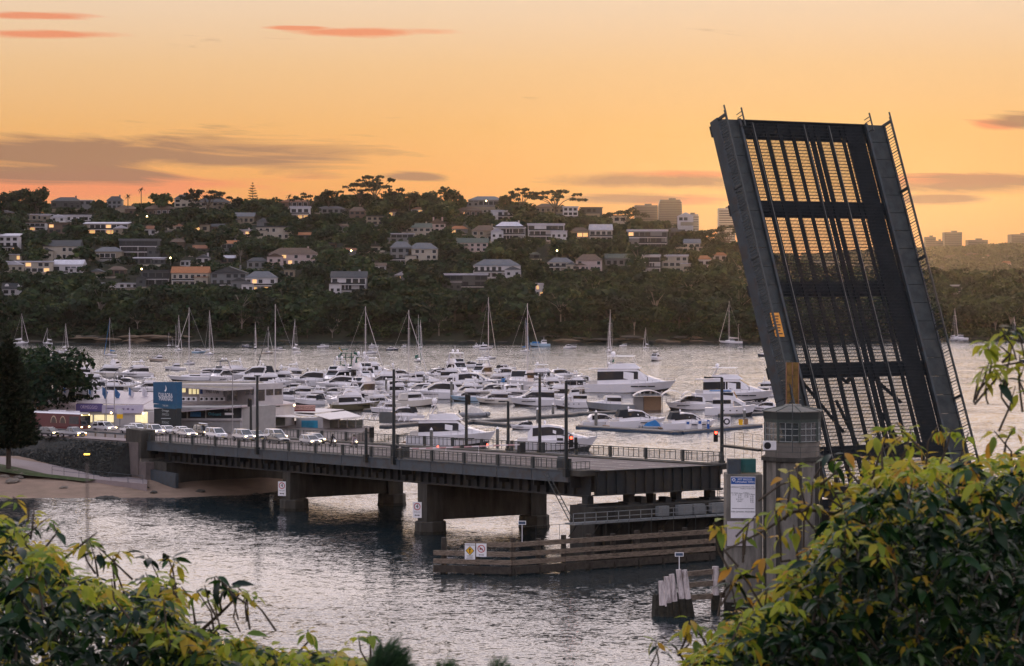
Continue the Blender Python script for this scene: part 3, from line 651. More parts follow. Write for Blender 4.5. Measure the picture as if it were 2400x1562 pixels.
MB().box(((1738 - CX) / 23.9, 250.6, zw(1250)), (2.9, .1, 2.4)).build('patch_panel', mat('pale_patch', (.42, .38, .38), .8, var=.1), AW, world=True)
tb, M = board('times_board', 'white and blue board listing bridge opening times on the approach wall', 'sign', ((1740 - CX) / 23.9, 250.35, zw(1165)), (1, -.10, 0), 2.40, 4.05, white)
flat('header', [(-1.17, 1.3), (1.17, 1.3), (1.17, 1.97), (-1.17, 1.97)], signblue, tb, M @ Matrix.Translation((0, 0, .003)))
text('lettering', 'SPIT BRIDGE\nOPENING TIMES', white, tb, .26, M @ Matrix.Translation((.18, 1.63, .008)))
flat('emblem', [(-.9, 1.5), (-.72, 1.72), (-.8, 1.86), (-1.0, 1.86), (-1.08, 1.72)], white, tb, M @ Matrix.Translation((0, 0, .008)))
flat('emblem', [(-.9, 1.58), (-.8, 1.72), (-.84, 1.8), (-.96, 1.8), (-1.0, 1.72)], signblue, tb, M @ Matrix.Translation((0, 0, .012)))
text('lettering', 'WEEKDAYS', black, tb, .19, M @ Matrix.Translation((-.72, 1.0, .006)))
text('lettering', 'WEEKENDS AND\nPUBLIC HOLIDAYS', black, tb, .17, M @ Matrix.Translation((.46, .95, .006)))
text('lettering', '10.15am\n11.15', black, tb, .19, M @ Matrix.Translation((-.85, .34, .006)))
text('lettering', '1.15pm\n2.15\n8.15\n9.15 DST\nONLY', black, tb, .19, M @ Matrix.Translation((-.32, .0, .006)))
text('lettering', '8.30am\n10.00\n11.30', black, tb, .19, M @ Matrix.Translation((.32, .25, .006)))
text('lettering', '2.30pm\n4.30\n6.30\n8.30\n9.30', black, tb, .19, M @ Matrix.Translation((.86, -.08, .006)))
flat('rule', [(-1.1, -1.06), (1.1, -1.06), (1.1, -1.10), (-1.1, -1.10)], black, tb, M @ Matrix.Translation((0, 0, .005)))
text('lettering', 'FOR GENERAL ENQUIRIES', black, tb, .20, M @ Matrix.Translation((0, -1.4, .006)))
# pivot pier, mostly behind the foreground leaves
pp = thing('pivot_pier', 'concrete pier and machinery housing at the foot of the raised span', 'pier', (*bp(46, 9, 0).xy, 0))
rb('pier_block', 43.0, 60, -1.5, 24.5, -3, 9.3, conc, pp); rb('machinery_house', 45.5, 58, 1.0, 21.9, 9.3, 11.9, steel_d, pp)
rb('approach_deck', 58, 240, -1, 24, 9.6, 11.5, conc, pp)
gw = thing('service_gangway', 'narrow service gangway with thin railings left of the control tower', 'gangway', px(1740, 1060, 23.2)[:])
a, b = px(1700, 1045, 23.0), px(1786, 1056, 23.6); MB().bar(a, b, .9, .22).build('deck', steel_d, gw, world=True)
mb = MB()
for f in (0, .25, .5, .75, 1): p = a.lerp(b, f); mb.bar(p, p + Vector((0, 0, 1.5)), .04); mb.bar(p, p + Vector((0, 0, -1.8)), .03)
for z in (.8, 1.5): mb.bar(a + Vector((0, 0, z)), b + Vector((0, 0, z)), .03)
mb.build('railing', railm, gw, world=True)

# pile clusters on the near side of the channel
pw = mat('flaking_white_pile', (.50, .44, .42), .85, var=.3, scale=2, stretch=(2, 2, .5), dirt=(.05, .028, .02), dscale=1.3, bump=.4)
dl = thing('pile_dolphin', 'cluster of leaning white-painted timber piles with rusty stains in the channel', 'pile cluster', wat(1590, 1446)[:])
for x, yt, lean in ((1549, 1362, .3), (1562, 1352, .55), (1574, 1346, .7), (1590, 1335, .75), (1604, 1336, .8), (1557, 1366, .45)):
    s = 24.4; top = px(x, yt, s); bot = Vector((top.x + lean, top.y - .2, -2))
    mb = MB(); mb.tube(bot.lerp(top, .56), top, .30, .27, 10); mb.build('pile', pw, dl, world=True)
    mb = MB(); mb.tube(bot, bot.lerp(top, .57), .58, .36, 10); mb.build('pile_growth', tide, dl, world=True)
mb = MB(); mb.tube(wat(1545, 1446, -2), wat(1545, 1440, 1.7), .9, .7, 9); mb.tube(wat(1600, 1440, -2), wat(1598, 1436, 1.9), .9, .5, 9); mb.build('oyster_mass', tide, dl, world=True)
nf = thing('timber_fender', 'short timber rail fender with one pale pile behind the white pile cluster', 'fender', wat(1650, 1420)[:])
for y0, y1 in ((1346, 1336), (1372, 1364), (1402, 1394)):
    a, b = px(1610, y0, 24.2), px(1712, y1, 23.7); MB().bar(a, b, .25, .5).build('fender_rail', timber, nf, world=True)
MB().tube(px(1677, 1430, 23.9), px(1677, 1328, 23.9), .34, .32, 12).build('pile', pw, nf, world=True)
MB().tube(px(1677, 1470, 23.9), px(1677, 1395, 23.9), .55, .42, 10).build('pile_growth', tide, nf, world=True)
n1, M = board('channel_marker', 'small blue marker board on a post beside the white pile cluster', 'sign', px(1592, 1300, 24.0)[:], (1, 0, 0), .85, .40, white, group='channel marker boards')
flat('plate', [(-.36, -.14), (.36, -.14), (.36, .14), (-.36, .14)], nm, n1, M); MB().bar((0, .05, -.2), (0, .05, -2.4), .07).build('post', white, n1)
# ------------------------------------------------------------------ land end: beach, wall, road, marina buildings
sand = mat('beach_sand', (.21, .145, .105), .95, var=.2, scale=.35, bump=.4, bscale=3, dirt=(.16, .115, .08), dscale=.12)
grassm = mat('verge_grass', (.045, .06, .022), .95, var=.4, scale=1.5, bump=.6, bscale=9)
pathm = mat('path_concrete', (.22, .18, .175), .9, var=.12, scale=.8)
basalt = leafmat('rubble_stone', [(.0, (.008, .010, .009)), (.4, (.020, .022, .019)), (.75, (.038, .037, .031)), (1, (.09, .085, .07))], rough=.9, trans=0.0)
def shore_near(x): return interp(x, [(-160, 372), (-75, 375), (-48, 376), (-38, 382), (-30, 398), (-20, 440)])
def beachz(x, y):
    q = y - shore_near(x)
    cap = interp(x, [(-95, 2.75), (-80, 2.55), (-70, 1.9), (-62, 1.5), (-40, 1.6)])
    return max(-3.5, min(cap, q * .10 if q > 0 else q * .12)) + .05 * math.sin(x * .9) * math.sin(y * .7)
vs = []; xs = list(np.linspace(-130, -18, 70)); ys = list(np.linspace(352, 425, 60))
tag(MB().add([(x, y, beachz(x, y)) for y in ys for x in xs], [(j * 70 + i, j * 70 + i + 1, (j + 1) * 70 + i + 1, (j + 1) * 70 + i) for j in range(59) for i in range(69)]).build('beach', sand, smooth=True), kind='structure')
# the spit behind: raised ground the road and marina stand on
def edge(t, v): p = bp(t, v, 0); return (p.x, p.y)
T0 = TA - 6
poly = [edge(T0 + 8, -1.0), edge(T0 + 8, 23), (-28, 452), (-26, 482), (-42, 500), (-115, 520), (-175, 520), (-175, 440), edge(-235, -1.0)]
tag(MB().prism(poly, -3, 4.1).build('marina_ground', asph), kind='structure')
mb = MB(); ts = [TA - .5, TA - 40, TA - 90, TA - 140]
for a, b in zip(ts[:-1], ts[1:]):
    mb.hexa([bp(b, -1.2, 2.0), bp(a, -1.2, 2.0), bp(a, 21.5, 2.0), bp(b, 21.5, 2.0)], [bp(b, -1.2, deck(b) - .03), bp(a, -1.2, deck(a) - .03), bp(a, 21.5, deck(a) - .03), bp(b, 21.5, deck(b) - .03)])
tag(mb.build('road', asph), kind='structure')
mb = MB()
for a, b in zip(ts[:-1], ts[1:]): mb.hexa([bp(b, 9.4, deck(b) - .024), bp(a, 9.4, deck(a) - .024), bp(a, 9.55, deck(a) - .024), bp(b, 9.55, deck(b) - .024)], [bp(b, 9.4, deck(b) - .02), bp(a, 9.4, deck(a) - .02), bp(a, 9.55, deck(a) - .02), bp(b, 9.55, deck(b) - .02)])
tag(mb.build('road_line', white_line), kind='structure')
tag(MB().add([bp(TA - 5, -1.15, deck(TA) - .05), bp(TA - 90, -1.15, deck(TA - 90) - .05), bp(TA - 90, 2.6, deck(TA - 90) + .1), bp(TA - 5, 2.6, deck(TA - 5) + .1)], [(0, 1, 2, 3)]).build('footpath', pathm), kind='structure')
fq = [(*edge(TA - 24, 2.2),), (*edge(TA - 24, 14),), (-66, 448), (-150, 452), (-150, 425), (*edge(TA - 60, 2.2),)]
tag(MB().prism(fq, 3.0, 6.2).build('forecourt', asph), kind='structure')
# rubble wall
wall = thing('rubble_wall', 'dark rubble stone embankment wall below the waiting cars', 'wall', (*bp(TA - 20, -3, 0).xy, 2.0))
MB().hexa([bp(TA - 95, -5.2, 1.5), bp(TA - 3.2, -5.2, 1.5), bp(TA - 3.2, -.8, 1.5), bp(TA - 95, -.8, 1.5)], [bp(TA - 95, -1.5, deck(TA - 95) - .15), bp(TA - 4, -1.5, deck(TA - 4) - .15), bp(TA - 4, -.8, deck(TA - 4) - .15), bp(TA - 95, -.8, deck(TA - 95) - .15)]).build('wall_core', mat('wall_core', (.03, .032, .03), .95, var=.4), wall, world=True)
mb = MB(); rr = random.Random(3)
for _ in range(3600):
    f = rr.random(); t = TA - 3.4 - rr.random() * 70; z = lerp(1.7, deck(t) - .2, f); v = lerp(-5.2, -1.6, f) - .05
    r_ = rr.uniform(.14, .34); p = bp(t, v, z)
    top = [(p.x + r_ * rr.uniform(.5, 1) * math.cos(a + .3), p.y + r_ * rr.uniform(.5, 1) * math.sin(a) * .6, p.z + rr.uniform(-.12, .12) + .16 * math.sin(a)) for a in (0, 1.26, 2.5, 3.77, 5.0)]
    c = (p.x - V.x * .25, p.y - V.y * .25 - .05, p.z + .08)
    mb.add([c] + top, [(0, i + 1, (i + 1) % 5 + 1) for i in range(5)])
tag(mb.build('rubble_stones', basalt, wall, world=True), kind='stuff')
# path at the wall's foot and verge
def gz(x): return interp(x, [(-40, 2.9), (20, 2.75), (110, 2.2), (225, 1.65), (345, 1.5)])
def gp_(x, y, up=0.0): z = gz(x) + up; return px(x, y, (y - HY) / (H - z))
pu = [gp_(-40, 1066), gp_(20, 1074), gp_(120, 1090), gp_(250, 1110), gp_(345, 1126)]; pl_ = [gp_(-40, 1082), gp_(20, 1092), gp_(110, 1112), gp_(225, 1125), gp_(345, 1136)]
mb = MB()
for a, b, c, d in zip(pl_[:-1], pl_[1:], pu[1:], pu[:-1]):
    q = [p + Vector((0, 0, .06)) for p in (a, b, c, d)]; mb.hexa([p - Vector((0, 0, 1.2)) for p in q], q)
tag(mb.build('path', pathm), kind='structure')
tag(MB().add([tuple(p + Vector((0, -.02, .05))) for p in pl_[:4]] + [tuple(gp_(x, y, -.35)) for x, y in ((200, 1129), (110, 1119), (60, 1114), (20, 1108), (-40, 1100))], [tuple(range(9))]).build('grass_verge', grassm), kind='structure')
pr = thing('path_railing', 'thin grey handrail beside the beach path', 'railing', pl_[2][:]); tops = []
for i, (x, y) in enumerate(((122, 1112), (150, 1116), (185, 1120), (220, 1124), (260, 1128), (300, 1132), (335, 1135))):
    p = gp_(x, y); tops.append(p + Vector((0, 0, 1.25))); MB().bar(p, tops[-1], .06).build('post', steel, pr, world=True)
for z in (0, -.55): MB().path([p + Vector((0, 0, z)) for p in tops], .03, 5).build('rail', steel, pr, world=True)
# boulders
rockm = mat('beach_rock', (.16, .135, .11), .95, var=.35, scale=1.5, bump=.6, dirt=(.05, .045, .04), dscale=1.2)
darkrock = mat('wet_rock', (.045, .042, .036), .8, var=.4, scale=1.5, bump=.6)
def rock_mesh(seed, m):
    r_ = random.Random(seed); mb = MB(); rings = []
    for z, k in ((-.3, .8), (0, 1.0), (.3, .85), (.5, .45)):
        rings.append([(k * r_.uniform(.75, 1.2) * math.cos(a), k * r_.uniform(.75, 1.2) * math.sin(a), z * r_.uniform(.8, 1.2)) for a in [j * math.pi / 4 for j in range(8)]])
    mb.loft(rings); return mb.mesh('boulder', m)
RM = [rock_mesh(i, rockm) for i in range(4)]; RD = [rock_mesh(i + 9, darkrock) for i in range(4)]
for i, (x, y, r_, dk) in enumerate([(12, 1106, .5, 0), (30, 1112, .9, 0), (44, 1109, .6, 0), (58, 1108, .7, 0), (36, 1103, .6, 0), (150, 1127, .4, 0)] + [(228 + k * 13 + (k * 37) % 7, 1143 + (k * 53) % 13, .35 + ((k * 29) % 5) * .11, 1) for k in range(11)] + [(340, 1166, .4, 1), (360, 1164, .45, 1), (470, 1135, .5, 1), (590, 1150, .6, 1), (600, 1135, .5, 1), (545, 1160, .5, 1)]):
    s = 15.9; p = px(x, y, s)
    for _ in range(6):
        zz = beachz(p.x, p.y); s = (y - HY) / (H - zz); p = px(x, y, s)
    o = bpy.data.objects.new('boulder', (RD if dk else RM)[i % 4]); C.objects.link(o); o.location = (p.x, p.y, beachz(p.x, p.y) + .05); o.scale = (r_ * 1.7, r_ * 1.3, r_ * 1.15); o.rotation_euler = (0, 0, i * 1.3)
    lab = 'pale boulder at the edge of the grass above the beach' if i < 6 else 'dark boulder in the low row across the sand' if i < 17 else 'dark weedy boulder on the sand near the bridge shade'
    tag(o, lab, 'rock', ['pale boulders by the grass', 'dark boulders across the sand', 'boulders near the bridge shade'][0 if i < 6 else 1 if i < 17 else 2])
wlt = thing('wall_light', 'small glowing amber light on the rubble wall above the path', 'lamp', px(204, 1066, 14.9)[:]); MB().box((0, -.1, .06), (.95, .12, .24)).build('lens', mat('amber_glow', (.9, .6, .1), .5, emit=(1.0, .62, .10), estr=3.0), wlt); MB().box((0, .06, .06), (1.1, .2, .36)).build('housing', steel, wlt)
gr = thing('guard_rail', 'low guard rail on timber posts in front of the cars on land', 'guard rail', (*bp(TA - 20, 2.6, 6).xy, 6))
for k in range(13):
    t = TA - 6 - k * 4.0; MB().box((*bp(t, 2.6, 0).xy, deck(t) + .45), (.22, .22, .9), RZ_U).build('post', timber, gr, world=True)
MB().bar(bp(TA - 5, 2.5, deck(TA - 5) + .8), bp(TA - 56, 2.5, deck(TA - 56) + .8), .06, .28).build('rail', steel, gr, world=True)

# ---- marina buildings
bw = mat('building_white', (.37, .345, .34), .7, var=.07, scale=.8, dirt=(.45, .42, .40), dscale=.3)
bgrey = mat('building_grey', (.26, .25, .24), .7, var=.12, scale=.8)
roofp = mat('pale_metal_roof', (.36, .31, .32), .5, var=.1, scale=.3, stretch=(6, .4, 1))
roofb = mat('brown_roof', (.15, .125, .095), .8, var=.2, scale=.5)
warm = mat('warm_lit_window', (.8, .6, .3), .5, emit=(1.0, .50, .16), estr=.85, var=.3, scale=1.2)
cool = mat('lit_window', (.8, .75, .5), .5, emit=(1.0, .80, .40), estr=.8, var=.25, scale=1.4)
lampm = mat('lamp_glow', (1, .8, .5), .5, emit=(1.0, .72, .34), estr=14.0)
def wq(x0, x1, y0, y1, s0, s1=None): s1 = s1 or s0; return px(x0, y1, s0), px(x1, y1, s1), px(x1, y0, s1), px(x0, y0, s0)
def slab(name, x0, x1, y0, y1, s0, s1, depth, m, parent):      # upright wall block seen between columns x0..x1 and rows y0 (top)..y1
    a, b, c, d = wq(x0, x1, y0, y1, s0, s1); b.z = a.z = min(a.z, b.z); n = (Vector((b.x - a.x, b.y - a.y, 0)).normalized()); nn = Vector((-n.y, n.x, 0)) * depth
    return MB().hexa([a, b, b + nn, a + nn], [d, c, c + nn, d + nn]).build(name, m, parent, world=True)
WALLS = {}
def wallpt(wall_, x, y):                                       # the spot on an upright wall seen at (x, y)
    xa, sa, xb, sb = wall_; a, b = px(xa, HY, sa), px(xb, HY, sb); k = (x - CX) / F; f = (k * a.y - a.x) / ((b.x - a.x) - k * (b.y - a.y)); p = a.lerp(b, f); p.z = H - (y - HY) * p.y / F; return p
def panel(name, x0, x1, y0, y1, s0, s1, m, parent, off=.05, wall_=None):
    wl_ = wall_ or WALLS.get(parent.name)
    if wl_: a, b, c, d = wallpt(wl_, x0, y1), wallpt(wl_, x1, y1), wallpt(wl_, x1, y0), wallpt(wl_, x0, y0)
    else: a, b, c, d = wq(x0, x1, y0, y1, s0, s1)
    n = Vector((b.x - a.x, b.y - a.y, 0)).normalized(); nn = Vector((n.y, -n.x, 0))
    return MB().hexa([p - nn * .05 for p in (a, b, c, d)], [p + nn * off for p in (a, b, c, d)]).build(name, m, parent, world=True)
def wallM(x, y, s, x0, s0, x1, s1, parent, off=.07):          # text matrix on the wall between two points
    wl_ = WALLS.get(parent.name, (x0, s0, x1, s1)); a, b = px(wl_[0], y, wl_[1]), px(wl_[2], y, wl_[3]); n = Vector((b.x - a.x, b.y - a.y, 0)).normalized(); o = wallpt(wl_, x, y) + Vector((n.y, -n.x, 0)) * (off + .06) - parent.location
    return face(o, n)
sh = thing('boat_showroom', 'long marina showroom with sign fascia and pale sloping metal roof behind the traffic', 'building', px(215, 1005, 13.1)[:])
WALLS[sh.name] = (86, 13.0, 348, 13.35)
slab('front_wall', 92, 348, 966, 1012, 13.0, 13.35, 9, bw, sh)
fa = panel('fascia', 86, 180, 944, 963, 0, 0, mat('fascia_pinkwhite', (.60, .50, .49), .6, var=.05), sh, off=.30)
panel('fascia', 180.3, 241, 947, 965, 0, 0, mat('fascia_purple', (.13, .10, .24), .6, var=.08), sh, off=.30)
panel('fascia', 241.3, 336, 950, 969, 0, 0, mat('fascia_lavender', (.50, .45, .55), .6, var=.05), sh, off=.30)
a, b = px(86, 944, 13.0), px(336, 950, 13.34); bk = Vector((2.0, 17, 1.3))
MB().hexa([a, b, b + bk, a + bk], [p + Vector((0, .0, .12)) for p in (a, b, b + bk, a + bk)]).build('roof', roofp, sh, world=True)
a2, b2 = px(241, 949, 13.2), px(345, 944, 12.9)
for k, (x0, x1) in enumerate(((204, 216), (222, 244), (248, 266), (318, 332))): panel('window', x0, x1, 973, 990, 13.1, 13.1, cool, sh, off=.12)
panel('window', 333, 346, 966, 992, 13.3, 13.3, cool, sh, off=.12)
panel('emblem', 89, 104, 946, 960, 13.0, 13.02, mat('emblem_ochre', (.42, .25, .10), .6), sh, off=.34)
text('lettering', 'SYDNEY POWERBOAT CENTRE', black, sh, .78, wallM(142, 954, 13.07, 86, 13.0, 180, 13.12, sh, .28), sx=.64)
text('lettering', 'ORMEGGIO', mat('letter_lilac', (.62, .50, .66), .6), sh, .85, wallM(211, 955, 13.16, 180, 13.12, 241, 13.2, sh, .28), sx=.86)
lg_ = mat('letter_grey', (.18, .15, .24), .6)
for x0, x1, y0, y1 in ((250, 270, 956, 958.5), (288, 294, 957, 961), (300, 305, 957, 961), (311, 316, 958, 962)): panel('fascia_print', x0, x1, y0, y1, 0, 0, lg_, sh, off=.33)
for x, y in ((132, 963), (261, 966), (336, 967)):
    l_ = thing('wall_lamp', {132: 'glowing lamp under the showroom sign fascia above the bus', 261: 'glowing lamp under the showroom fascia beside the street lamp pole', 336: 'glowing lamp at the showroom corner left of the blue sign tower'}[x], 'lamp', px(x, y, 13.35)[:], group='showroom lamps')
    MB().ball((0, -.25, -.15), .16, 8, 5).build('bulb', lampm, l_); MB().box((0, -.12, -.02), (.2, .3, .08)).build('bracket', bgrey, l_)
wg = thing('workshop_wing', 'marina workshop wing with black banners and white side wall under a pale roof', 'building', px(540, 1000, 12.7)[:])
WALLS[wg.name] = (395, 12.75, 567, 13.0)
slab('front_wall', 395, 567, 955, 1012, 12.75, 13.0, 10, bgrey, wg); slab('side_wall', 567.5, 690, 950, 1012, 13.0, 12.3, .4, bw, wg)
P_ = [px(333, 966, 13.1), px(414, 964, 12.85), px(567, 952, 13.05), px(693, 946, 12.3), px(660, 938, 11.7), px(400, 935, 11.7), px(300, 938, 11.9)]
MB().add(list(P_) + [p - Vector((0, 0, .25)) for p in P_], [tuple(range(7)), tuple(range(13, 6, -1))] + [(k, k + 7, (k + 1) % 7 + 7, (k + 1) % 7) for k in range(7)]).build('roof', roofp, wg, world=True)
bn = mat('banner_black', (.02, .024, .028), .5, var=.2)
for x0, x1, y0, y1 in ((416, 437, 964, 982), (442, 481, 961, 981), (485, 566, 957, 980)): panel('banner', x0, x1, y0, y1, 12.78, 12.98, bn, wg, off=.14)
panel('sill', 412, 567, 981, 986, 12.75, 13.0, bw, wg, off=.3)
text('lettering', '9960 1342', white, wg, .48, wallM(537, 961, 12.9, 485, 12.85, 566, 13.0, wg, .17)); text('lettering', 'Onboard', mat('letter_teal', (.05, .25, .32), .6), wg, .8, wallM(505, 971, 12.85, 485, 12.85, 566, 13.0, wg, .17))
panel('banner_label', 528, 548, 968, 973, 12.9, 12.94, white, wg, off=.16)
flat_m = mat('banner_blue', (.03, .13, .26), .5); panel('banner_picture', 447, 472, 966, 977, 12.83, 12.87, flat_m, wg, off=.16)
of = thing('marina_office', 'upper storey marina office with flat brown roof, lit windows and phone number banner', 'building', px(565, 945, 12.2)[:])
WALLS[of.name] = (400, 12.1, 600, 12.5)
slab('front_wall', 400, 600, 901, 946, 12.1, 12.5, 7, bw, of); slab('side_wall', 600.5, 612, 906, 944, 12.5, 12.2, .4, bw, of)
P_ = [px(398, 903, 12.2), px(523, 911, 12.75), px(634, 906, 12.3), px(612, 894, 11.5), px(396, 894, 11.5)]
MB().add(list(P_) + [p - Vector((0, 0, .45)) for p in P_], [tuple(range(5)), tuple(range(9, 4, -1))] + [(k, k + 5, (k + 1) % 5 + 5, (k + 1) % 5) for k in range(5)]).build('roof', roofb, of, world=True)
P2 = [px(397, 903.6, 12.22), px(523, 912, 12.8), px(635, 906.6, 12.32)]
for a, b in zip(P2[:-1], P2[1:]): MB().bar(a - Vector((0, 0, .12)), b - Vector((0, 0, .12)), .12, .42).build('roof_edge', bw, of, world=True)
for x0, x1 in ((414, 423), (425.5, 435), (443, 449), (452, 459), (462, 466)): panel('window', x0, x1, 906, 920 if x0 < 440 else 924, 12.15, 12.2, cool, of, off=.06)
for x0, x1 in ((532, 543), (546, 556), (576, 584), (588, 598)): panel('window', x0, x1, 911, 940 if x0 < 550 else 925, 12.35, 12.45, glass, of, off=.06)
panel('phone_banner', 468, 524, 910, 930, 12.25, 12.36, white, of, off=.10); panel('banner_mark', 470, 476, 913.5, 923.5, 12.27, 12.28, signblue, of, off=.13)
text('lettering', '9960 7700', black, of, 1.05, wallM(499, 918.5, 12.31, 468, 12.25, 524, 12.36, of, .11), sx=.84)
for k in range(9):
    x = 420 + k * 12 + (k > 3) * 6; a_ = thing('air_conditioner', 'small grey air conditioner in the row below the office phone banner', 'air conditioner', px(x, 940, 12.5)[:], group='air conditioners on the showroom roof')
    MB().box((0, 0, .35), (.85, .4, .75)).build('case', acw, a_); MB().tube((-.12, -.21, .36), (-.12, -.22, .36), .25, n=12).build('fan_grille', black, a_)
for x0, x1, y0, y1 in ((580, 592, 972, 1004), (604, 616, 966, 980), (628, 640, 966, 980)): panel('side_window', x0, x1, y0, y1, 0, 0, glass, wg, off=.08, wall_=(567.5, 13.0, 690, 12.3))
for x0, x1 in ((580, 622), (624, 655)): panel('wall_banner', x0, x1, 950, 954, 0, 0, bn, wg, off=.10, wall_=(567.5, 13.0, 690, 12.3))
a_, b_ = px(400, HY, 12.1), px(600, HY, 12.5); n_ = Vector((b_.x - a_.x, b_.y - a_.y, 0)).normalized(); nn_ = Vector((-n_.y, n_.x, 0))
for k0, k1, y0, y1 in ((.5, 2.2, 912, 938), (2.6, 4.4, 912, 926), (4.8, 6.6, 912, 926)):
    P_ = [Vector((b_.x, b_.y, 0)) + nn_ * k + Vector((0, 0, H - (y - HY) / 12.4)) for k, y in ((k0, y1), (k1, y1), (k1, y0), (k0, y0))]; MB().hexa([p - n_ * .03 for p in P_], [p + n_ * .07 for p in P_]).build('window', glass, of, world=True)
for i_, (x, y, w_, h_, lab) in enumerate(((610, 946, 1.6, .9, 'grey plant box on the workshop roof, left of two'), (640, 944, 1.2, 1.1, 'grey plant box on the workshop roof, right of two'), (575, 905, 1.8, .7, 'low plant box on the office roof'))):
    ob_ = thing('roof_plant', lab, 'plant box', px(x, y, 12.2)[:], .2); MB().box((0, 1.0, h_ / 2), (w_, 1.0, h_)).build('case', bgrey, ob_); MB().box((0, .48, h_ * .5), (w_ * .8, .05, h_ * .6)).build('louvre', black, ob_)
py = thing('sign_pylon', 'tall blue and dark sign tower of the marina beside the road', 'sign tower', px(386, 1008, 13.6)[:])
WALLS[py.name] = (359, 13.6, 413.5, 13.75)
slab('top_panel', 359, 413.5, 896, 946, 13.6, 13.75, 1.2, mat('pylon_blue', (.015, .075, .15), .5, var=.1), py); slab('middle_panel', 360, 413, 947.5, 956, 13.6, 13.75, 1.2, mat('pylon_blue2', (.02, .085, .15), .5), py)
slab('lower_panel', 361, 413, 958, 1012, 13.6, 13.75, 1.1, mat('pylon_dark', (.018, .024, .026), .5), py)
lw = mat('letter_white', (.72, .72, .74), .5)
text('lettering', "D'ALBORA", lw, py, 1.0, wallM(389, 927, 13.67, 359, 13.6, 413, 13.75, py, .05), sx=.86); text('lettering', 'MARINAS', lw, py, 1.0, wallM(389.5, 935.5, 13.67, 359, 13.6, 413, 13.75, py, .05), sx=.92)
Mp = wallM(389, 911, 13.67, 359, 13.6, 413, 13.75, py, .05)
flat('sail_mark', [(-.05, .62), (.32, .15), (.34, -.2), (.0, -.58), (-.28, -.42), (.02, -.1), (.06, .2)], lw, py, Mp)
for y, tx, sz in ((951.5, 'THE SPIT', .42), (963, 'Ormeggio', .5), (972, 'CHICCO', .5), (991, 'ZODIAC', .55)): text('lettering', tx, mat('letter_dim', (.42, .46, .46), .6), py, sz, wallM(389, y, 13.67, 359, 13.6, 413, 13.75, py, .05))
panel('print_line', 378, 400, 980.5, 982, 0, 0, MATS['letter_dim'], py, off=.05)
# cafe by the water
cf_ = thing('waterside_cafe', 'low waterside cafe with white awnings and a blue picture on its wall', 'building', px(760, 1012, 12.4)[:])
WALLS[cf_.name] = (694, 12.5, 757, 12.6)
slab('wall', 694, 757, 980, 1014, 12.5, 12.6, 5, bw, cf_); panel('picture', 707, 745, 986, 1006, 12.52, 12.57, mat('poster_blue', (.03, .22, .34), .5, var=.3, scale=.6), cf_, off=.07)
gp = mat('cafe_glass', (.10, .11, .09), .1, alpha=.45)
slab('back_wall', 757.5, 850, 985, 1014, 12.2, 12.1, .2, mat('cafe_inside', (.16, .15, .12), .7, var=.4, scale=2), cf_)
for x0, x1 in ((758, 770), (773, 792), (795, 812), (815, 832), (835, 849)): panel('glazing', x0, x1, 985, 1012, 12.55, 12.5, gp, cf_, wall_=(757, 12.56, 852, 12.56))
for x in (757, 771, 793, 813, 833, 850): slab('mullion', x, x + 2, 983, 1014, 12.56, 12.56, .15, bw, cf_)
slab('screen', 638, 668, 980, 998, 12.6, 12.6, .2, mat('screen_grey', (.16, .17, .14), .7, stretch=(12, 1, 1)), cf_)
aw = mat('awning_canvas', (.58, .53, .50), .8, var=.05)
for q in ([(636, 976, 12.7), (704, 978, 12.7), (665, 966, 12.0), (640, 968, 12.0)], [(645, 970, 12.3), (735, 976, 12.4), (740, 966, 11.7), (690, 965, 11.7)], [(735, 972, 12.4), (772, 983, 12.8), (849, 976, 12.6), (810, 963, 11.7)], [(692, 966, 12.1), (740, 968, 12.2), (806, 960, 11.6), (738, 957, 11.4)]):
    P_ = [px(*p) for p in q]; MB().hexa([p - Vector((0, 0, .12)) for p in P_], P_).build('awning', aw, cf_, world=True)
rs = thing('roof_sign', 'lit reddish sign board on the roof edge of the waterside cafe', 'sign', px(714, 965, 12.2)[:])
slab('board', 690, 739, 950, 965, 12.2, 12.2, .2, mat('roof_sign_pink', (.52, .32, .27), .6, var=.1), rs); text('lettering', 'ORMEGGIO', mat('letter_brown', (.16, .08, .06), .6), rs, .8, wallM(714, 956, 12.2, 690, 12.2, 739, 12.2, rs, .05)); panel('lower_band', 690.5, 738.5, 961, 964.5, 12.2, 12.2, mat('sign_maroon', (.14, .035, .04), .6), rs, off=.06)
wl2 = thing('wall_lamp', 'bright lamp on the workshop wall corner beside the cafe sign', 'lamp', px(690, 950, 12.4)[:]); MB().ball((0, -.3, 0), .18, 8, 5).build('bulb', lampm, wl2); MB().box((0, -.1, .1), (.15, .3, .1)).build('bracket', bgrey, wl2)
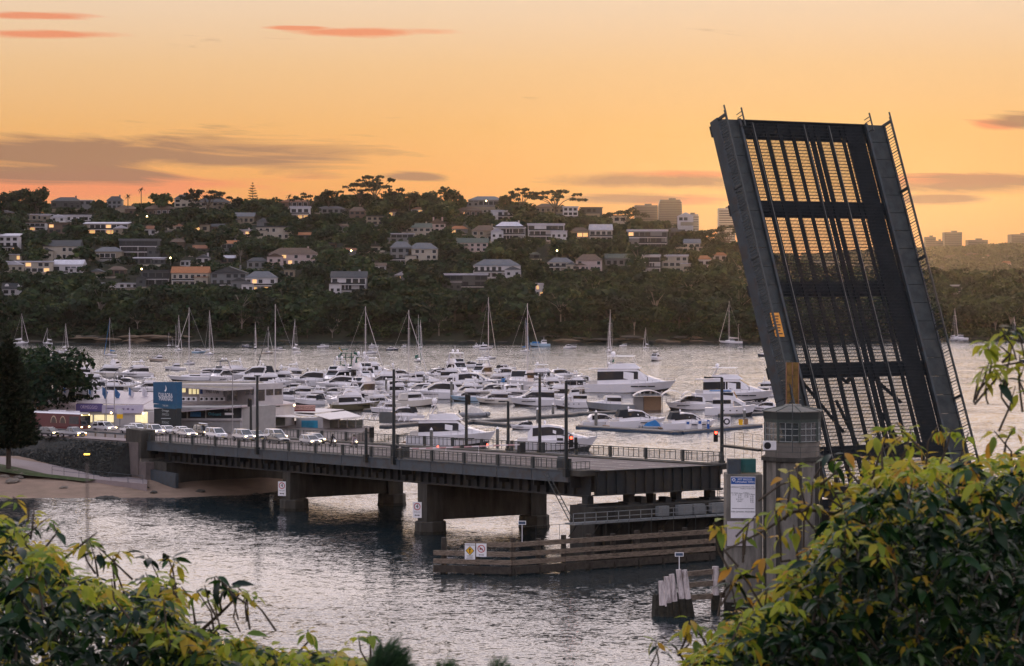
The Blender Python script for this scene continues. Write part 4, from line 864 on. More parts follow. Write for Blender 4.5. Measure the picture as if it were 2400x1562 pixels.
# flags
fl1 = mat('flag_cloth', (.55, .52, .55), .8, var=.25, scale=1.2); fl2 = mat('flag_blue', (.06, .14, .28), .8, var=.2)
for i, (x, yt, yb, cl) in enumerate(((148, 900, 946, 1), (177, 903, 947, 0), (207, 904, 948, 1), (239, 904, 950, 2), (301, 906, 954, 1), (333, 906, 956, 0), (268, 908, 952, 2))):
    s = 13.0; top = px(x, yt, s); base = px(x, yb + 12, s)
    f_ = thing('flagpole', ['leftmost flagpole on the showroom roof, small blue and white flag', 'flagpole with a pale flag blown straight out to the right', 'flagpole with drooping blue and white flag above the purple sign', 'flagpole with a dark blue flag left of the lamp posts', 'flagpole with hanging pale flag in front of stacked boats', 'flagpole nearest the blue sign tower, pale drooping flag', 'flagpole with dark flag between the two lamp posts'][i], 'flagpole', base[:], group='flags on the showroom roof')
    MB().tube((0, 0, 0), (0, 0, top.z - base.z), .07, .05, 6).build('pole', white, f_)
    ht = top.z - base.z; wv = [(0, 0), (.5, .12), (1.0, -.1), (1.5 if i == 1 else 1.2, .1)]
    w_ = 1.0 if i != 1 else 1.5; mb = MB(); g = []
    for k, (xx, yy) in enumerate(wv): dr = (xx * .9 if i != 1 else xx * .15); g += [(xx * w_ * .9, yy, ht - .1 - dr), (xx * w_ * (.9 if i == 1 else .55), yy + .05, ht - 1.5 - dr * 1.15)]
    mb.add(g, [(2 * k, 2 * k + 1, 2 * k + 3, 2 * k + 2) for k in range(3)]); mb.build('flag', (fl1, fl1, fl2)[0 if cl == 0 else 1 if cl == 1 else 2], f_)
    if cl == 1: MB().add([(.02, -.03, ht - .1), (.02, -.03, ht - 1.4), (.42, .09, ht - 1.75), (.42, .09, ht - .45)], [(0, 1, 2, 3)]).build('flag_band', fl2, f_)
# lamp posts on land
def lamp_post(x, yb, yt, s, arm, label, name='street_lamp', r=.09, lit=False):
    b = px(x, yb, s); t = px(x, yt, s); h = t.z - b.z; o = thing(name, label, 'street lamp', b[:])
    MB().tube((0, 0, 0), (0, 0, h * .9), r, r * .7, 8).build('pole', mat('galvanised', (.30, .28, .27), .5, var=.1, metal=.3), o)
    pts = [(0, 0, h * .9), (arm * .15, 0, h * .965), (arm * .45, 0, h * .995), (arm, 0, h)]; MB().path(pts, r * .6).build('arm', MATS['galvanised'], o)
    MB().box((arm * 1.08, 0, h - .02), (abs(arm) * .25 + .5, .3, .14)).build('lamp_head', MATS['galvanised'], o); return o
lamp_post(268, 1004, 864, 13.7, 3.4, 'tall curved street lamp beside the showroom, arm to the right'); lamp_post(249, 1000, 874, 13.4, -1.6, 'slim street lamp behind the taller one, arm to the left')
lamp_post(545, 1008, 862, 13.4, -4.6, 'tall curved street lamp before the phone number banner, arm to the left')
ps = thing('parking_sign', 'white and orange sign on a post beside the showroom', 'sign', px(281, 1004, 13.8)[:]); MB().bar((0, 0, 0), (0, 0, 2.6), .08).build('post', steel, ps); MB().box((0, -.08, 2.0), (1.05, .05, .75)).build('lower_plate', signyel, ps); MB().box((0, -.08, 2.85), (1.05, .05, .9)).build('upper_plate', mat('plate_grey', (.45, .43, .45)), ps)

# ------------------------------------------------------------------ bridge furniture
polem = mat('lamp_pole_dark', (.022, .026, .026), .5, var=.1)
headm = mat('signal_housing', (.012, .012, .012), .5); redl = mat('red_signal', (.6, .02, .02), .4, emit=(1.0, .06, .03), estr=9.0)
def bridge_pole(x, v, yt, label, arms):
    t = t_at(x, v); b = bp(t, v, deck(t) - .6); s = F / b.y; h = H - (yt - HY) / s - b.z
    o = thing('lamp_pole', label, 'lamp pole', b[:], group='dark lamp poles on the bridge')
    MB().tube((0, 0, 0), (0, 0, h), .24, .17, 8).build('pole', polem, o); MB().box((0, 0, .5), (.6, .6, 1.0), RZ_U).build('base', polem, o)
    for dx, dz in arms:
        MB().bar((0, 0, h + dz), (dx, 0, h + dz), .14, .12).build('arm', polem, o); MB().box((dx * .85, 0, h + dz - .02), (.9, .35, .18)).build('lamp_head', polem, o)
    return o, h, s
def signal(o, dx, dz, lit, wid=.5):
    MB().box((dx, -.1, dz), (wid, .4, 1.35)).build('signal_head', headm, o)
    MB().bar((0, 0, dz), (dx, 0, dz), .1).build('signal_arm', polem, o)
    for k in range(3):
        m_ = redl if (lit and k == 0) else headm; MB().tube((dx + .02, -.31, dz + .42 - .42 * k), (dx + .02, -.36, dz + .42 - .42 * k), .17, n=10).build('lens', m_, o)
bridge_pole(603, -.12, 881, 'dark lamp pole on the near rail, farthest left', [(.01, 0)])
bridge_pole(923, -.12, 866, 'dark lamp pole on the near rail above the second pier', [(1.9, -1.6)])
o, h, s = bridge_pole(1327, -.12, 893, 'dark pole with a red signal at the near corner of the open end', [(2.0, 0)]); signal(o, .55, h * .37, True); signal(o, 1.1, h * .35, False, .35); MB().box((-.7, 0, h * .39), (.7, .3, .3)).build('camera_box', polem, o)
bridge_pole(1265, 21.9, 878, 'dark lamp pole on the far rail with an arm to the left', [(-2.0, 0), (-2.2, -3.0)])
bridge_pole(1191, 21.9, 941, 'short dark pole on the far rail with an arm to the left', [(-1.0, 0)])
o, h, s = bridge_pole(1692, 21.9, 885, 'dark pole with a red signal at the far corner of the open end', [(-2.0, 0)]); signal(o, -.75, h * .36, True)
o, h, s = bridge_pole(1093, 21.9, 924, 'dark pole with a black signal box on the far rail', []); signal(o, .2, h - .8, False, .75)
o, h, s = bridge_pole(858, -.12, 1003, 'short stout post with black signal box on the near rail', []); signal(o, .75, h - .6, False, .6)
o, h, s = bridge_pole(588, 21.9, 935, 'pole with a hanging black signal box left of the cars', []); signal(o, -.2, h - .6, False, .6)
bm = mat('boom_white', (.66, .60, .60), .5, var=.05)
def boom(t, v0, v1, label):
    b = bp(t, v0, deck(t)); e = bp(t, v1, deck(t)); o = thing('boom_gate', label, 'boom gate', b[:], group='lowered boom gates'); d = e - b
    MB().box((0, 0, .75), (.8, .8, 1.5), RZ_U).build('cabinet', steel_d, o)
    n = 8
    for k in range(n):
        MB().bar(d * (k / n) + Vector((0, -.2, 1.2)), d * ((k + 1) / n) + Vector((0, -.2, 1.2)), .10, .17).build('boom_section', bm if k % 2 == 0 else mat('boom_red', (.50, .30, .30), .5), o)
    MB().bar(d * .75 + Vector((0, -.2, 1.2)), d * .75 + Vector((0, -.2, 0)), .05).build('rest', bm, o)
    MB().ball(d * .6 + Vector((0, -.25, 1.38)), .11, 8, 5).build('boom_lamp', redl, o)
boom(t_at(950, 2.4), 2.4, 10.5, 'lowered white boom gate nearer the near rail'); boom(t_at(1222, 19.8), 19.8, 11.0, 'lowered white boom gate reaching in from the far rail')
MB_ = MB().box((0, 0, .8), (1.3, .5, 1.7), RZ_U).build('control_box', steel_d); MB_.location = bp(t_at(925, 1.4), 1.4, deck(-40)); tag(MB_, 'dark grey control cabinet on the near footway by the lamp pole', 'cabinet')
MB_ = MB().box((0, 0, .75), (1.5, .4, 1.5), RZ_U).build('control_box', steel); MB_.location = bp(-2.6, .9, deck(-2.6) + .12); tag(MB_, 'grey service cabinet behind the near rail by the open end', 'cabinet')
mb = MB().box((0, 0, 1.1), (2.4, .12, 1.6)); o = mb.build('road_sign', mat('sign_back_grey', (.08, .085, .085), .6)); o.location = bp(t_at(908, 21.9), 21.9, deck(-60) + 2.2); tag(o, 'dark back of a road sign on the far rail beside the lamp pole', 'sign'); 

# ------------------------------------------------------------------ vehicles
tyre = mat('tyre', (.012, .012, .012), .8); rim = mat('rim', (.30, .30, .32), .35, metal=.6); carglass = mat('car_glass', (.015, .018, .022), .05, spec=.9)
lampw = mat('headlight', (.8, .75, .6), .3, emit=(1.0, .70, .34), estr=9.0); lampdim = mat('headlamp_off', (.55, .55, .58), .15, spec=.9); lampo = mat('indicator', (.8, .4, .1), .4, emit=(1.0, .42, .06), estr=7.0)
def ring_sec(x, z0, z1, w, tuck=.88, top=.9): return [(x, -w * tuck, z0), (x, w * tuck, z0), (x, w, lerp(z0, z1, .45)), (x, w * top, z1), (x, -w * top, z1), (x, -w, lerp(z0, z1, .45))]
KINDS_ = {  # length, width, body stations (x, z0, z1, half width), cabin base x's, roof x's, belt z, roof z
 'suv':   dict(L=4.8, body=[(-2.4, .5, .95, .80), (-2.25, .35, 1.12, .92), (-1, .32, 1.14, .95), (.75, .32, 1.12, .95), (1.7, .34, 1.05, .93), (2.25, .38, .95, .86), (2.42, .5, .78, .72)], cab=(-2.3, 1.35, -2.0, .45), belt=1.1, roof=1.82),
 'sedan': dict(L=4.7, body=[(-2.35, .45, .85, .74), (-2.2, .32, .98, .84), (-1, .28, .98, .88), (.6, .28, .96, .88), (1.6, .3, .88, .86), (2.15, .34, .78, .80), (2.36, .45, .66, .66)], cab=(-1.85, 1.15, -1.0, .25), belt=.95, roof=1.44),
 'hatch': dict(L=4.0, body=[(-2.0, .5, .95, .74), (-1.9, .34, 1.02, .83), (-.8, .3, 1.02, .86), (.7, .3, 1.0, .86), (1.4, .32, .90, .83), (1.85, .36, .8, .76), (2.0, .48, .68, .62)], cab=(-1.95, 1.2, -1.6, .35), belt=.99, roof=1.54),
 'ute':   dict(L=5.1, body=[(-2.55, .55, 1.05, .86), (-2.4, .42, 1.08, .90), (-.6, .36, 1.08, .92), (.9, .36, 1.1, .92), (1.9, .38, 1.04, .90), (2.4, .42, .9, .84), (2.55, .55, .78, .7)], cab=(-.7, 1.4, -.45, .6), belt=1.06, roof=1.74)}
def make_car(kind, label, paint, p, lights=1, rz=RZ_U, extra=None):
    k = KINDS_[kind]; o = thing('car' if kind != 'ute' else 'utility_truck', label, 'car' if kind != 'ute' else 'utility truck', p[:], rz, group='traffic waiting at the bridge')
    MB().loft([ring_sec(*st_) for st_ in k['body']]).build('body', paint, o)
    c0, c1, r0, r1 = k['cab']; b, rf = k['belt'] - .03, k['roof']; w = k['body'][2][3] * .93; wr = w * .78
    def quad(x, z, hw): return [(x, -hw, z), (x, hw, z)]
    mb = MB(); lo = [(c0, -w, b), (c1, -w * .95, b), (c1, w * .95, b), (c0, w, b)]; up = [(r0, -wr, rf - .06), (r1, -wr, rf - .06), (r1, wr, rf - .06), (r0, wr, rf - .06)]; mb.hexa(lo, up); mb.build('windows', carglass, o)
    mb = MB(); mb.hexa([(r0 - .04, -wr - .02, rf - .07), (r1 + .05, -wr - .02, rf - .07), (r1 + .05, wr + .02, rf - .07), (r0 - .04, wr + .02, rf - .07)], [(r0 + .1, -wr * .9, rf), (r1 - .15, -wr * .9, rf), (r1 - .15, wr * .9, rf), (r0 + .1, wr * .9, rf)]); mb.build('roof', paint, o)
    for f in (0, .42, .98):
        for sgn in (-1, 1):
            if f == .98: a_, z_ = (c1, sgn * w * .95, b), (r1, sgn * wr, rf - .05)
            elif f == 0: a_, z_ = (c0, sgn * w, b), (r0, sgn * wr, rf - .05)
            else: a_, z_ = (lerp(c0, c1, .45), sgn * w * .99, b), (lerp(r0, r1, .4), sgn * wr * 1.0, rf - .05)
            MB().bar(a_, z_, .09).build('pillar', paint, o)
    hw = k['body'][2][3]; rr_ = .36 if kind in ('suv', 'ute') else .31; xw = k['L'] * .30
    for sx_ in (-1, 1):
        for sy_ in (-1, 1):
            wh = MB().tube((sx_ * xw, sy_ * (hw - .2), rr_), (sx_ * xw, sy_ * (hw + .02), rr_), rr_, n=14).build('wheel', tyre, o); MB().tube((sx_ * xw, sy_ * (hw + .02), rr_), (sx_ * xw, sy_ * (hw + .03), rr_), rr_ * .6, n=10).build('rim', rim, wh)
    fx = k['L'] / 2; hz = k['body'][-2][2] - .1
    for sy_ in (-1, 1):
        MB().box((fx - .14, sy_ * (hw * .70), hz), (.22, .36, .16)).build('headlight', lampw if lights in (1, 3) else lampdim, o)
        MB().box((lerp(c0, c1, .82), sy_ * (hw + .08), b + .1), (.18, .2, .14)).build('mirror', paint, o)
        if lights in (2, 3): MB().box((fx - .22, sy_ * hw * .78, hz - .28), (.2, .2, .12)).build('indicator', lampo, o)
    MB().box((fx - .05, 0, hz - .08), (.12, hw * .8, .2)).build('grille', black, o); MB().box((fx + .0, 0, hz - .32), (.06, .5, .12)).build('number_plate', mat('plate_yellow', (.6, .5, .2), .5), o)
    if extra == 'rack':
        for x in (-1.2, -.2): MB().bar((x, -wr, rf + .12), (x, wr, rf + .12), .06).build('roof_bar', black, o)
    return o
P = lambda n, c, **kw: mat('paint_' + n, c, .28, var=.03, spec=.5, coat=.6, **kw)
pwht, psil, pdk, pgry, pred = P('white', (.64, .62, .63)), P('silver', (.42, .42, .44), metal=.3), P('black', (.025, .028, .032)), P('grey', (.16, .17, .19), metal=.3), P('cream', (.60, .55, .50))
def at_car(x, v): t = t_at(x, v); return bp(t, v, deck(t) - .02)
FR, BK = 12.3, 15.8
for kind, x, v, paint, lights, lab, ex in (
  ('suv', 361, FR, pwht, 1, 'white four-wheel drive nearest the concrete abutment block on the bridge', 'rack'), ('sedan', 392, BK, pwht, 0, 'white car half hidden behind the four-wheel drive by the abutment', None),
  ('sedan', 426, BK, pwht, 3, 'white sedan with orange lights behind the silver sedan', None), ('sedan', 438, FR, psil, 1, 'silver sedan with lit headlights, second on the bridge', None),
  ('suv', 476, BK, pdk, 1, 'dark SUV carrying a white board on its roof', 'rack'), ('suv', 507, FR, pwht, 0, 'white SUV with a black grille, third on the bridge', 'rack'),
  ('suv', 571, FR, psil, 1, 'silver SUV just left of the first lamp pole', None), ('sedan', 599, BK, pgry, 0, 'grey car half hidden by the first lamp pole', None),
  ('suv', 646, BK, pwht, 3, 'white SUV with an orange light behind the black sedan', None), ('sedan', 652, FR, pdk, 0, 'black sedan, second from the head of the queue', None),
  ('hatch', 727, FR, psil, 1, 'silver hatchback with lit headlights at the head of the queue', None), ('hatch', 738, BK, psil, 1, 'silver car beside the hatchback at the head of the queue', None)):
    make_car(kind, lab, paint, at_car(x, v), lights, RZ_U, ex)
make_car('suv', 'white four-wheel drive on land right of the bus', pwht, at_car(245, FR), 1, RZ_U + .25, 'rack'); make_car('hatch', 'dark hatchback on land in front of the red bus', pdk, px(116, 640 + 26.8 * 14.3, 14.3), 1, RZ_U + .32)
make_car('ute', 'dark utility truck with bright headlights in front of the bus', pgry, px(170, 640 + 26.8 * 14.4, 14.4), 3, RZ_U + .3); make_car('sedan', 'silver wagon showing above the abutment block', psil, at_car(306, FR), 0, RZ_U + .15); make_car('hatch', 'small white car behind the silver wagon at the abutment', pwht, at_car(322, BK), 0, RZ_U + .1)
sb_ = MB().loft([[(x, y * w_, .06 * c_), (x, 0, .10 * c_ + .02), (x, -y * w_, .06 * c_), (x, 0, 0)] for x, w_, c_, y in ((-1.6, .2, 1, .3), (-1.2, .8, 1, .3), (0, 1, 1, .3), (1.2, .7, 1, .3), (1.7, .1, 1, .3))]).build('surfboard', white); sb_.location = at_car(476, BK) + Vector((0, 0, 2.02)); sb_.rotation_euler = (0, 0, RZ_U); tag(sb_, 'white board strapped on the roof of the dark SUV', 'surfboard')
# bus
bus = thing('city_bus', 'city bus with red side advertisement and white roof behind the cars on land', 'bus', px(140, 640 + 26.8 * 13.75, 13.75)[:], RZ_U + .42, group='traffic waiting at the bridge')
bred = P('bus_red', (.085, .010, .011)); bwh = P('bus_white', (.60, .58, .60))
MB().box((0, 0, 1.62), (11.8, 2.5, 2.5)).build('body', bred, bus); MB().loft([[(x, -1.2, 2.88), (x, 1.2, 2.88), (x, .95, 3.12), (x, -.95, 3.12)] for x in (-5.9, 5.8)]).build('roof', bwh, bus)
MB().box((-.6, 0, 3.26), (2.6, 1.5, .28)).build('roof_unit', bwh, bus); MB().box((3.0, 0, 3.24), (2.0, 1.4, .24)).build('roof_unit', bwh, bus)
MB().box((5.92, 0, 1.75), (.06, 2.3, 1.6)).build('windscreen', carglass, bus); MB().box((5.93, 0, 2.72), (.05, 1.9, .36)).build('destination_panel', black, bus)
for dy in (-.9, .9): MB().box((5.96, dy, 2.76), (.05, .16, .16)).build('marker_lamp', lampw, bus); MB().box((5.95, dy, .75), (.06, .34, .2)).build('headlight', lampw, bus)
amb = mat('destination_amber', (.6, .5, .2), .5, emit=(1.0, .8, .3), estr=1.0)
for y0, w_ in ((-.45, .62), (.12, .34), (.62, .36)): MB().box((5.965, y0, 2.72), (.02, w_, .15)).build('display_line', amb, bus)
MB().box((4.5, -1.26, 1.9), (2.2, .03, 1.3)).build('side_window', carglass, bus)
arch = mat('arch_beige', (.40, .30, .20), .6); archd = mat('arch_dark', (.08, .06, .05), .6)
for dx in (-.2, 1.9):
    for r_, m_, o_ in ((1.0, arch, .015), (.82, archd, .03)): MB().add([(dx + r_ * .72 * math.cos(a), -1.25 - o_, 1.3 + r_ * 1.25 * math.sin(a)) for a in [math.pi * k / 10 for k in range(11)]], [tuple(range(11))]).build('arch_print', m_, bus)
for x in (-3.4, 3.6):
    for dy in (-1.15, 1.15): MB().tube((x, dy - .12, .48), (x, dy + .12, .48), .48, n=16).build('wheel', tyre, bus)
# riders
leather = mat('rider_jacket', (.02, .02, .022), .6); helmet = mat('helmet_black', (.02, .02, .02), .2, coat=.5); jean = mat('rider_trousers', (.03, .035, .05), .8); pale = mat('jacket_pale', (.32, .26, .26), .8)
def skin_body(name, joints_, edges, m, parent, rootv=0):
    me = bpy.data.meshes.new(name); me.from_pydata([j[:3] for j in joints_], edges, []); o = bpy.data.objects.new(name, me); C.objects.link(o); o.parent = parent
    sk = o.modifiers.new('skin', 'SKIN'); lay = me.skin_vertices[0] if me.skin_vertices else None
    for i, j in enumerate(joints_): me.skin_vertices[0].data[i].radius = (j[3], j[3])
    me.skin_vertices[0].data[rootv].use_root = True
    o.modifiers.new('sub', 'SUBSURF').levels = 1; o.modifiers['sub'].render_levels = 1; me.materials.append(m); return o
def bike(x, v, label, plabel, jm):
    p = at_car(x, v); b = thing('motorcycle', label, 'motorcycle', p[:], RZ_U, group='motorcycles at the boom gate')
    for wx in (-.72, .75):
        w_ = MB().tube((wx, -.08, .32), (wx, .08, .32), .32, n=16).build('wheel', tyre, b); MB().tube((wx, -.09, .32), (wx, .09, .32), .18, n=10).build('rim', rim, w_)
    MB().loft([[(xx, -w_, z0), (xx, w_, z0), (xx, w_ * .8, z1), (xx, -w_ * .8, z1)] for xx, w_, z0, z1 in ((-.85, .1, .75, .85), (-.3, .16, .45, .82), (.15, .2, .4, .98), (.45, .18, .5, .95), (.62, .1, .6, .8))]).build('body', pdk, b)
    MB().loft([[(xx, -w_, z0), (xx, w_, z0), (xx, w_ * .7, z1), (xx, -w_ * .7, z1)] for xx, w_, z0, z1 in ((.45, .22, .75, 1.1), (.68, .2, .75, 1.15), (.82, .1, .8, 1.0))]).build('fairing', psil, b)
    MB().bar((.75, 0, .32), (.5, 0, 1.0), .1).build('fork', rim, b); MB().bar((.45, -.38, 1.05), (.45, .38, 1.05), .05).build('handlebar', black, b); MB().box((.86, 0, .86), (.06, .18, .14)).build('headlight', lampw, b)
    MB().bar((-.7, -.2, .35), (.1, -.2, .3), .1).build('exhaust', rim, b)
    r_ = thing('person', plabel, 'person', p[:], RZ_U, group='riders at the boom gate')
    J = [(-.15, 0, .86, .17), (-.1, 0, 1.1, .17), (.02, 0, 1.38, .19), (.06, 0, 1.52, .08), (.08, -.2, 1.42, .09), (.2, -.32, 1.2, .07), (.42, -.34, 1.08, .05), (.08, .2, 1.42, .09), (.2, .32, 1.2, .07), (.42, .34, 1.08, .05),
         (-.1, -.16, .84, .13), (.25, -.26, .72, .10), (.0, -.27, .36, .07), (.12, -.27, .3, .06), (-.1, .16, .84, .13), (.25, .26, .72, .10), (.0, .27, .36, .07), (.12, .27, .3, .06)]
    skin_body('body', J, [(0, 1), (1, 2), (2, 3), (2, 4), (4, 5), (5, 6), (2, 7), (7, 8), (8, 9), (0, 10), (10, 11), (11, 12), (12, 13), (0, 14), (14, 15), (15, 16), (16, 17)], jm, r_)
    MB().ball((.1, 0, 1.7), .165, 12, 8, 1.05).build('helmet', helmet, r_, smooth=True); MB().box((.235, 0, 1.7), (.05, .2, .09)).build('visor', carglass, r_)
bike(779, 12.6, 'dark motorcycle beside the hatchback at the head of the queue', 'motorcycle rider in black leather and black helmet beside the hatchback', leather)
bike(829, 13.4, 'motorcycle standing foremost, alone in front of the queue', 'motorcycle rider in a paler jacket, foremost in front of the queue', pale)
# ------------------------------------------------------------------ boats
gel = mat('gelcoat_white', (.70, .67, .68), .22, var=.04, scale=.6, spec=.5, coat=.3)
gel2 = mat('gelcoat_cream', (.60, .55, .49), .3, var=.05, spec=.5); navy = mat('hull_navy', (.025, .035, .06), .25, spec=.5, coat=.3); hgrey = mat('hull_grey', (.22, .23, .24), .3, coat=.3, var=.05); olive = mat('hull_olive', (.085, .075, .045), .35, var=.1)
hblk = mat('hull_black', (.02, .02, .022), .25, coat=.3); pblue = mat('hull_paleblue', (.30, .42, .52), .4, var=.06); tan_ = mat('hull_tan', (.42, .34, .27), .5, var=.1); teak = mat('teak', (.24, .15, .09), .7, var=.2, scale=4)
bglass = mat('boat_glass', (.008, .009, .012), .15, spec=.22); cream_cv = mat('canvas_cream', (.50, .46, .42), .8); blue_cv = mat('canvas_blue', (.02, .14, .34), .8, var=.15); black_cv = mat('canvas_black', (.02, .022, .026), .8); teal_cv = mat('canvas_teal', (.03, .25, .30), .8); green_cv = mat('canvas_green', (.02, .10, .07), .8)
alu = mat('mast_alloy', (.52, .48, .48), .4, metal=.4, var=.06); chrome = mat('rail_chrome', (.6, .58, .58), .25, metal=.7); boot = mat('antifoul', (.03, .028, .03), .7, var=.2); rubber = mat('rubber_grey', (.20, .20, .21), .7)
HULLS = dict(w=gel, c=gel2, n=navy, g=hgrey, o=olive, k=hblk, b=pblue, t=tan_); CANV = dict(c=cream_cv, b=blue_cv, k=black_cv, t=teal_cv, g=green_cv, w=gel)
def hull_rings(L, B, D, full=.45, rake=.12, stern=.9, n=12, z0=-.5):
    rings = []
    for i in range(n + 1):
        u = i / n; b = B / 2 * (lerp(stern, 1, min(1, u / .4)) if u < full else max(0.012, 1 - ((u - full) / (1 - full)) ** 2.3))
        zs = D * (.82 + .38 * u * u); x = -L / 2 + L * u
        xr = -rake * L * max(0, (u - .55) / .45) ** 1.5; bc = b * lerp(.92, .55, max(0, (u - .5) * 2)); zc = lerp(.12, .55 * D, max(0, (u - .45) / .55) ** 1.3)
        rings.append([(x, b, zs), (x + xr * .45, bc, zc), (x + xr, bc * .55, z0), (x + xr, -bc * .55, z0), (x + xr * .45, -bc, zc), (x, -b, zs), (x, 0, zs + .06)])
    return rings
def add_hull(o, L, B, D, m, **kw):
    MB().loft(hull_rings(L, B, D, **kw)).build('hull', m, o)
    r_ = hull_rings(L * .996, B * .99, D, **kw); band = []
    for q in r_:
        band.append([tuple(lerp(q[1][k], q[2][k], .12) + (0 if k != 1 else .035) for k in range(3)), tuple(lerp(q[1][k], q[2][k], .9) for k in range(3)), tuple(lerp(q[4][k], q[3][k], .9) for k in range(3)), tuple(lerp(q[4][k], q[3][k], .12) - (0 if k != 1 else .035) for k in range(3))])
    MB().loft(band).build('boot_stripe', boot, o)
def sup(o, name, st_, m, glass_=(.42, .84), gm=None, wins=None, screen=None):
    """superstructure lofted through stations (x, z0, z1, half width low, half width high); window band and windscreen are parts"""
    MB().loft([[(x, -w0, z0), (x, w0, z0), (x, w1, z1), (x, -w1, z1)] for x, z0, z1, w0, w1 in st_]).build(name, m, o)
    gm = gm or bglass
    if wins:
        i0, i1 = wins
        for sgn in (-1, 1):
            mb = MB(); rows = []
            for x, z0, z1, w0, w1 in st_[i0:i1 + 1]:
                za, zb = lerp(z0, z1, glass_[0]), lerp(z0, z1, glass_[1]); rows.append([(x, sgn * (lerp(w0, w1, glass_[0]) + .03), za), (x, sgn * (lerp(w0, w1, glass_[1]) + .03), zb)])
            for a, b in zip(rows[:-1], rows[1:]): mb.add([a[0], b[0], b[1], a[1]], [(0, 1, 2, 3)])
            mb.build('side_window', gm, o)
    if screen is not None:
        for i in (screen if isinstance(screen, (list, tuple)) else [screen]):
            a, b = st_[i], st_[i + 1]; n = Vector((b[2] - a[2], 0, -(b[0] - a[0]))).normalized() * .05
            if n.z < 0: n = -n
            f = lambda s_, q, k: Vector((lerp(a[0], b[0], k), q * lerp(a[4], b[4], k) * .92, lerp(a[2], b[2], k))) + n
            MB().add([f(0, -1, .08), f(0, 1, .08), f(0, 1, .92), f(0, -1, .92)], [(0, 1, 2, 3)]).build('windscreen', gm, o)
def rails(o, L, B, D, u0=.52):
    mb = MB(); prev = None
    for sgn in (-1, 1):
        prev = None
        for k in range(7):
            u = lerp(u0, .985, k / 6); b = B / 2 * max(.02, 1 - (max(0, u - .45) / .55) ** 2.3) * .93; zs = D * (.82 + .38 * u * u); p = Vector((-L / 2 + L * u, sgn * b, zs + .7))
            mb.bar(p - Vector((0, 0, .7)), p, .045)
            if prev is not None: mb.bar(prev, p, .05)
            prev = p
    mb.build('bow_rail', chrome, o)
def dome(o, x, y, z, r=.3): MB().ball((x, y, z + r), r, 10, 6, 1.15).build('radar_dome', gel, o, smooth=True); MB().tube((x, y, z - .25), (x, y, z + .1), .08, n=6).build('dome_stand', gel, o)
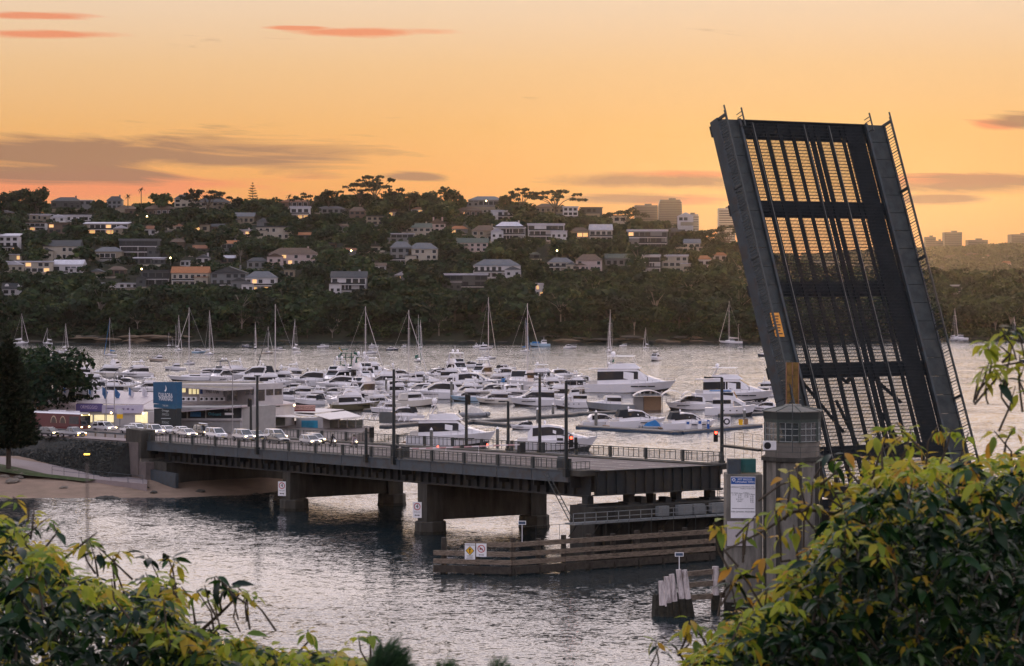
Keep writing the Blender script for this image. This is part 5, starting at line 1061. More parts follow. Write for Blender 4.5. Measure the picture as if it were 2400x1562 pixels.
def boat(kind, name, label, cat, loc, rz, L, hull='w', cv='k', group=None, opt=''):
    o = thing(name, label, cat, loc, rz, group); hm = HULLS[hull]; B = L * .29; D = L * .115; cm = CANV[cv]; q = L / 14.0
    if kind in ('sport', 'fly', 'yacht'):
        add_hull(o, L, B, D, hm, rake=.14); dz = D * .93; w = B * .40
        MB().box((-L * .5 - .35 * q, 0, .45 * q), (.9 * q, B * .8, .16)).build('swim_platform', teak, o)
        if kind == 'sport':
            st_ = [(-.34 * L, dz * .8, dz + .9 * q, w, w * .9), (-.28 * L, dz * .8, dz + 1.75 * q, w, w * .82), (-.08 * L, dz * .9, dz + 1.95 * q, w, w * .78), (.06 * L, dz, dz + 1.75 * q, w * .98, w * .74), (.20 * L, dz * 1.02, dz + .75 * q, w * .9, w * .74), (.38 * L, dz * 1.08, dz + .30 * q, w * .55, w * .42), (.44 * L, dz * 1.14, dz + .22 * q, w * .2, w * .15)]
            sup(o, 'cabin', st_, gel, (.34, .88), wins=(1, 4), screen=3)
            MB().box((-.40 * L, 0, dz * .9), (.14 * L, B * .7, .5 * q)).build('cockpit_seat', cream_cv, o)
            if 'a' in opt: MB().hexa([(-.36 * L, -w, dz + .6 * q), (-.20 * L, -w, dz + .6 * q), (-.20 * L, w, dz + .6 * q), (-.36 * L, w, dz + .6 * q)], [(-.31 * L, -w * .8, dz + 1.9 * q), (-.18 * L, -w * .8, dz + 2.0 * q), (-.18 * L, w * .8, dz + 2.0 * q), (-.31 * L, w * .8, dz + 1.9 * q)]).build('cockpit_canopy', cm, o)
            dome(o, -.15 * L, 0, dz + 2.0 * q, .24 * q)
        else:
            big = 1.25 if kind == 'yacht' else 1.0; h1 = 1.75 * q * big
            st_ = [(-.36 * L, dz * .8, dz + h1 * .96, w, w * .9), (-.10 * L, dz * .9, dz + h1, w, w * .88), (.08 * L, dz, dz + h1 * .98, w, w * .82), (.20 * L, dz * 1.03, dz + h1 * .5, w * .92, w * .72), (.36 * L, dz * 1.1, dz + .4 * q, w * .6, w * .45), (.43 * L, dz * 1.15, dz + .28 * q, w * .22, w * .18)]
            sup(o, 'saloon', st_, gel, (.30, .86), wins=(0, 3), screen=2)
            fz = dz + h1
            MB().hexa([(-.46 * L, -w * .98, fz - .04), (.07 * L, -w * .86, fz - .04), (.07 * L, w * .86, fz - .04), (-.46 * L, w * .98, fz - .04)], [(-.46 * L, -w * .98, fz + .12), (.08 * L, -w * .88, fz + .12), (.08 * L, w * .88, fz + .12), (-.46 * L, w * .98, fz + .12)]).build('flybridge_deck', gel, o)
            f2 = [(-.24 * L, fz + .1, fz + .75 * q, w * .86, w * .8), (-.04 * L, fz + .1, fz + .9 * q, w * .86, w * .76), (.05 * L, fz + .1, fz + .85 * q, w * .8, w * .66), (.11 * L, fz + .1, fz + .25 * q, w * .7, w * .55)]
            sup(o, 'flybridge', f2, gel, screen=2)
            MB().box((-.12 * L, 0, fz + .75 * q), (.08 * L, w * 1.1, .6 * q)).build('helm_seat', cream_cv, o)
            for sgn in (-1, 1): MB().bar((-.28 * L, sgn * w * .9, fz + .1), (-.20 * L, sgn * w * .75, fz + 1.9 * q), .10 * L * .3, .1).build('radar_arch', gel, o)
            ht = fz + 1.95 * q
            if 't' in opt or kind == 'yacht':
                MB().hexa([(-.26 * L, -w * .82, ht), (.04 * L, -w * .72, ht), (.04 * L, w * .72, ht), (-.26 * L, w * .82, ht)], [(-.25 * L, -w * .78, ht + .16), (.03 * L, -w * .66, ht + .16), (.03 * L, w * .66, ht + .16), (-.25 * L, w * .78, ht + .16)]).build('hardtop', gel, o)
                for sgn in (-1, 1): MB().bar((.06 * L, sgn * w * .62, fz + .8 * q), (.02 * L, sgn * w * .62, ht), .07).build('hardtop_post', gel, o)
            elif 'b' in opt:
                MB().loft([[(x, -w * .8, ht + z), (x, w * .8, ht + z), (x, w * .7, ht + z + .1), (x, -w * .7, ht + z + .1)] for x, z in ((-.24 * L, -.1), (-.12 * L, .1), (.02 * L, -.05))]).build('bimini', cm, o)
                for sgn in (-1, 1): MB().bar((.0 * L, sgn * w * .7, fz + .6 * q), (.0, sgn * w * .7, ht), .05).build('bimini_pole', chrome, o)
            else: MB().bar((-.20 * L, -w * .75, fz + 1.9 * q), (-.20 * L, w * .75, fz + 1.9 * q), .5 * q, .14).build('arch_top', gel, o)
            for dy in (-.35, .35): dome(o, -.2 * L, dy * w, ht + .15, .30 * q)
            MB().bar((-.21 * L, 0, ht), (-.22 * L, 0, ht + 1.5 * q), .05).build('antenna', gel, o)
            MB().box((-.41 * L, 0, dz), (.1 * L, B * .72, .7 * q)).build('cockpit_seat', cream_cv, o)
        rails(o, L, B, D)
        for sgn in (-1, 1):
            for k in range(3): MB().box((.06 * L + k * .09 * L, sgn * (B / 2 * (.97 - .07 * k * k * .55)), D * .66), (.084 * L, .10, .17 * q)).build('porthole', bglass, o)
    elif kind == 'trawler':
        add_hull(o, L, B, D * 1.3, hm, rake=.1); dz = D * 1.2; w = B * .40
        sup(o, 'saloon', [(-.34 * L, dz * .85, dz + 1.9 * q, w, w * .95), (.02 * L, dz * .9, dz + 1.95 * q, w, w * .92), (.06 * L, dz, dz + 1.4 * q, w * .95, w * .86)], gel, (.45, .85), wins=(0, 1))
        sup(o, 'pilothouse', [(-.14 * L, dz + 1.9 * q, dz + 3.4 * q, w * .82, w * .76), (.06 * L, dz + 1.4 * q, dz + 3.45 * q, w * .84, w * .74), (.13 * L, dz + 1.2 * q, dz + 1.9 * q, w * .8, w * .7), (.30 * L, dz, dz + .9 * q, w * .6, w * .5)], gel, (.55, .88), wins=(0, 1), screen=1)
        MB().box((-.2 * L, 0, dz + 3.55 * q), (.42 * L, w * 1.75, .14)).build('boat_deck_roof', cm if cv != 'k' else gel, o)
        for sgn in (-1, 1):
            for x in (-.39, -.2): MB().bar((x * L, sgn * w * .8, dz + 1.9 * q), (x * L, sgn * w * .8, dz + 3.5 * q), .08).build('roof_post', gel, o)
            for k in range(4): MB().box((-.12 * L + k * .13 * L, sgn * (B / 2 * (.985 - .02 * k * k)), D * .75), (.03 * L, .12, .22 * q)).build('porthole', bglass, o)
        MB().tube((-.1 * L, 0, dz + 3.5 * q), (-.1 * L, 0, dz + 5.6 * q), .09, .05, 6).build('mast', gel, o); dome(o, -.04 * L, 0, dz + 3.6 * q, .28 * q); rails(o, L, B, D * 1.3)
    elif kind == 'launch':
        add_hull(o, L, B * 1.1, D * 1.1, hm, rake=.08); q = L / 10.0; dz = D * 1.0; w = B * .42
        sup(o, 'cabin', [(-.22 * L, dz * .8, dz + 1.25 * q, w, w * .9), (.08 * L, dz * .9, dz + 1.3 * q, w, w * .86), (.15 * L, dz, dz + .55 * q, w * .95, w * .8), (.36 * L, dz * 1.06, dz + .3 * q, w * .5, w * .4)], gel, (.4, .82), wins=(0, 1), screen=1)
        if 'a' in opt: MB().hexa([(-.42 * L, -w, dz + .1), (-.22 * L, -w, dz + .1), (-.22 * L, w, dz + .1), (-.42 * L, w, dz + .1)], [(-.38 * L, -w * .85, dz + 1.1 * q), (-.22 * L, -w * .88, dz + 1.22 * q), (-.22 * L, w * .88, dz + 1.22 * q), (-.38 * L, w * .85, dz + 1.1 * q)]).build('cockpit_canopy', cm, o)
        if 'f' in opt:
            sup(o, 'flybridge', [(-.2 * L, dz + 1.25 * q, dz + 1.75 * q, w * .8, w * .8), (0, dz + 1.3 * q, dz + 1.85 * q, w * .8, w * .75), (.06 * L, dz + 1.3 * q, dz + 1.4 * q, w * .7, w * .6)], gel, screen=1)
            MB().box((-.1 * L, 0, dz + 2.5 * q), (.22 * L, w * 1.4, .1)).build('bimini', cm, o)
            for sgn in (-1, 1):
                for x in (-.18, -.02): MB().bar((x * L, sgn * w * .66, dz + 1.7 * q), (x * L, sgn * w * .66, dz + 2.5 * q), .05).build('bimini_pole', chrome, o)
        MB().tube((-.05 * L, 0, dz + 1.3 * q), (-.07 * L, 0, dz + 2.6 * q), .04, n=5).build('antenna', chrome, o); rails(o, L, B * 1.1, D * 1.1)
    elif kind == 'fishing':
        add_hull(o, L, B * 1.1, D * 1.25, hm, rake=.06); dz = D * 1.15; w = B * .34; q = L / 10
        sup(o, 'wheelhouse', [(-.32 * L, dz, dz + 1.6 * q, w, w * .95), (-.08 * L, dz, dz + 1.65 * q, w, w * .92), (-.06 * L, dz, dz + 1.1 * q, w, w * .9)], gel, (.5, .85), wins=(0, 1), screen=1)
        MB().box((.22 * L, 0, dz + .45 * q), (.34 * L, w * 1.6, .8 * q)).build('deck_cover', cm, o); MB().tube((-.2 * L, 0, dz + 1.6 * q), (-.2 * L, 0, dz + 3 * q), .06, n=6).build('mast', gel, o)
    elif kind == 'tender':
        q = L / 4.0; rg = []
        for sgn in (-1, 1): MB().path([(-.5 * L, sgn * L * .2, .3), (.2 * L, sgn * L * .2, .32), (.42 * L, sgn * L * .12, .42), (.5 * L, 0, .5)], .24 * q, 8).build('tube', rubber, o)
        MB().box((-.05 * L, 0, .2), (.85 * L, L * .34, .2)).build('floor', rubber, o)
        MB().loft([[(x, -L * .16, .4), (x, L * .16, .4), (x, L * .05, .4 + h), (x, -L * .05, .4 + h)] for x, h in ((-.35 * L, .3), (-.1 * L, .9 * q), (.2 * L, .6 * q), (.4 * L, .15))]).build('cover', cm, o); MB().box((-.52 * L, 0, .65), (.3, .35, .9)).build('outboard', black, o)
    return o
def sail_boat(label, loc, rz, L, mast, hull='w', cv='w', mizzen=0, group=None, opt='', jib=True):
    o = thing('sailing_yacht', label, 'sailing yacht', loc, rz, group); B = L * .27; D = L * .095
    add_hull(o, L, B, D, HULLS[hull], full=.42, rake=.13, stern=.62); w = B * .3
    sup(o, 'coachroof', [(-.16 * L, D * .8, D + .5, w, w * .9), (.05 * L, D * .9, D + .55, w, w * .85), (.22 * L, D, D + .25, w * .7, w * .55)], gel, (.4, .8), wins=(0, 1))
    mx = .06 * L; top = mast; mr = max(.075, mast * .0052)
    MB().tube((mx, 0, D * .8), (mx, 0, top), mr, mr * .7, 7).build('mast', alu, o)
    MB().tube((mx - .1, 0, D + 1.15), (-.38 * L, 0, D + 1.25), .07, n=6).build('boom', alu, o)
    MB().loft([[(x, -r_, D + 1.25), (x, r_, D + 1.25), (x, r_ * .4, D + 1.25 + h), (x, -r_ * .4, D + 1.25 + h)] for x, r_, h in ((mx - .15, .2, .75), (-.1 * L, .2, .45), (-.36 * L, .1, .2))]).build('sail_cover', CANV[cv], o)
    for f in (.5, .75): MB().bar((mx, -B * .34, lerp(D, top, f)), (mx, B * .34, lerp(D, top, f)), .06).build('spreader', alu, o)
    mb = MB(); wr = .035
    mb.bar((mx, 0, top), (-.49 * L, 0, D), wr)
    for sgn in (-1, 1): mb.bar((mx, sgn * B * .34, lerp(D, top, .75)), (mx, sgn * B * .45, D), wr * .8)
    mb.build('rigging', alu, o)
    if jib: MB().tube((mx, 0, top * .93), (.485 * L, 0, D * 1.15), .06, .12, 5).build('furled_jib', alu if cv == 'w' else CANV[cv], o)
    if mizzen: MB().tube((-.34 * L, 0, D), (-.34 * L, 0, mizzen), .08, .05, 6).build('mizzen_mast', alu, o)
    if 'd' in opt: MB().loft([[(x, -w * 1.1, D + .5), (x, w * 1.1, D + .5), (x, w * .9, D + .5 + h), (x, -w * .9, D + .5 + h)] for x, h in ((-.3 * L, .9), (-.2 * L, 1.15), (-.12 * L, .4))]).build('dodger', CANV[cv] if cv != 'w' else green_cv, o)
    return o
HEAD = {'r': -.18, 'R': .22, 'l': math.pi + .18, 'L': math.pi - .22, 'f': -1.25, 'F': -1.9, 'a': 1.2, 'q': -.6, 'Q': math.pi + .6}
BERTHS = []
MG, SG = 'marina berths', 'swing moorings'
def berth(kind, x0, x1, y, hd, label, hull='w', cv='k', opt='', cat=None, name=None, group='motor boats in the marina berths'):
    s = ws(y); rz = HEAD[hd]; L = (x1 - x0) / s / (abs(math.cos(rz)) + .29 * abs(math.sin(rz))); p = wat((x0 + x1) / 2, y)
    n = name or {'sport': 'sports_cruiser', 'fly': 'flybridge_cruiser', 'yacht': 'motor_yacht', 'trawler': 'trawler_yacht', 'launch': 'cabin_launch', 'tender': 'inflatable_tender', 'fishing': 'fishing_boat'}[kind]
    o = boat(kind, n, label, cat or n.replace('_', ' '), (p.x, p.y + L * .05, 0), rz, L * (1.06 if y > 870 else 1.0), hull, cv, group, opt); o.scale = (1, 1.1, 1.0 if kind == 'yacht' else 1.26 if y > 870 else 1.12); BERTHS.append(((x0 + x1) / 2, y, label)); return o
for a in (
 ('fly', 957, 1161, 1047, 'r', 'large white flybridge cruiser behind the far rail, left of two', 'w', 'k', ''),
 ('sport', 1211, 1400, 1056, 'r', 'large white sports cruiser behind the far rail, right of two', 'w', 'k', ''),
 ('sport', 1196, 1256, 1007, 'l', 'small white runabout just behind the right-hand large cruiser', 'w', 'k', 'a'),
 ('sport', 888, 992, 987, 'l', 'white cruiser with long dark windows right of the lamp pole', 'w', 'k', 'a'),
 ('sport', 963, 1089, 936, 'l', 'white express cruiser with a long dark hull window, bow to the left', 'w', 'k', ''),
 ('sport', 935, 1032, 929, 'l', 'white cruiser tucked behind the express cruiser with dark hull window', 'w', 'k', ''),
 ('fly', 1056, 1135, 941, 'l', 'white cruiser with pale blue hull, mid marina', 'b', 'c', ''),
 ('fly', 1116, 1200, 947, 'l', 'cream motor cruiser with two portholes, mid marina', 'c', 'c', 'b'),
 ('fly', 1194, 1313, 952, 'l', 'white flybridge cruiser with wrap-round dark screen, bow to the left', 'w', 'c', 'b'),
 ('trawler', 1298, 1388, 957, 'l', 'tall white trawler yacht with square side windows', 'w', 'c', ''),
 ('sport', 1050, 1176, 913, 'r', 'grey and white yacht pointing right behind the pile', 'g', 'c', ''),
 ('fly', 957, 1023, 896, 'r', 'white cruiser with an oval side window in the back row', 'w', 'c', 'b'),
 ('fly', 1023, 1108, 895, 'r', 'cream flybridge yacht with radar arch in the back row', 'c', 'c', ''),
 ('yacht', 1229, 1332, 898, 'r', 'big white yacht with twin domes on a hardtop, back row', 'w', 'c', 't'),
 ('sport', 1164, 1232, 909, 'r', 'small white cruiser with rounded hardtop in the back row', 'w', 'b', 'a'),
 ('yacht', 1376, 1583, 921, 'r', 'longest white motor yacht, sleek sloping front, back row', 'w', 'c', 't'),
 ('launch', 1374, 1484, 963, 'l', 'grey hulled cruiser with dark windows beside the curved-roof shed', 'g', 'k', ''),
 ('sport', 1363, 1462, 1001, 'R', 'left of the three white sports cruisers along the fuel dock', 'w', 'k', ''),
 ('sport', 1424, 1563, 1004, 'R', 'middle of the three white sports cruisers along the fuel dock', 'w', 'k', 'a'),
 ('sport', 1548, 1679, 1008, 'R', 'right of the three sports cruisers at the fuel dock, dark canopy', 'w', 'k', 'a'),
 ('sport', 1560, 1668, 961, 'l', 'white cruiser behind the fuel dock with sloping dark screen', 'w', 'b', ''),
 ('trawler', 1655, 1770, 975, 'r', 'white trawler yacht with bright blue canvas covers', 'w', 'b', ''),
 ('yacht', 1626, 1815, 941, 'r', 'big dark and white motor yacht left of the raised span', 'w', 'c', 't'),
 ('sport', 1758, 1828, 964, 'L', 'white cruiser stern beside the raised span edge', 'w', 'k', ''),
 ('fly', 1776, 1830, 915, 'r', 'white flybridge boat half hidden by the raised span edge', 'w', 'c', ''),
 ('fly', 776, 890, 962, 'R', 'dark olive hulled game fishing cruiser with tall white flybridge', 'o', 'k', 't'),
 ('sport', 668, 780, 906, 'l', 'big grey-white sports yacht with a long dark window, bow left', 'w', 'k', ''),
 ('sport', 738, 846, 915, 'l', 'white sports yacht in front of the grey-white one, bow left', 'w', 'k', ''),
 ('sport', 536, 658, 897, 'l', 'dark-windowed black and white yacht behind the office roof', 'w', 'k', 'a'),
 ('fly', 494, 590, 893, 'l', 'white flybridge cruiser behind the office roof, farthest left', 'w', 'w', 'b'),
 ('yacht', 824, 932, 884, 'r', 'tall white skylounge yacht with curved dark window', 'w', 'c', 't'),
 ('fly', 845, 952, 911, 'l', 'white motor yacht with wide pale awning', 'w', 'c', 'b'),
 ('sport', 633, 702, 938, 'L', 'white cruiser with a black canvas canopy behind the white wall', 'w', 'k', 'a'),
 ('launch', 688, 766, 949, 'L', 'open white boat with dark covers near the cafe sign', 'w', 'k', 'a'),
 ('launch', 868, 948, 970, 'l', 'white runabout with grey covers beside the gangway', 'w', 'c', 'a'),
 ('fly', 886, 936, 944, 'q', 'white boat with green cabin glass beyond the gangway', 'w', 'g', ''),
 ('fly', 196, 262, 902, 'r', 'white flybridge boat above the flags, leftmost', 'w', 'c', ''),
 ('fly', 212, 300, 930, 'l', 'white cruiser stored just behind the flagpoles', 'w', 'k', 'b'),
 ('sport', 258, 344, 912, 'r', 'white cruiser under a large navy canopy behind the lamp posts', 'w', 'k', 'a'),
 ('launch', 300, 360, 934, 'l', 'white boat stored left of the blue sign tower', 'w', 'k', 'f'),
 ('sport', 700, 770, 893, 'r', 'low white yacht with black arch in the back row left', 'w', 'k', ''),
 ('sport', 1100, 1200, 931, 'l', 'low white boat with brown window band, mid marina', 'c', 'c', ''),
 ('launch', 1290, 1352, 929, 'r', 'small white cruiser between the trawler and the big yacht', 'w', 'c', 'a'),
 ('sport', 596, 664, 921, 'L', 'white cruiser partly hidden by the office end', 'w', 'b', 'a'),
 ('fly', 930, 992, 911, 'l', 'white flybridge boat with cream bimini beside the tall mast', 'w', 'c', 'b'),
 ):
    berth(*a)
berth('tender', 1078, 1146, 977, 'r', 'grey covered inflatable tender moored on its own in mid marina', 'g', 'c', group=None)
berth('tender', 1500, 1560, 1008, 'l', 'blue covered tender between the sports cruisers at the fuel dock', 'g', 'b', group=None)
# the packed rows between them
gb = random.Random(17); nfill = 0
for y, xa, xb, step in ((889, 480, 1350, 62), (899, 500, 1360, 66), (909, 560, 1380, 70), (919, 600, 1400, 74), (930, 610, 1300, 80), (941, 640, 1300, 88), (953, 690, 1020, 92), (930, 1660, 1800, 96), (884, 180, 340, 60), (918, 190, 350, 66)):
    x = xa + gb.uniform(0, 30)
    while x < xb:
        if all(abs(x - bx) > 34 or abs(y - by) > 5.5 for bx, by, _ in BERTHS):
            near = min(BERTHS, key=lambda q: abs(q[0] - x) + 3 * abs(q[1] - y)); w_ = gb.uniform(60, 92) * (y - HY) / 270; side = 'left of' if x < near[0] - 20 else 'right of' if x > near[0] + 20 else 'behind' if y < near[1] else 'in front of'
            nb = near[2] if len(near[2].split()) < 11 else ' '.join(near[2].split()[:8]); k_ = gb.choice(['sport', 'fly', 'sport', 'fly', 'launch', 'yacht'])
            lab = {'sport': 'low white cruiser', 'fly': 'white flybridge boat', 'launch': 'small white launch', 'yacht': 'tall white motor yacht'}[k_] + ' packed ' + side + ' the ' + nb
            lab = ' '.join(lab.split()[:16]); bl = len(BERTHS); berth(k_, x - w_ / 2, x + w_ / 2, y, gb.choice('rlrlRLqQfF'), lab, gb.choice('wwwwcg'), gb.choice('kkcb'), gb.choice(['', 'b', 't', 'a'])); BERTHS[bl] = (x, y, near[2]); nfill += 1
        x += step + gb.uniform(-12, 14)
# boats on swing moorings
for a in (
 ('launch', 253, 289, 862, 'a', 'white cruiser moored stern-on left of the bay', 'w', 'k', 'f'), ('launch', 348, 393, 847, 'l', 'tan hulled old cruiser moored in the left of the bay', 't', 'c', 'f'),
 ('launch', 384, 436, 868, 'l', 'white cabin cruiser moored nearest the blue sign tower', 'w', 'c', 'f'), ('launch', 430, 460, 855, 'q', 'white flybridge cruiser moored end-on beside the tall mast', 'w', 'c', 'f'),
 ('sport', 449, 484, 828, 'r', 'pale blue-grey cruiser moored behind the tall leaning mast', 'b', 'b', ''), ('launch', 566, 590, 815, 'l', 'small white cabin boat moored against the far shore, left', 'n', 'c', ''),
 ('launch', 640, 670, 823, 'l', 'white and tan launch moored behind the second tall mast', 'c', 'c', ''), ('launch', 743, 772, 815, 'r', 'white launch with square windows moored against the far shore', 'w', 'b', ''),
 ('launch', 854, 885, 829, 'r', 'white cruiser moored right of the green slide platform', 'w', 'c', ''), ('fly', 864, 888, 816, 'r', 'small grey flybridge boat moored against the far shore', 'w', 'c', ''),
 ('sport', 904, 936, 822, 'r', 'dark hulled sports boat moored against the far shore', 'n', 'k', ''), ('launch', 940, 955, 815, 'f', 'tiny white boat moored end-on against the far shore', 'w', 'c', ''),
 ('fishing', 1108, 1134, 815, 'r', 'small white ferry-like boat moored behind the anchored yacht', 'w', 'w', ''), ('fly', 1122, 1156, 819, 'r', 'white flybridge cruiser moored behind the anchored yacht', 'w', 'c', ''),
 ('sport', 1086, 1138, 862, 'r', 'white cruiser with a grey canopy moored in the mid bay', 'w', 'k', 'a'), ('launch', 1160, 1210, 871, 'r', 'white launch with a dark cockpit cover moored nearest the marina', 'w', 'k', 'a'),
 ('fishing', 1241, 1290, 813, 'l', 'pale blue fishing boat moored against the far shore', 'b', 'b', ''), ('sport', 1320, 1353, 817, 'r', 'white cruiser moored before the sandstone ledges', 'w', 'k', ''),
 ('launch', 1452, 1470, 812, 'r', 'tiny white cruiser moored before the sandstone, right', 'w', 'c', ''), ('launch', 1518, 1552, 846, 'F', 'white flybridge cruiser moored bow-on in the right of the bay', 'w', 'c', 'f'),
 ('launch', 1729, 1742, 818, 'f', 'tiny boat moored below the white ketch', 'c', 'c', ''), ('launch', 1774, 1812, 836, 'l', 'dark hulled boat moored at the raised span edge', 'n', 'k', ''),
 ('launch', 2226, 2270, 797, 'l', 'white cruiser moored right of the raised span', 'w', 'c', ''), ('launch', 2388, 2430, 850, 'l', 'dark hulled boat at the right picture edge behind leaves', 'n', 'k', ''), ('launch', 122, 152, 829, 'r', 'white boat moored behind the dark trees at left', 'w', 'c', '')):
    berth(*a, group='motor boats on swing moorings')
def moor(x, y, wpx, ytop, hd, label, hull='w', cv='w', mz=0, opt='', jib=True, Lm=None):
    s = ws(y); rz = HEAD[hd]; L = Lm or wpx / s / (abs(math.cos(rz)) + .27 * abs(math.sin(rz))); p = wat(x, y); mast = H - (ytop - HY) / s
    return sail_boat(label, (p.x, p.y, 0), rz, L, mast, hull, cv, mz and H - (mz - HY) / s, 'sailing yachts', opt, jib)
for a in ((49, 806, 40, 735, 'r', 'sailing yacht whose mast shows above the dark pine at left'), (112, 806, 24, 769, 'l', 'small yacht with a short mast moored far left'), (153, 824, 22, 758, 'q', 'blue hulled yacht moored far left beside a white boat', 'n'),
 (259, 834, 31, 745, 'l', 'white yacht with blue sail cover moored left in the bay', 'w', 'b'), (303, 827, 15, 768, 'f', 'small yacht moored end-on left in the bay'), (397, 813, 24, 780, 'l', 'dark ketch moored against the far shore at left', 'k', 'k', 790), (418, 822, 22, 739, 'q', 'white yacht with two masts moored before the dark bush', 'w', 'w', 761),
 (490, 832, 30, 728, 'q', 'white sloop moored right of the tall leaning mast'), (598, 818, 15, 755, 'f', 'navy hulled sloop moored against the far shore', 'n'), (627, 829, 30, 766, 'r', 'tan hulled old sloop moored beside the second tall mast', 't', 'c'), (692, 820, 22, 748, 'F', 'white sloop with a red trim moored against the far shore'),
 (980, 848, 28, 738, 'f', 'white yacht with green canvas moored end-on in mid bay', 'w', 'g', 0, 'd'), (1142, 842, 48, 697, 'R', 'large white sailing yacht anchored in mid bay with the tallest moored mast', 'w', 'c', 0, 'd'), (1231, 824, 25, 745, 'q', 'white yacht moored behind the tall marina mast', 'w', 'b'),
 (1427, 826, 20, 762, 'f', 'small white yacht moored behind the end-on yacht'), (1431, 858, 30, 726, 'F', 'grey yacht moored end-on in the right of the bay', 'g', 'w', 0, 'd'), (1514, 816, 15, 768, 'l', 'tiny yacht moored before the sandstone ledges'),
 (1712, 805, 58, 706, 'l', 'long white ketch moored left of the raised span', 'w', 'c', 760), (2237, 798, 22, 722, 'f', 'yacht moored behind the white cruiser right of the span'), (2376, 800, 20, 742, 'f', 'yacht behind the branch at the right picture edge'), (985, 818, 18, 750, 'f', 'small yacht moored behind the green canvas yacht')):
    moor(*a)
for a in ((450, 893, 60, 721, 'l', 'berthed yacht with a tall leaning-looking mast left of the office', 'w', 'c'), (652, 893, 60, 713, 'l', 'berthed yacht with the tallest mast behind the workshop roof', 'w', 'k'), (850, 900, 50, 718, 'r', 'berthed yacht with double forestays in mid marina', 'w', 'w'), (951, 912, 50, 727, 'r', 'berthed yacht with a tall mast beside the lamp pole', 'w', 'w'), (1229, 914, 55, 711, 'r', 'berthed yacht with a tall mast behind the far lamp pole', 'w', 'c')):
    moor(*a, Lm=15)
dg_ = MB().loft(hull_rings(3.2, 1.4, .5)).build('dinghy', gel); dg_.location = wat(696, 827); tag(dg_, 'small white dinghy below the red trimmed sloop', 'dinghy')
# green slide platform
gs = thing('slide_platform', 'floating green play platform with slides moored in the bay', 'platform', wat(817, 859)[:]); gm = mat('slide_green', (.015, .075, .05), .5, var=.2)
MB().box((0, 0, .4), (6.4, 4, .5)).build('pontoon', gm, gs); MB().box((0, 0, 3.2), (6.0, 3.6, .25)).build('deck', gm, gs); MB().box((-.6, 0, 4.7), (4.2, 3.0, .2)).build('upper_deck', gm, gs); MB().box((-1.4, 0, 6.0), (2.4, 2.6, .3)).build('roof', gm, gs)
for x in (-2.8, -1, 1, 2.8):
    for y in (-1.6, 1.6): MB().bar((x, y, .5), (x, y, 4.6 if abs(x) < 2 else 3.2), .18).build('post', gm, gs)
MB().path([(2.0, -.5, 4.7), (3.2, -.9, 4.4), (3.6, -1.4, 3.6), (2.8, -2, 3.0), (2.6, -2.3, 2.0), (3.3, -2.6, .8)], .45, 8).build('slide', gm, gs); MB().path([(-2.4, -.5, 4.6), (-3.6, -1, 3.2), (-4.2, -1.4, 2.4)], .4, 8).build('slide', gm, gs)
MB().bar((-2.2, 0, 5.2), (-3.4, 0, 6.6), .3).build('flag_pole', mat('slide_yellow', (.35, .22, .02)), gs)
# marina piles, pontoons, shed, dock gear
pilem = mat('marina_pile', (.17, .165, .15), .8, var=.15, dirt=(.06, .06, .05), dscale=.8)
for i, (x, yt, yb) in enumerate(((1142, 884, 906), (1058, 890, 940), (1166, 1000, 1040), (1011, 1002, 1050), (1249, 1010, 1052), (1302, 1010, 1056), (1296, 944, 968), (1224, 898, 930), (1397, 961, 1002), (1532, 884, 900), (1499, 917, 958), (1745, 957, 980), (1654, 890, 902), (501, 862, 888), (629, 868, 886), (659, 861, 884), (721, 862, 884), (762, 875, 902), (784, 868, 892), (846, 926, 962), (905, 885, 922), (1260, 955, 985), (1107, 866, 890), (994, 878, 900), (1203, 868, 892), (995, 1006, 1046))):
    s = ws(yb); h = H - (yt - HY) / s; p = wat(x, yb)
    nr = min(BERTHS, key=lambda q: abs(q[0] - x) + 1.5 * abs(q[1] - yb)); sd_ = 'left of' if x < nr[0] - 12 else 'right of' if x > nr[0] + 12 else 'before'
    o = thing('mooring_pile', ' '.join(('capped mooring pile ' + sd_ + ' the ' + nr[2]).split()[:16]), 'pile', p[:], group='marina mooring piles'); hh = min(h, 5.5)
    MB().tube((0, 0, -2), (0, 0, hh - .5), .32, n=9).build('shaft', pilem, o); MB().tube((0, 0, hh - .5), (0, 0, hh), .34, .04, 9).build('cap', gel, o)
deckm = mat('pontoon_deck', (.17, .155, .14), .85, var=.2, stretch=(1, 8, 1)); floatm = mat('pontoon_float', (.035, .045, .055), .6, var=.2)
def pontoon(a, b, w, label, m=None):
    p, q = wat(*a), wat(*b); o = thing('pontoon', label, 'pontoon', ((p + q) / 2)[:]); p.z = q.z = .5; MB().bar(p, q, w, .22).build('deck', deckm, o, world=True); p.z = q.z = .17; MB().bar(p, q, w + .15, .44).build('float', m or floatm, o, world=True)
bluef = mat('dock_bumper_blue', (.02, .045, .085), .5)
pontoon((1362, 1004), (1592, 1018), 3.2, 'left arm of the fuel dock with a dark blue bumper', bluef); pontoon((1588, 1017), (1772, 1001), 3.2, 'right arm of the fuel dock ending beyond the lamp pole', bluef)
pontoon((900, 1004), (1090, 985), 2.2, 'narrow pontoon running behind the left large cruiser'); pontoon((1090, 994), (1345, 975), 2.2, 'diagonal pontoon in the middle of the marina'); pontoon((1085, 990), (1200, 1001), 2.0, 'short pontoon ending at the dark pile'); pontoon((1338, 974), (1480, 968), 2.2, 'pontoon behind the sports cruisers at the fuel dock'); pontoon((1690, 977), (1800, 972), 2.2, 'pontoon beside the blue canvas trawler'); pontoon((860, 965), (960, 958), 2.0, 'pontoon behind the olive hulled cruiser')
sh2 = thing('dock_shed', 'timber dock shed under three white curved roofs', 'shed', wat(1555, 966)[:])
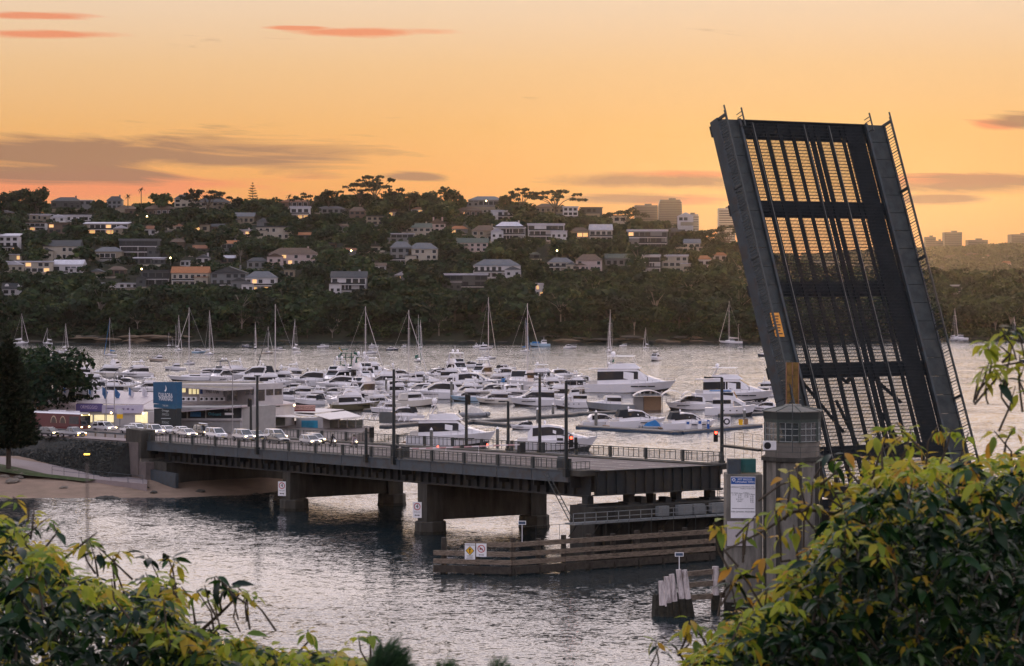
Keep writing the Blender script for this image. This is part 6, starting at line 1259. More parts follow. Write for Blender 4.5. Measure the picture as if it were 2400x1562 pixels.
for x0, x1, m_ in ((1485, 1508, bgrey), (1509, 1550, teak)): slab('wall', x0, x1, 930, 962, 9.75, 9.75, 3, m_, sh2)
for x in (1552, 1580, 1603, 1625): a = px(x, 962, 9.7); MB().bar(a, a + Vector((0, 0, 3.6)), .18).build('post', bgrey, sh2, world=True)
for x0, x1, y in ((1484, 1555, 921), (1550, 1602, 921), (1598, 1630, 924)):
    a, b = px(x0, y + 8, 9.8), px(x1, y + 8, 9.8); rg = []
    for k in range(9): f = k / 8; z = 1.3 * math.sin(math.pi * f) ** .8; p = a.lerp(b, f); rg.append([(p.x, p.y - .6, p.z + z), (p.x, p.y + 4, p.z + z), (p.x, p.y + 4, p.z + z + .12), (p.x, p.y - .6, p.z + z + .12)])
    MB().loft(rg).build('curved_roof', gel, sh2, world=True)
gw2 = thing('gangway', 'white lattice gangway leading down from the cafe to the pontoons', 'gangway', px(890, 985, 11.8)[:]); a, b = px(850, 984, 11.9), px(960, 990, 11.2)
MB().bar(a, b, 1.6, .12).build('deck', deckm, gw2, world=True); mb = MB(); mb.bar(a + Vector((0, 0, 1.3)), b + Vector((0, 0, 1.3)), .14)
for k in range(16): mb.bar(a.lerp(b, k / 16) + Vector((0, 0, 1.3 * (k % 2))), a.lerp(b, (k + 1) / 16) + Vector((0, 0, 1.3 * ((k + 1) % 2))), .1)
mb.build('lattice', gel, gw2, world=True)
for x, w_, h_, m_, lab in ((1612, .8, 1.7, gel, 'white fuel bowser at the left of the fuel dock'), (1640, .9, 1.9, gel, 'white and blue fuel bowser on the fuel dock'), (1660, .5, 1.8, signblue, 'slim blue pump at the fuel dock corner')):
    p = wat(x, 1012); o = thing('fuel_pump', lab, 'fuel pump', (p.x, p.y, .6)); MB().box((0, 0, h_ / 2), (w_, .7, h_)).build('case', m_, o); MB().box((0, -.36, h_ * .7), (w_ * .7, .04, h_ * .3)).build('display', signblue if m_ is gel else gel, o)
p = wat(1703, 1006); o = thing('hose_reel', 'white housing with a round hose reel on the fuel dock', 'hose reel', (p.x, p.y, .6)); MB().box((0, 0, 1.0), (1.6, .5, 2.0)).build('housing', gel, o); MB().tube((0, -.26, 1.0), (0, -.34, 1.0), .68, n=18).build('reel', black, o); MB().tube((0, -.34, 1.0), (0, -.36, 1.0), .4, n=16).build('hub', gel, o)
p = wat(1736, 1003); o = thing('dock_bin', 'yellow bin near the end of the fuel dock', 'bin', (p.x, p.y, .6)); MB().loft([[(x * k, y * k, z) for x, y in ((-.45, -.4), (.45, -.4), (.45, .4), (-.45, .4))] for z, k in ((0, .85), (1.1, 1.0))]).build('body', signyel, o); MB().box((0, 0, 1.16), (1.0, .9, .1)).build('lid', mat('bin_lid', (.45, .22, .02)), o)
p = wat(1748, 1002); o = thing('dock_box', 'brown storage box beside the yellow bin on the fuel dock', 'box', (p.x, p.y, .6)); MB().box((0, 0, .6), (.9, .8, 1.2)).build('case', teak, o); MB().box((0, 0, 1.23), (1.0, .9, .08)).build('lid', pilem, o)
# ------------------------------------------------------------------ hillside: houses, trees, shore, skyline
WALLC = {'w': (.56, .53, .53), 'c': (.42, .37, .30), 'p': (.47, .37, .34), 't': (.27, .225, .165), 'g': (.17, .175, .175), 'd': (.07, .075, .075), 'b': (.13, .09, .07)}
ROOFC = {'g': (.12, .125, .135), 'd': (.055, .058, .062), 'r': (.20, .085, .045), 'b': (.11, .075, .055), 'w': (.50, .48, .52), 'n': (.07, .085, .07), 'o': (.30, .12, .05)}
wm_ = {k: mat('house_wall_' + k, tuple(x * .78 for x in c), .8, var=.10, scale=.4, dirt=tuple(x * .72 for x in c), dscale=.25) for k, c in WALLC.items()}
rm_ = {k: mat('house_roof_' + k, tuple(x * .8 for x in c), .8, var=.18, scale=.6) for k, c in ROOFC.items()}
hglass = mat('house_glass', (.014, .017, .019), .15, spec=.25); trimw = mat('house_trim', (.52, .49, .48), .7, var=.05)
def unit_win(m):
    return MB().box((0, 0, 0), (1, .12, 1)).mesh('window', m)
WIN_D, WIN_L = unit_win(hglass), unit_win(warm)
FRAME = MB().box((0, 0, 0), (1, .08, 1)).mesh('window_frame', trimw)
HOUSES = []
def house(x0, x1, yt, yb, roof, wc, rc, label, lit=0, balc=0, chim=0, gl=.5, name='house'):
    p = None; y = yb
    while p is None and y < 800: p = hit_hill((x0 + x1) / 2, y); y += 3
    s = F / p.y; w = (x1 - x0) / s; h = (yb - yt) / s; z0 = H - (yb - HY) / s; D = max(7.0, min(11, w * .7))
    HOUSES.append((x0, x1, yt, yb, p.y, w, D)); r_ = random.Random(int(x0 * 7 + yt))
    o = thing(name, label, 'house', (p.x, p.y + D / 2, z0), 0, 'houses on the hillside')
    rh = {'hip': .36, 'gable': .36, 'gablef': .40, 'flat': .10, 'skill': .18, 'mansard': .5}[roof] * h; rh = min(rh, 3.4); wh = h - rh; ov = .5
    MB().box((0, 0, wh / 2 - 3), (w - .8, D, wh + 6)).build('wall', wm_[wc], o)
    a, b = w / 2 - .4 + ov, D / 2 + ov; rf = MB()
    if roof == 'hip': k = min(a * .55, b); rf.add([(-a, -b, wh), (a, -b, wh), (a, b, wh), (-a, b, wh), (-a + k, 0, wh + rh), (a - k, 0, wh + rh)], [(0, 1, 5, 4), (1, 2, 5), (2, 3, 4, 5), (3, 0, 4), (3, 2, 1, 0)])
    elif roof == 'gable': rf.add([(-a, -b, wh), (a, -b, wh), (a, b, wh), (-a, b, wh), (-a, 0, wh + rh), (a, 0, wh + rh)], [(0, 1, 5, 4), (1, 2, 5), (2, 3, 4, 5), (3, 0, 4), (3, 2, 1, 0)])
    elif roof == 'gablef': rf.add([(-a, -b, wh), (0, -b, wh + rh), (a, -b, wh), (-a, b, wh), (0, b, wh + rh), (a, b, wh)], [(0, 1, 4, 3), (1, 2, 5, 4), (0, 2, 1), (3, 4, 5), (0, 3, 5, 2)])
    elif roof == 'mansard': rf.hexa([(-a, -b, wh), (a, -b, wh), (a, b, wh), (-a, b, wh)], [(-a + .5, -b + 1.2, wh + rh), (a - .5, -b + 1.2, wh + rh), (a - .5, b - 1, wh + rh), (-a + .5, b - 1, wh + rh)])
    elif roof == 'skill': rf.hexa([(-a, -b, wh), (a, -b, wh), (a, b, wh + rh * .7), (-a, b, wh + rh * .7)], [(-a, -b, wh + rh * .3), (a, -b, wh + rh * .3), (a, b, wh + rh), (-a, b, wh + rh)])
    else: rf.box((0, 0, wh + rh / 2), (2 * a, 2 * b, max(rh, .35)))
    roofo = rf.build('roof', rm_[rc], o)
    if roof == 'gablef': MB().add([(-a + .6, -b + .3, wh), (a - .6, -b + .3, wh), (0, -b + .3, wh + rh * .86)], [(0, 1, 2)]).build('gable_wall', wm_[wc], o)
    if roof == 'mansard':
        for dx in (-.26, .3): MB().add([(dx * w + 1.1 * math.cos(q), -b + .5, wh + rh * .45 + 1.3 * math.sin(q)) for q in [math.pi * j / 8 for j in range(9)]] + [(dx * w + 1.1 * math.cos(q), -b + 1.6, wh + rh * .45 + 1.3 * math.sin(q)) for q in [math.pi * j / 8 for j in range(9)]], [tuple(range(9))] + [(j, j + 9, j + 10, j + 1) for j in range(8)]).build('dormer', trimw, o)
    for c in range(chim):
        MB().box((w * (.28 - .5 * c), .5, wh + rh * .9), (.9, .8, 2.2)).build('chimney', wm_[wc], roofo)
    ns = max(1, round(wh / 3.1)); fh = wh / ns; nc = max(2, int(w / 3.2)); lit_cells = set(r_.sample(range(ns * nc), min(lit, ns * nc)))
    for j in range(ns):
        for i in range(nc):
            idx = j * nc + i; L_ = idx in lit_cells
            if not L_ and r_.random() < .14: continue
            ww = (w - 1.2) / nc * (gl + .2 * r_.random()); hh_ = min(1.9, fh * .58) * (1.0 if gl < .7 else 1.12); xx = -w / 2 + .6 + (w - 1.2) / nc * (i + .5)
            wn_ = inst('window', WIN_L if L_ else WIN_D, o, (xx, -D / 2 - .03, fh * j + fh * .53), (0, 0, 0), (ww, 1, hh_))
            if (x1 - x0) > 55 and wc not in 'dg': f_ = inst('window_frame', FRAME, wn_, (0, .01, 0), (0, 0, 0), (1.12, 1, 1.1))
    if w > 13 and roof != 'mansard':       # a lower wing set forward on one side
        sg = r_.choice((-1, 1)); ww_, hw_, dw_ = w * r_.uniform(.3, .45), max(2.6, wh * r_.uniform(.5, .8)), 3.0; xc = sg * (w / 2 - ww_ / 2 + r_.uniform(-.5, 2.0)); wg_ = MB().box((xc, -D / 2 - dw_ / 2 + .02, hw_ / 2 - 3), (ww_, dw_, hw_ + 6)).build('wing', wm_[wc], o)
        if r_.random() < .5: MB().box((xc, -D / 2 - dw_ / 2 - .1, hw_ + .14), (ww_ + .7, dw_ + .8, .28)).build('wing_roof', rm_[rc], wg_)
        else: MB().add([(xc - ww_ / 2 - .4, -D / 2 - dw_ - .4, hw_), (xc, -D / 2 - dw_ - .4, hw_ + ww_ * .22), (xc + ww_ / 2 + .4, -D / 2 - dw_ - .4, hw_), (xc - ww_ / 2 - .4, -D / 2 + .5, hw_), (xc, -D / 2 + .5, hw_ + ww_ * .22), (xc + ww_ / 2 + .4, -D / 2 + .5, hw_)], [(0, 1, 4, 3), (1, 2, 5, 4), (0, 2, 1), (0, 3, 5, 2)]).build('wing_roof', rm_[rc], wg_)
        for q_ in range(max(1, int(ww_ / 3))): inst('window', WIN_D, wg_, (xc - ww_ / 2 + ww_ * (q_ + .5) / max(1, int(ww_ / 3)), -D / 2 - dw_ - .02, hw_ * .55), (0, 0, 0), (1.5, 1, 1.4))
    MB().box((r_.uniform(-2, 2), -D / 2 - 4.6, -1.2), (w * r_.uniform(.8, 1.3), .4, 2.2)).build('garden_wall', wm_[r_.choice('tgc')], o)
    for k in range(balc):
        zb = fh * (k + 1) - .1 if ns > 1 else .1
        MB().box((0, -D / 2 - 1.0, zb), (w * .92, 2.0, .3)).build('balcony', trimw, o); MB().box((0, -D / 2 - 1.95, zb + .55), (w * .92, .06, .8)).build('balustrade', hglass, o)
        for sx in (-.44, 0, .44): MB().bar((sx * w, -D / 2 - 1.85, zb - fh), (sx * w, -D / 2 - 1.85, zb), .22).build('balcony_post', trimw, o)
    return o
HT = [
 (56, 118, 502, 518, 'flat', 't', 'w', 'tan flat-roofed house above the red-brown one at upper left', 0, 0, 0), (125, 225, 504, 521, 'flat', 'w', 'w', 'long white flat-roofed house at upper left', 0, 0, 0, .4),
 (56, 108, 521, 542, 'flat', 'w', 'b', 'low house with brown roof and white balcony at upper left', 1, 1, 0, .8), (110, 162, 522, 548, 'flat', 'b', 'b', 'brown house with one lit window right of the white balcony', 1, 0, 0),
 (195, 301, 520, 551, 'skill', 't', 'w', 'long two-storey house with pale roof and a row of lit windows', 5, 1, 0, .75), (-6, 45, 547, 592, 'skill', 'w', 'w', 'pale house at the left picture edge', 1, 1, 0),
 (99, 188, 563, 610, 'gable', 'c', 'd', 'gabled pale house with a dark roof in mid slope left', 0, 0, 0, .5), (217, 287, 579, 610, 'hip', 't', 'g', 'tan hip-roofed house with skylights in mid slope left', 0, 1, 0, .8),
 (278, 371, 560, 604, 'flat', 'd', 'g', 'dark modern house with long balconies in mid slope left', 0, 2, 0, .85), (14, 119, 612, 640, 'flat', 'c', 'w', 'flat-roofed cream house with a lit window at far left', 2, 0, 0, .7),
 (123, 195, 609, 641, 'gable', 'w', 'w', 'white roofed house with a white balcony at left', 0, 1, 0, .8), (20, 52, 596, 612, 'flat', 'c', 'w', 'small lit cream house at far left', 1, 0, 0),
 (329, 400, 633, 672, 'flat', 'd', 'd', 'dark modern house left of the orange-roofed cream one', 0, 1, 0, .7), (400, 489, 625, 675, 'gable', 'c', 'o', 'cream house with orange tiled roof and chimney', 0, 1, 1, .45),
 (492, 580, 625, 682, 'gablef', 'g', 'd', 'grey gabled house right of the orange-roofed one', 0, 1, 1, .5), (573, 648, 636, 687, 'hip', 'w', 'g', 'white two-storey house with yellow lit windows low on the slope', 3, 1, 0, .6),
 (3, 57, 664, 692, 'mansard', 'w', 'd', 'white house with two arched dormers at lower far left', 0, 0, 0), (228, 328, 664, 676, 'flat', 'w', 'w', 'flat white roof showing above the shoreline trees', 0, 0, 0),
 (118, 190, 462, 490, 'hip', 'd', 'd', 'dark hip-roofed house on the skyline at left', 0, 0, 1), (180, 217, 469, 482, 'flat', 'g', 'w', 'small flat-roofed house on the skyline at left', 0, 0, 0),
 (249, 287, 460, 490, 'hip', 'g', 'd', 'grey hip roof on the skyline beside the palms', 0, 0, 1), (268, 320, 482, 504, 'hip', 'b', 'b', 'dark red-roofed house below the palms', 0, 0, 1), (336, 409, 480, 507, 'hip', 'b', 'b', 'brown-roofed house with white balcony below the skyline', 0, 1, 0),
 (407, 455, 456, 486, 'hip', 'c', 'd', 'pale house with dark hip roof on the skyline', 0, 0, 0), (455, 540, 462, 496, 'hip', 't', 'd', 'wide hip-roofed house on the skyline left of the pine', 0, 0, 0),
 (545, 597, 498, 526, 'gable', 't', 'g', 'tan house with a white end below the tall pine', 0, 0, 0), (309, 385, 603, 620, 'skill', 'd', 'w', 'low house with white roof edges among dark trees', 0, 0, 0), (420, 447, 611, 625, 'flat', 'w', 'w', 'tiny white house among trees above the orange roof', 0, 0, 0),
 (577, 627, 604, 630, 'hip', 'g', 'd', 'grey hip-roofed house left of the big pink one', 0, 0, 0), (602, 681, 530, 562, 'flat', 'c', 'd', 'plain cream house with small dark windows in mid slope', 0, 0, 0, .35),
 (628, 746, 581, 622, 'hip', 'p', 'b', 'big pinkish hip-roofed house with lit windows', 3, 0, 1, .5), (656, 725, 466, 486, 'hip', 'b', 'r', 'red-brown house near the skyline above the white one', 0, 0, 0), (679, 727, 484, 517, 'flat', 'w', 'w', 'white modern house with lit lower windows near the skyline', 2, 1, 0, .6),
 (738, 811, 483, 501, 'hip', 'g', 'g', 'grey roof below the skyline trees, left of a chimney', 0, 0, 0), (817, 858, 485, 514, 'hip', 'b', 'b', 'brown hip roof with a tall chimney below the spreading tree', 0, 0, 1), (774, 860, 636, 697, 'gable', 'w', 'd', 'white house with tall balconies low on the slope', 0, 2, 1, .7),
 (901, 971, 547, 569, 'flat', 'g', 'w', 'flat-roofed glazed house above the grey gable', 0, 0, 0, .7), (913, 966, 566, 623, 'hip', 'g', 'g', 'dark grey house with steep roof and chimney', 0, 1, 1, .5), (955, 1027, 569, 623, 'hip', 'c', 'g', 'cream two-storey house with hip roof, mid slope centre', 0, 0, 0, .45),
 (950, 1012, 523, 555, 'gable', 'c', 'n', 'cream cottage with dark green roof, centre', 0, 0, 1, .5), (1004, 1045, 512, 545, 'gablef', 'p', 'b', 'pink gabled house with two chimneys, centre', 0, 0, 2), (1069, 1145, 558, 591, 'gable', 'p', 'n', 'pink house with a dark green gable roof', 0, 0, 0, .4),
 (1104, 1167, 528, 566, 'hip', 't', 'b', 'tan hip-roofed house left of the white modern pair', 0, 0, 1, .4), (1096, 1182, 460, 485, 'hip', 'g', 'g', 'wide low hip roof on the skyline, centre right', 0, 0, 0, .7), (1066, 1129, 486, 509, 'hip', 'b', 'b', 'brown hip-roofed house below the skyline, centre right', 1, 0, 0),
 (1129, 1167, 480, 501, 'gablef', 'w', 'g', 'white gabled house just below the skyline', 0, 0, 0), (1039, 1144, 641, 686, 'flat', 'd', 'w', 'dark glazed modern house with white flat roof, low centre', 0, 1, 0, .85), (1107, 1222, 608, 653, 'hip', 'w', 'g', 'white house with grey hip roof, lower centre right', 0, 1, 0, .5),
 (857, 901, 506, 528, 'flat', 't', 'd', 'small tan house among trees right of the chimney', 0, 0, 0), (600, 633, 511, 534, 'gablef', 'g', 'g', 'small grey gabled house left of centre', 0, 0, 0), (1150, 1208, 493, 519, 'flat', 'w', 'w', 'white flat-roofed house above the modern pair', 0, 1, 0, .6),
 (1155, 1233, 520, 566, 'hip', 'w', 'w', 'white modern two-storey house, left of the pair', 0, 2, 1, .8), (1236, 1324, 524, 566, 'flat', 'w', 'w', 'white modern house with long balcony bands, right of the pair', 0, 2, 0, .85), (1337, 1381, 533, 560, 'hip', 't', 'b', 'tan house with one bright lit window', 2, 0, 0, .8),
 (1380, 1437, 526, 569, 'mansard', 'c', 'w', 'cream house with curved gables right of the lit window', 0, 1, 0, .6), (1252, 1318, 477, 501, 'hip', 't', 'b', 'brown hip-roofed house under the spreading skyline trees', 0, 0, 0), (1318, 1356, 484, 507, 'flat', 'w', 'w', 'white house right of the spreading skyline trees', 0, 0, 0, .6), (1360, 1413, 486, 501, 'flat', 'd', 'd', 'dark flat-roofed house on the right skyline', 0, 0, 0),
 (1470, 1566, 538, 585, 'flat', 'g', 'w', 'long low house with balconies on the right slope', 1, 2, 0, .8), (1568, 1606, 535, 558, 'gable', 'd', 'd', 'dark roofed house below the towers', 0, 0, 0), (1584, 1643, 560, 591, 'gable', 'c', 'g', 'cream house with a gabled bay, right slope', 0, 0, 0, .5),
 (1282, 1346, 604, 637, 'hip', 'c', 'g', 'grey hip-roofed house on the right slope', 0, 1, 0, .6), (1349, 1413, 596, 637, 'hip', 'p', 'b', 'pink house with brown roof on the right slope', 0, 0, 0, .4), (1417, 1481, 595, 626, 'gable', 'g', 'n', 'dark green roofed house on the right slope', 0, 0, 0),
 (1507, 1549, 597, 642, 'flat', 'w', 'w', 'white stacked modern house on the right slope', 0, 2, 0, .85), (1551, 1614, 597, 640, 'flat', 'c', 'w', 'cream flat-roofed house right of the white stacked one', 0, 0, 0, .6), (1633, 1669, 599, 626, 'hip', 'w', 'o', 'small house with orange hip roof near the raised span', 0, 0, 0), (1671, 1706, 592, 612, 'hip', 'p', 'o', 'orange-roofed house beside the raised span', 0, 0, 0),
 (1253, 1276, 664, 697, 'flat', 'w', 'w', 'small white house with lit windows low in the bush', 2, 0, 0, .6), (1421, 1470, 505, 523, 'flat', 'c', 'd', 'low cream house below the round skyline tree', 0, 0, 0), (2219, 2265, 668, 696, 'flat', 'g', 'w', 'flat-roofed house with a pale edge right of the raised span', 0, 1, 0, .85)]
for a in HT: house(*a)
# smaller houses half hidden in the trees between them
gh = random.Random(44); HT2 = []
for _ in range(400):
    if len(HT2) >= 34: break
    x = gh.uniform(10, 1640); y = gh.uniform(496, 660) if x < 1300 else gh.uniform(520, 640); w_, h_ = gh.uniform(26, 48), gh.uniform(14, 24)
    if any(x + w_ / 2 > q[0] - 5 and x - w_ / 2 < q[1] + 5 and y > q[2] - 6 and y - h_ < q[3] + 6 for q in HOUSES): continue
    near = min(HT, key=lambda q: abs((q[0] + q[1]) / 2 - x) + 1.5 * abs(q[3] - y)); side = 'left of' if x < near[0] else 'right of' if x > near[1] else 'above' if y < near[2] + 4 else 'below'; wc, rc, rt = gh.choice('wcptgdb'), gh.choice('gdrbwno'), gh.choice(['hip', 'gable', 'gablef', 'flat', 'hip'])
    lab = ' '.join(('small half hidden ' + {'hip': 'hip-roofed', 'gable': 'gabled', 'gablef': 'front-gabled', 'flat': 'flat-roofed'}[rt] + ' house ' + side + ' the ' + near[7]).split()[:16])
    if lab in {q[7] for q in HT2}: continue
    HT2.append((x - w_ / 2, x + w_ / 2, y - h_, y, rt, wc, rc, lab, int(gh.random() < .22), 0, int(gh.random() < .3), gh.uniform(.35, .7)))
    house(*HT2[-1]); q = HOUSES[-1]; HOUSES[-1] = (q[0] + w_ * .2, q[1] - w_ * .1, q[2], q[3] - h_ * .35, q[4], q[5], q[6])

# trees --------------------------------------------------------------
gumst = [(.0, (.004, .009, .006)), (.35, (.007, .018, .010)), (.62, (.016, .034, .014)), (.85, (.036, .058, .020)), (1, (.085, .095, .034))]
treeleaf = leafmat('tree_leaves', gumst, .7, .22, .08, .07); darkleaf = leafmat('dark_leaves', [(.0, (.004, .008, .006)), (.5, (.009, .016, .009)), (1, (.022, .031, .014))], .7, .12, .08, .07)
bark = mat('bark', (.075, .058, .045), .9, var=.3, scale=2)
def crown_quads(seed, n, lobes, size, flat=1.0, hollow=.55):
    """leaf-clump faces spread through a crown of several lobes (unit tree: height 1, base at 0)"""
    g = np.random.default_rng(seed); k = len(lobes); c = np.array([l[:3] for l in lobes]); r_ = np.array([l[3:6] for l in lobes])
    i = g.choice(k, n, p=(r_[:, 0] * r_[:, 2]) / (r_[:, 0] * r_[:, 2]).sum()); d = g.normal(size=(n, 3)); d /= np.linalg.norm(d, axis=1)[:, None]; d[:, 2] = np.where(d[:, 2] < -.35, -d[:, 2] * .6, d[:, 2])
    rad = hollow + (1 - hollow) * g.random(n) ** .5; pos = c[i] + d * r_[i] * rad[:, None]
    nrm = d * .7 + g.normal(size=(n, 3)) * .6; nrm[:, 2] = nrm[:, 2] * flat + .25; nrm /= np.linalg.norm(nrm, axis=1)[:, None]
    a = np.cross(nrm, g.normal(size=(n, 3))); a /= np.linalg.norm(a, axis=1)[:, None]; b = np.cross(nrm, a); sz = size * (.6 + .8 * g.random(n))[:, None]; a *= sz; b *= sz * (.55 + .35 * g.random(n))[:, None]
    v = np.stack([pos - a - b * .4, pos + b * -.9, pos + a - b * .2, pos + a * .5 + b, pos - a * .6 + b * .8], 1).reshape(-1, 3)
    return v
def rnd_lobes(seed, n=7, wide=.42, low=.3):
    g = random.Random(seed); out = [(0, 0, .66, wide * .62, wide * .62, .26)]
    for k in range(n): a = g.random() * 6.28; rr_ = wide * g.uniform(.3, .75); z = g.uniform(low + .1, .84); q = g.uniform(.14, .26); out.append((rr_ * math.cos(a), rr_ * math.sin(a), z, q, q, q * .8))
    return out
def umb_lobes(seed, n=12, wide=.75):
    g = random.Random(seed); out = []
    for k in range(n): a = k * 2.4 + g.random(); rr_ = wide * math.sqrt((k + .5) / n); z = .90 - .28 * (rr_ / wide) ** 2 + g.uniform(-.08, .05); q = g.uniform(.12, .2); out.append((rr_ * math.cos(a), rr_ * math.sin(a), z, q, q, .06))
    return out
def q5(n): return np.arange(n * 5, dtype=np.int32).reshape(-1, 5)
def trunk_mesh(seed, lobes, r0=.028):
    mb = MB(); mb.tube((0, 0, -.12), (0, 0, .42), r0, r0 * .7, 6); g = random.Random(seed)
    for l in lobes[:8]:
        m = Vector((l[0] * .35, l[1] * .35, lerp(.4, l[2], .45))); mb.tube((0, 0, .34), m, r0 * .6, r0 * .4, 5, cap=False); mb.tube(m, (l[0], l[1], l[2]), r0 * .4, r0 * .15, 5, cap=False)
    return mb.mesh('trunk', bark)
VAR = []
for k in range(7):
    lb_ = rnd_lobes(k * 11 + 3, 7 + k % 3, .40 + .05 * (k % 3)); n = 560
    VAR.append((npmesh('crown', crown_quads(k, n, lb_, .052), q5(n), treeleaf if k % 3 else darkleaf), trunk_mesh(k, lb_), lb_))
paleb = mat('pale_bark', (.20, .175, .15), .9, var=.3, scale=2)
for k in range(3):          # taller, sparser gums with pale limbs
    g_ = random.Random(k + 70); lb_ = [(g_.uniform(-.3, .3), g_.uniform(-.3, .3), g_.uniform(.55, .95), q_ := g_.uniform(.11, .19), q_, q_ * .6) for _ in range(8)]; n = 380; tm = trunk_mesh(k + 33, lb_, .022); tm.materials.clear(); tm.materials.append(paleb)
    VAR.append((npmesh('crown', crown_quads(120 + k, n, lb_, .045, 1.1, .3), q5(n), treeleaf), tm, lb_))
UMB = []
for k in range(3):
    lb_ = umb_lobes(k + 40, 14, .78 + .1 * k); n = 620
    UMB.append((npmesh('crown', crown_quads(90 + k, n, lb_, .045, 1.3, .2), q5(n), darkleaf), trunk_mesh(k + 9, lb_, .03)))
def place_tree(var, p, h, label, group, name='tree', rz=None, wide=1.0):
    o = thing(name, label, 'tree', p[:], random.random() * 6.28 if rz is None else rz, group); inst('crown', var[0], o, scale=(h * wide, h * wide, h)); inst('trunk', var[1], o, scale=(h * wide, h * wide, h)); return o
# specimen trees on the skyline
def ridge_pt(x, yb): 
    p = hit_hill(x, yb)
    if p is None: X = (x - CX) * 1540 / F; p = Vector((X, 1540, hillz(X, 1540)))
    return p
for i, (x, yt, yb, kind, wd, lab) in enumerate((
  (880, 410, 492, 0, 1.0, 'tall spreading tree, highest crown on the skyline'), (842, 424, 492, 1, .85, 'spreading tree with a lower crown left of the highest one'), (918, 440, 492, 2, .7, 'open spreading tree at the right of the highest crown'), (1222, 440, 500, 0, .8, 'left of the two spreading trees on the right skyline'),
  (1302, 440, 500, 1, 1.2, 'right of the two spreading trees on the right skyline'), (1470, 483, 530, 2, .9, 'round spreading tree against the orange sky left of the towers'), (1702, 528, 585, 0, 1.2, 'spreading tree touching the raised span edge'), (488, 440, 486, 1, 1.0, 'spreading tree on the skyline above the wide hip roof'), (726, 450, 486, 2, .9, 'small umbrella-shaped tree on the left skyline'), (455, 440, 480, 2, .6, 'thin leaning tree on the skyline right of the dark hip roof'))):
    p = ridge_pt(x, yb); s = F / p.y; z0 = p.z; h = H - (yt - HY) / s - z0; place_tree(UMB[kind], p, h, lab, 'spreading trees on the skyline', 'spreading_tree', i * .9, wd * .95)
for i, (x, yt, yb, k, wd, lab) in enumerate(((45, 440, 500, 1, 1.0, 'round tree with gaps on the left skyline, left of two'), (85, 438, 500, 4, 1.0, 'round tree with gaps on the left skyline, right of two'), (5, 445, 500, 2, 1.0, 'dark tree at the left picture edge on the skyline'), (1060, 438, 505, 4, 1.15, 'big round tree on the skyline right of centre'), (1010, 446, 505, 1, 1.0, 'bushy tree on the skyline left of the big round one'), (385, 448, 496, 5, 1.0, 'bushy skyline tree left of the spreading one'), (1185, 452, 505, 2, .8, 'narrow dark tree beside the spreading trees at right'), (960, 446, 500, 6, 1.0, 'dense skyline tree right of the highest crown'), (770, 446, 500, 3, 1.0, 'dense skyline tree left of the highest crown'))):
    p = ridge_pt(x, yb); s = F / p.y; h = H - (yt - HY) / s - p.z; place_tree(VAR[k], p, h, lab, 'round trees on the skyline', 'tree', None, wd)
def norfolk(p, h, label, rad, m, tiers=16, name='norfolk_pine', dens=70, droop=.02):
    o = thing(name, label, 'pine tree', p[:], 0); g = np.random.default_rng(int(h * 10)); vs_ = []
    MB().tube((0, 0, -.5), (0, 0, h * .97), h * .016 + .08, .04, 8).build('trunk', bark, o)
    for t in range(tiers):
        f = t / (tiers - 1); z = h * lerp(.16, .96, f); rr_ = rad * (1 - f) ** .75 * (1.0 if t else .8) + .2
        for a in np.linspace(0, 6.283, 9 if rr_ > 1 else 6, endpoint=False) + g.random():
            n = max(4, int(dens * rr_ / rad)); l = g.random(n) ** .7 * rr_; x = np.cos(a) * l + g.normal(size=n) * .12 * rr_ * .6; y = np.sin(a) * l + g.normal(size=n) * .12 * rr_ * .6
            zz = z + l * .12 + (l / max(rr_, .1)) ** 2 * .25 - droop * l + g.normal(size=n) * h * .008
            pos = np.stack([x, y, zz], 1); d1 = np.stack([np.cos(a + g.normal(size=n) * .6), np.sin(a + g.normal(size=n) * .6), .3 + .3 * g.random(n)], 1) * (h * .016 + .12); d2 = g.normal(size=(n, 3)) * (h * .005 + .04)
            vs_.append(np.stack([pos - d1 * .5, pos + d2, pos + d1, pos - d2], 1).reshape(-1, 3))
    v = np.concatenate(vs_); ob = bpy.data.objects.new('crown', npmesh('crown', v, np.arange(len(v), dtype=np.int32).reshape(-1, 4), m)); C.objects.link(ob); ob.parent = o; return o
p = ridge_pt(592, 478); s = F / p.y; norfolk(p, H - (428 - HY) / s - p.z, 'conical pine standing alone on the left skyline', 4.6, darkleaf, 11, dens=26)
def palm(p, h, label):
    o = thing('palm_tree', label, 'palm tree', p[:], 0, 'palms on the skyline'); MB().tube((0, 0, -1), (0, 0, h), .3, .22, 7).build('trunk', bark, o); mb = MB(); g = random.Random(int(p.x))
    for k in range(16):
        a = k * 2.4; el_ = g.uniform(-.4, 1.1); prev = Vector((0, 0, h)); d = Vector((math.cos(a) * math.cos(el_), math.sin(a) * math.cos(el_), math.sin(el_))); sd_ = Vector((-math.sin(a), math.cos(a), 0)) * .45
        for j in range(4):
            nx = prev + d * .9; w0, w1 = (1 - j / 4.5), (1 - (j + 1) / 4.5); mb.add([prev - sd_ * w0, prev + sd_ * w0, nx + sd_ * w1, nx - sd_ * w1], [(0, 1, 2, 3)]); prev = nx; d = (d + Vector((0, 0, -.35))).normalized()
    mb.build('fronds', darkleaf, o)
for x, yt, yb, lab in ((331, 446, 486, 'tall palm against the sky, left of centre'), (300, 462, 490, 'short palm against the sky left of the tall one'), (678, 462, 484, 'small palm on the skyline right of the conical pine')): p = ridge_pt(x, yb); s = F / p.y; palm(p, H - (yt - HY) / s - p.z, lab)

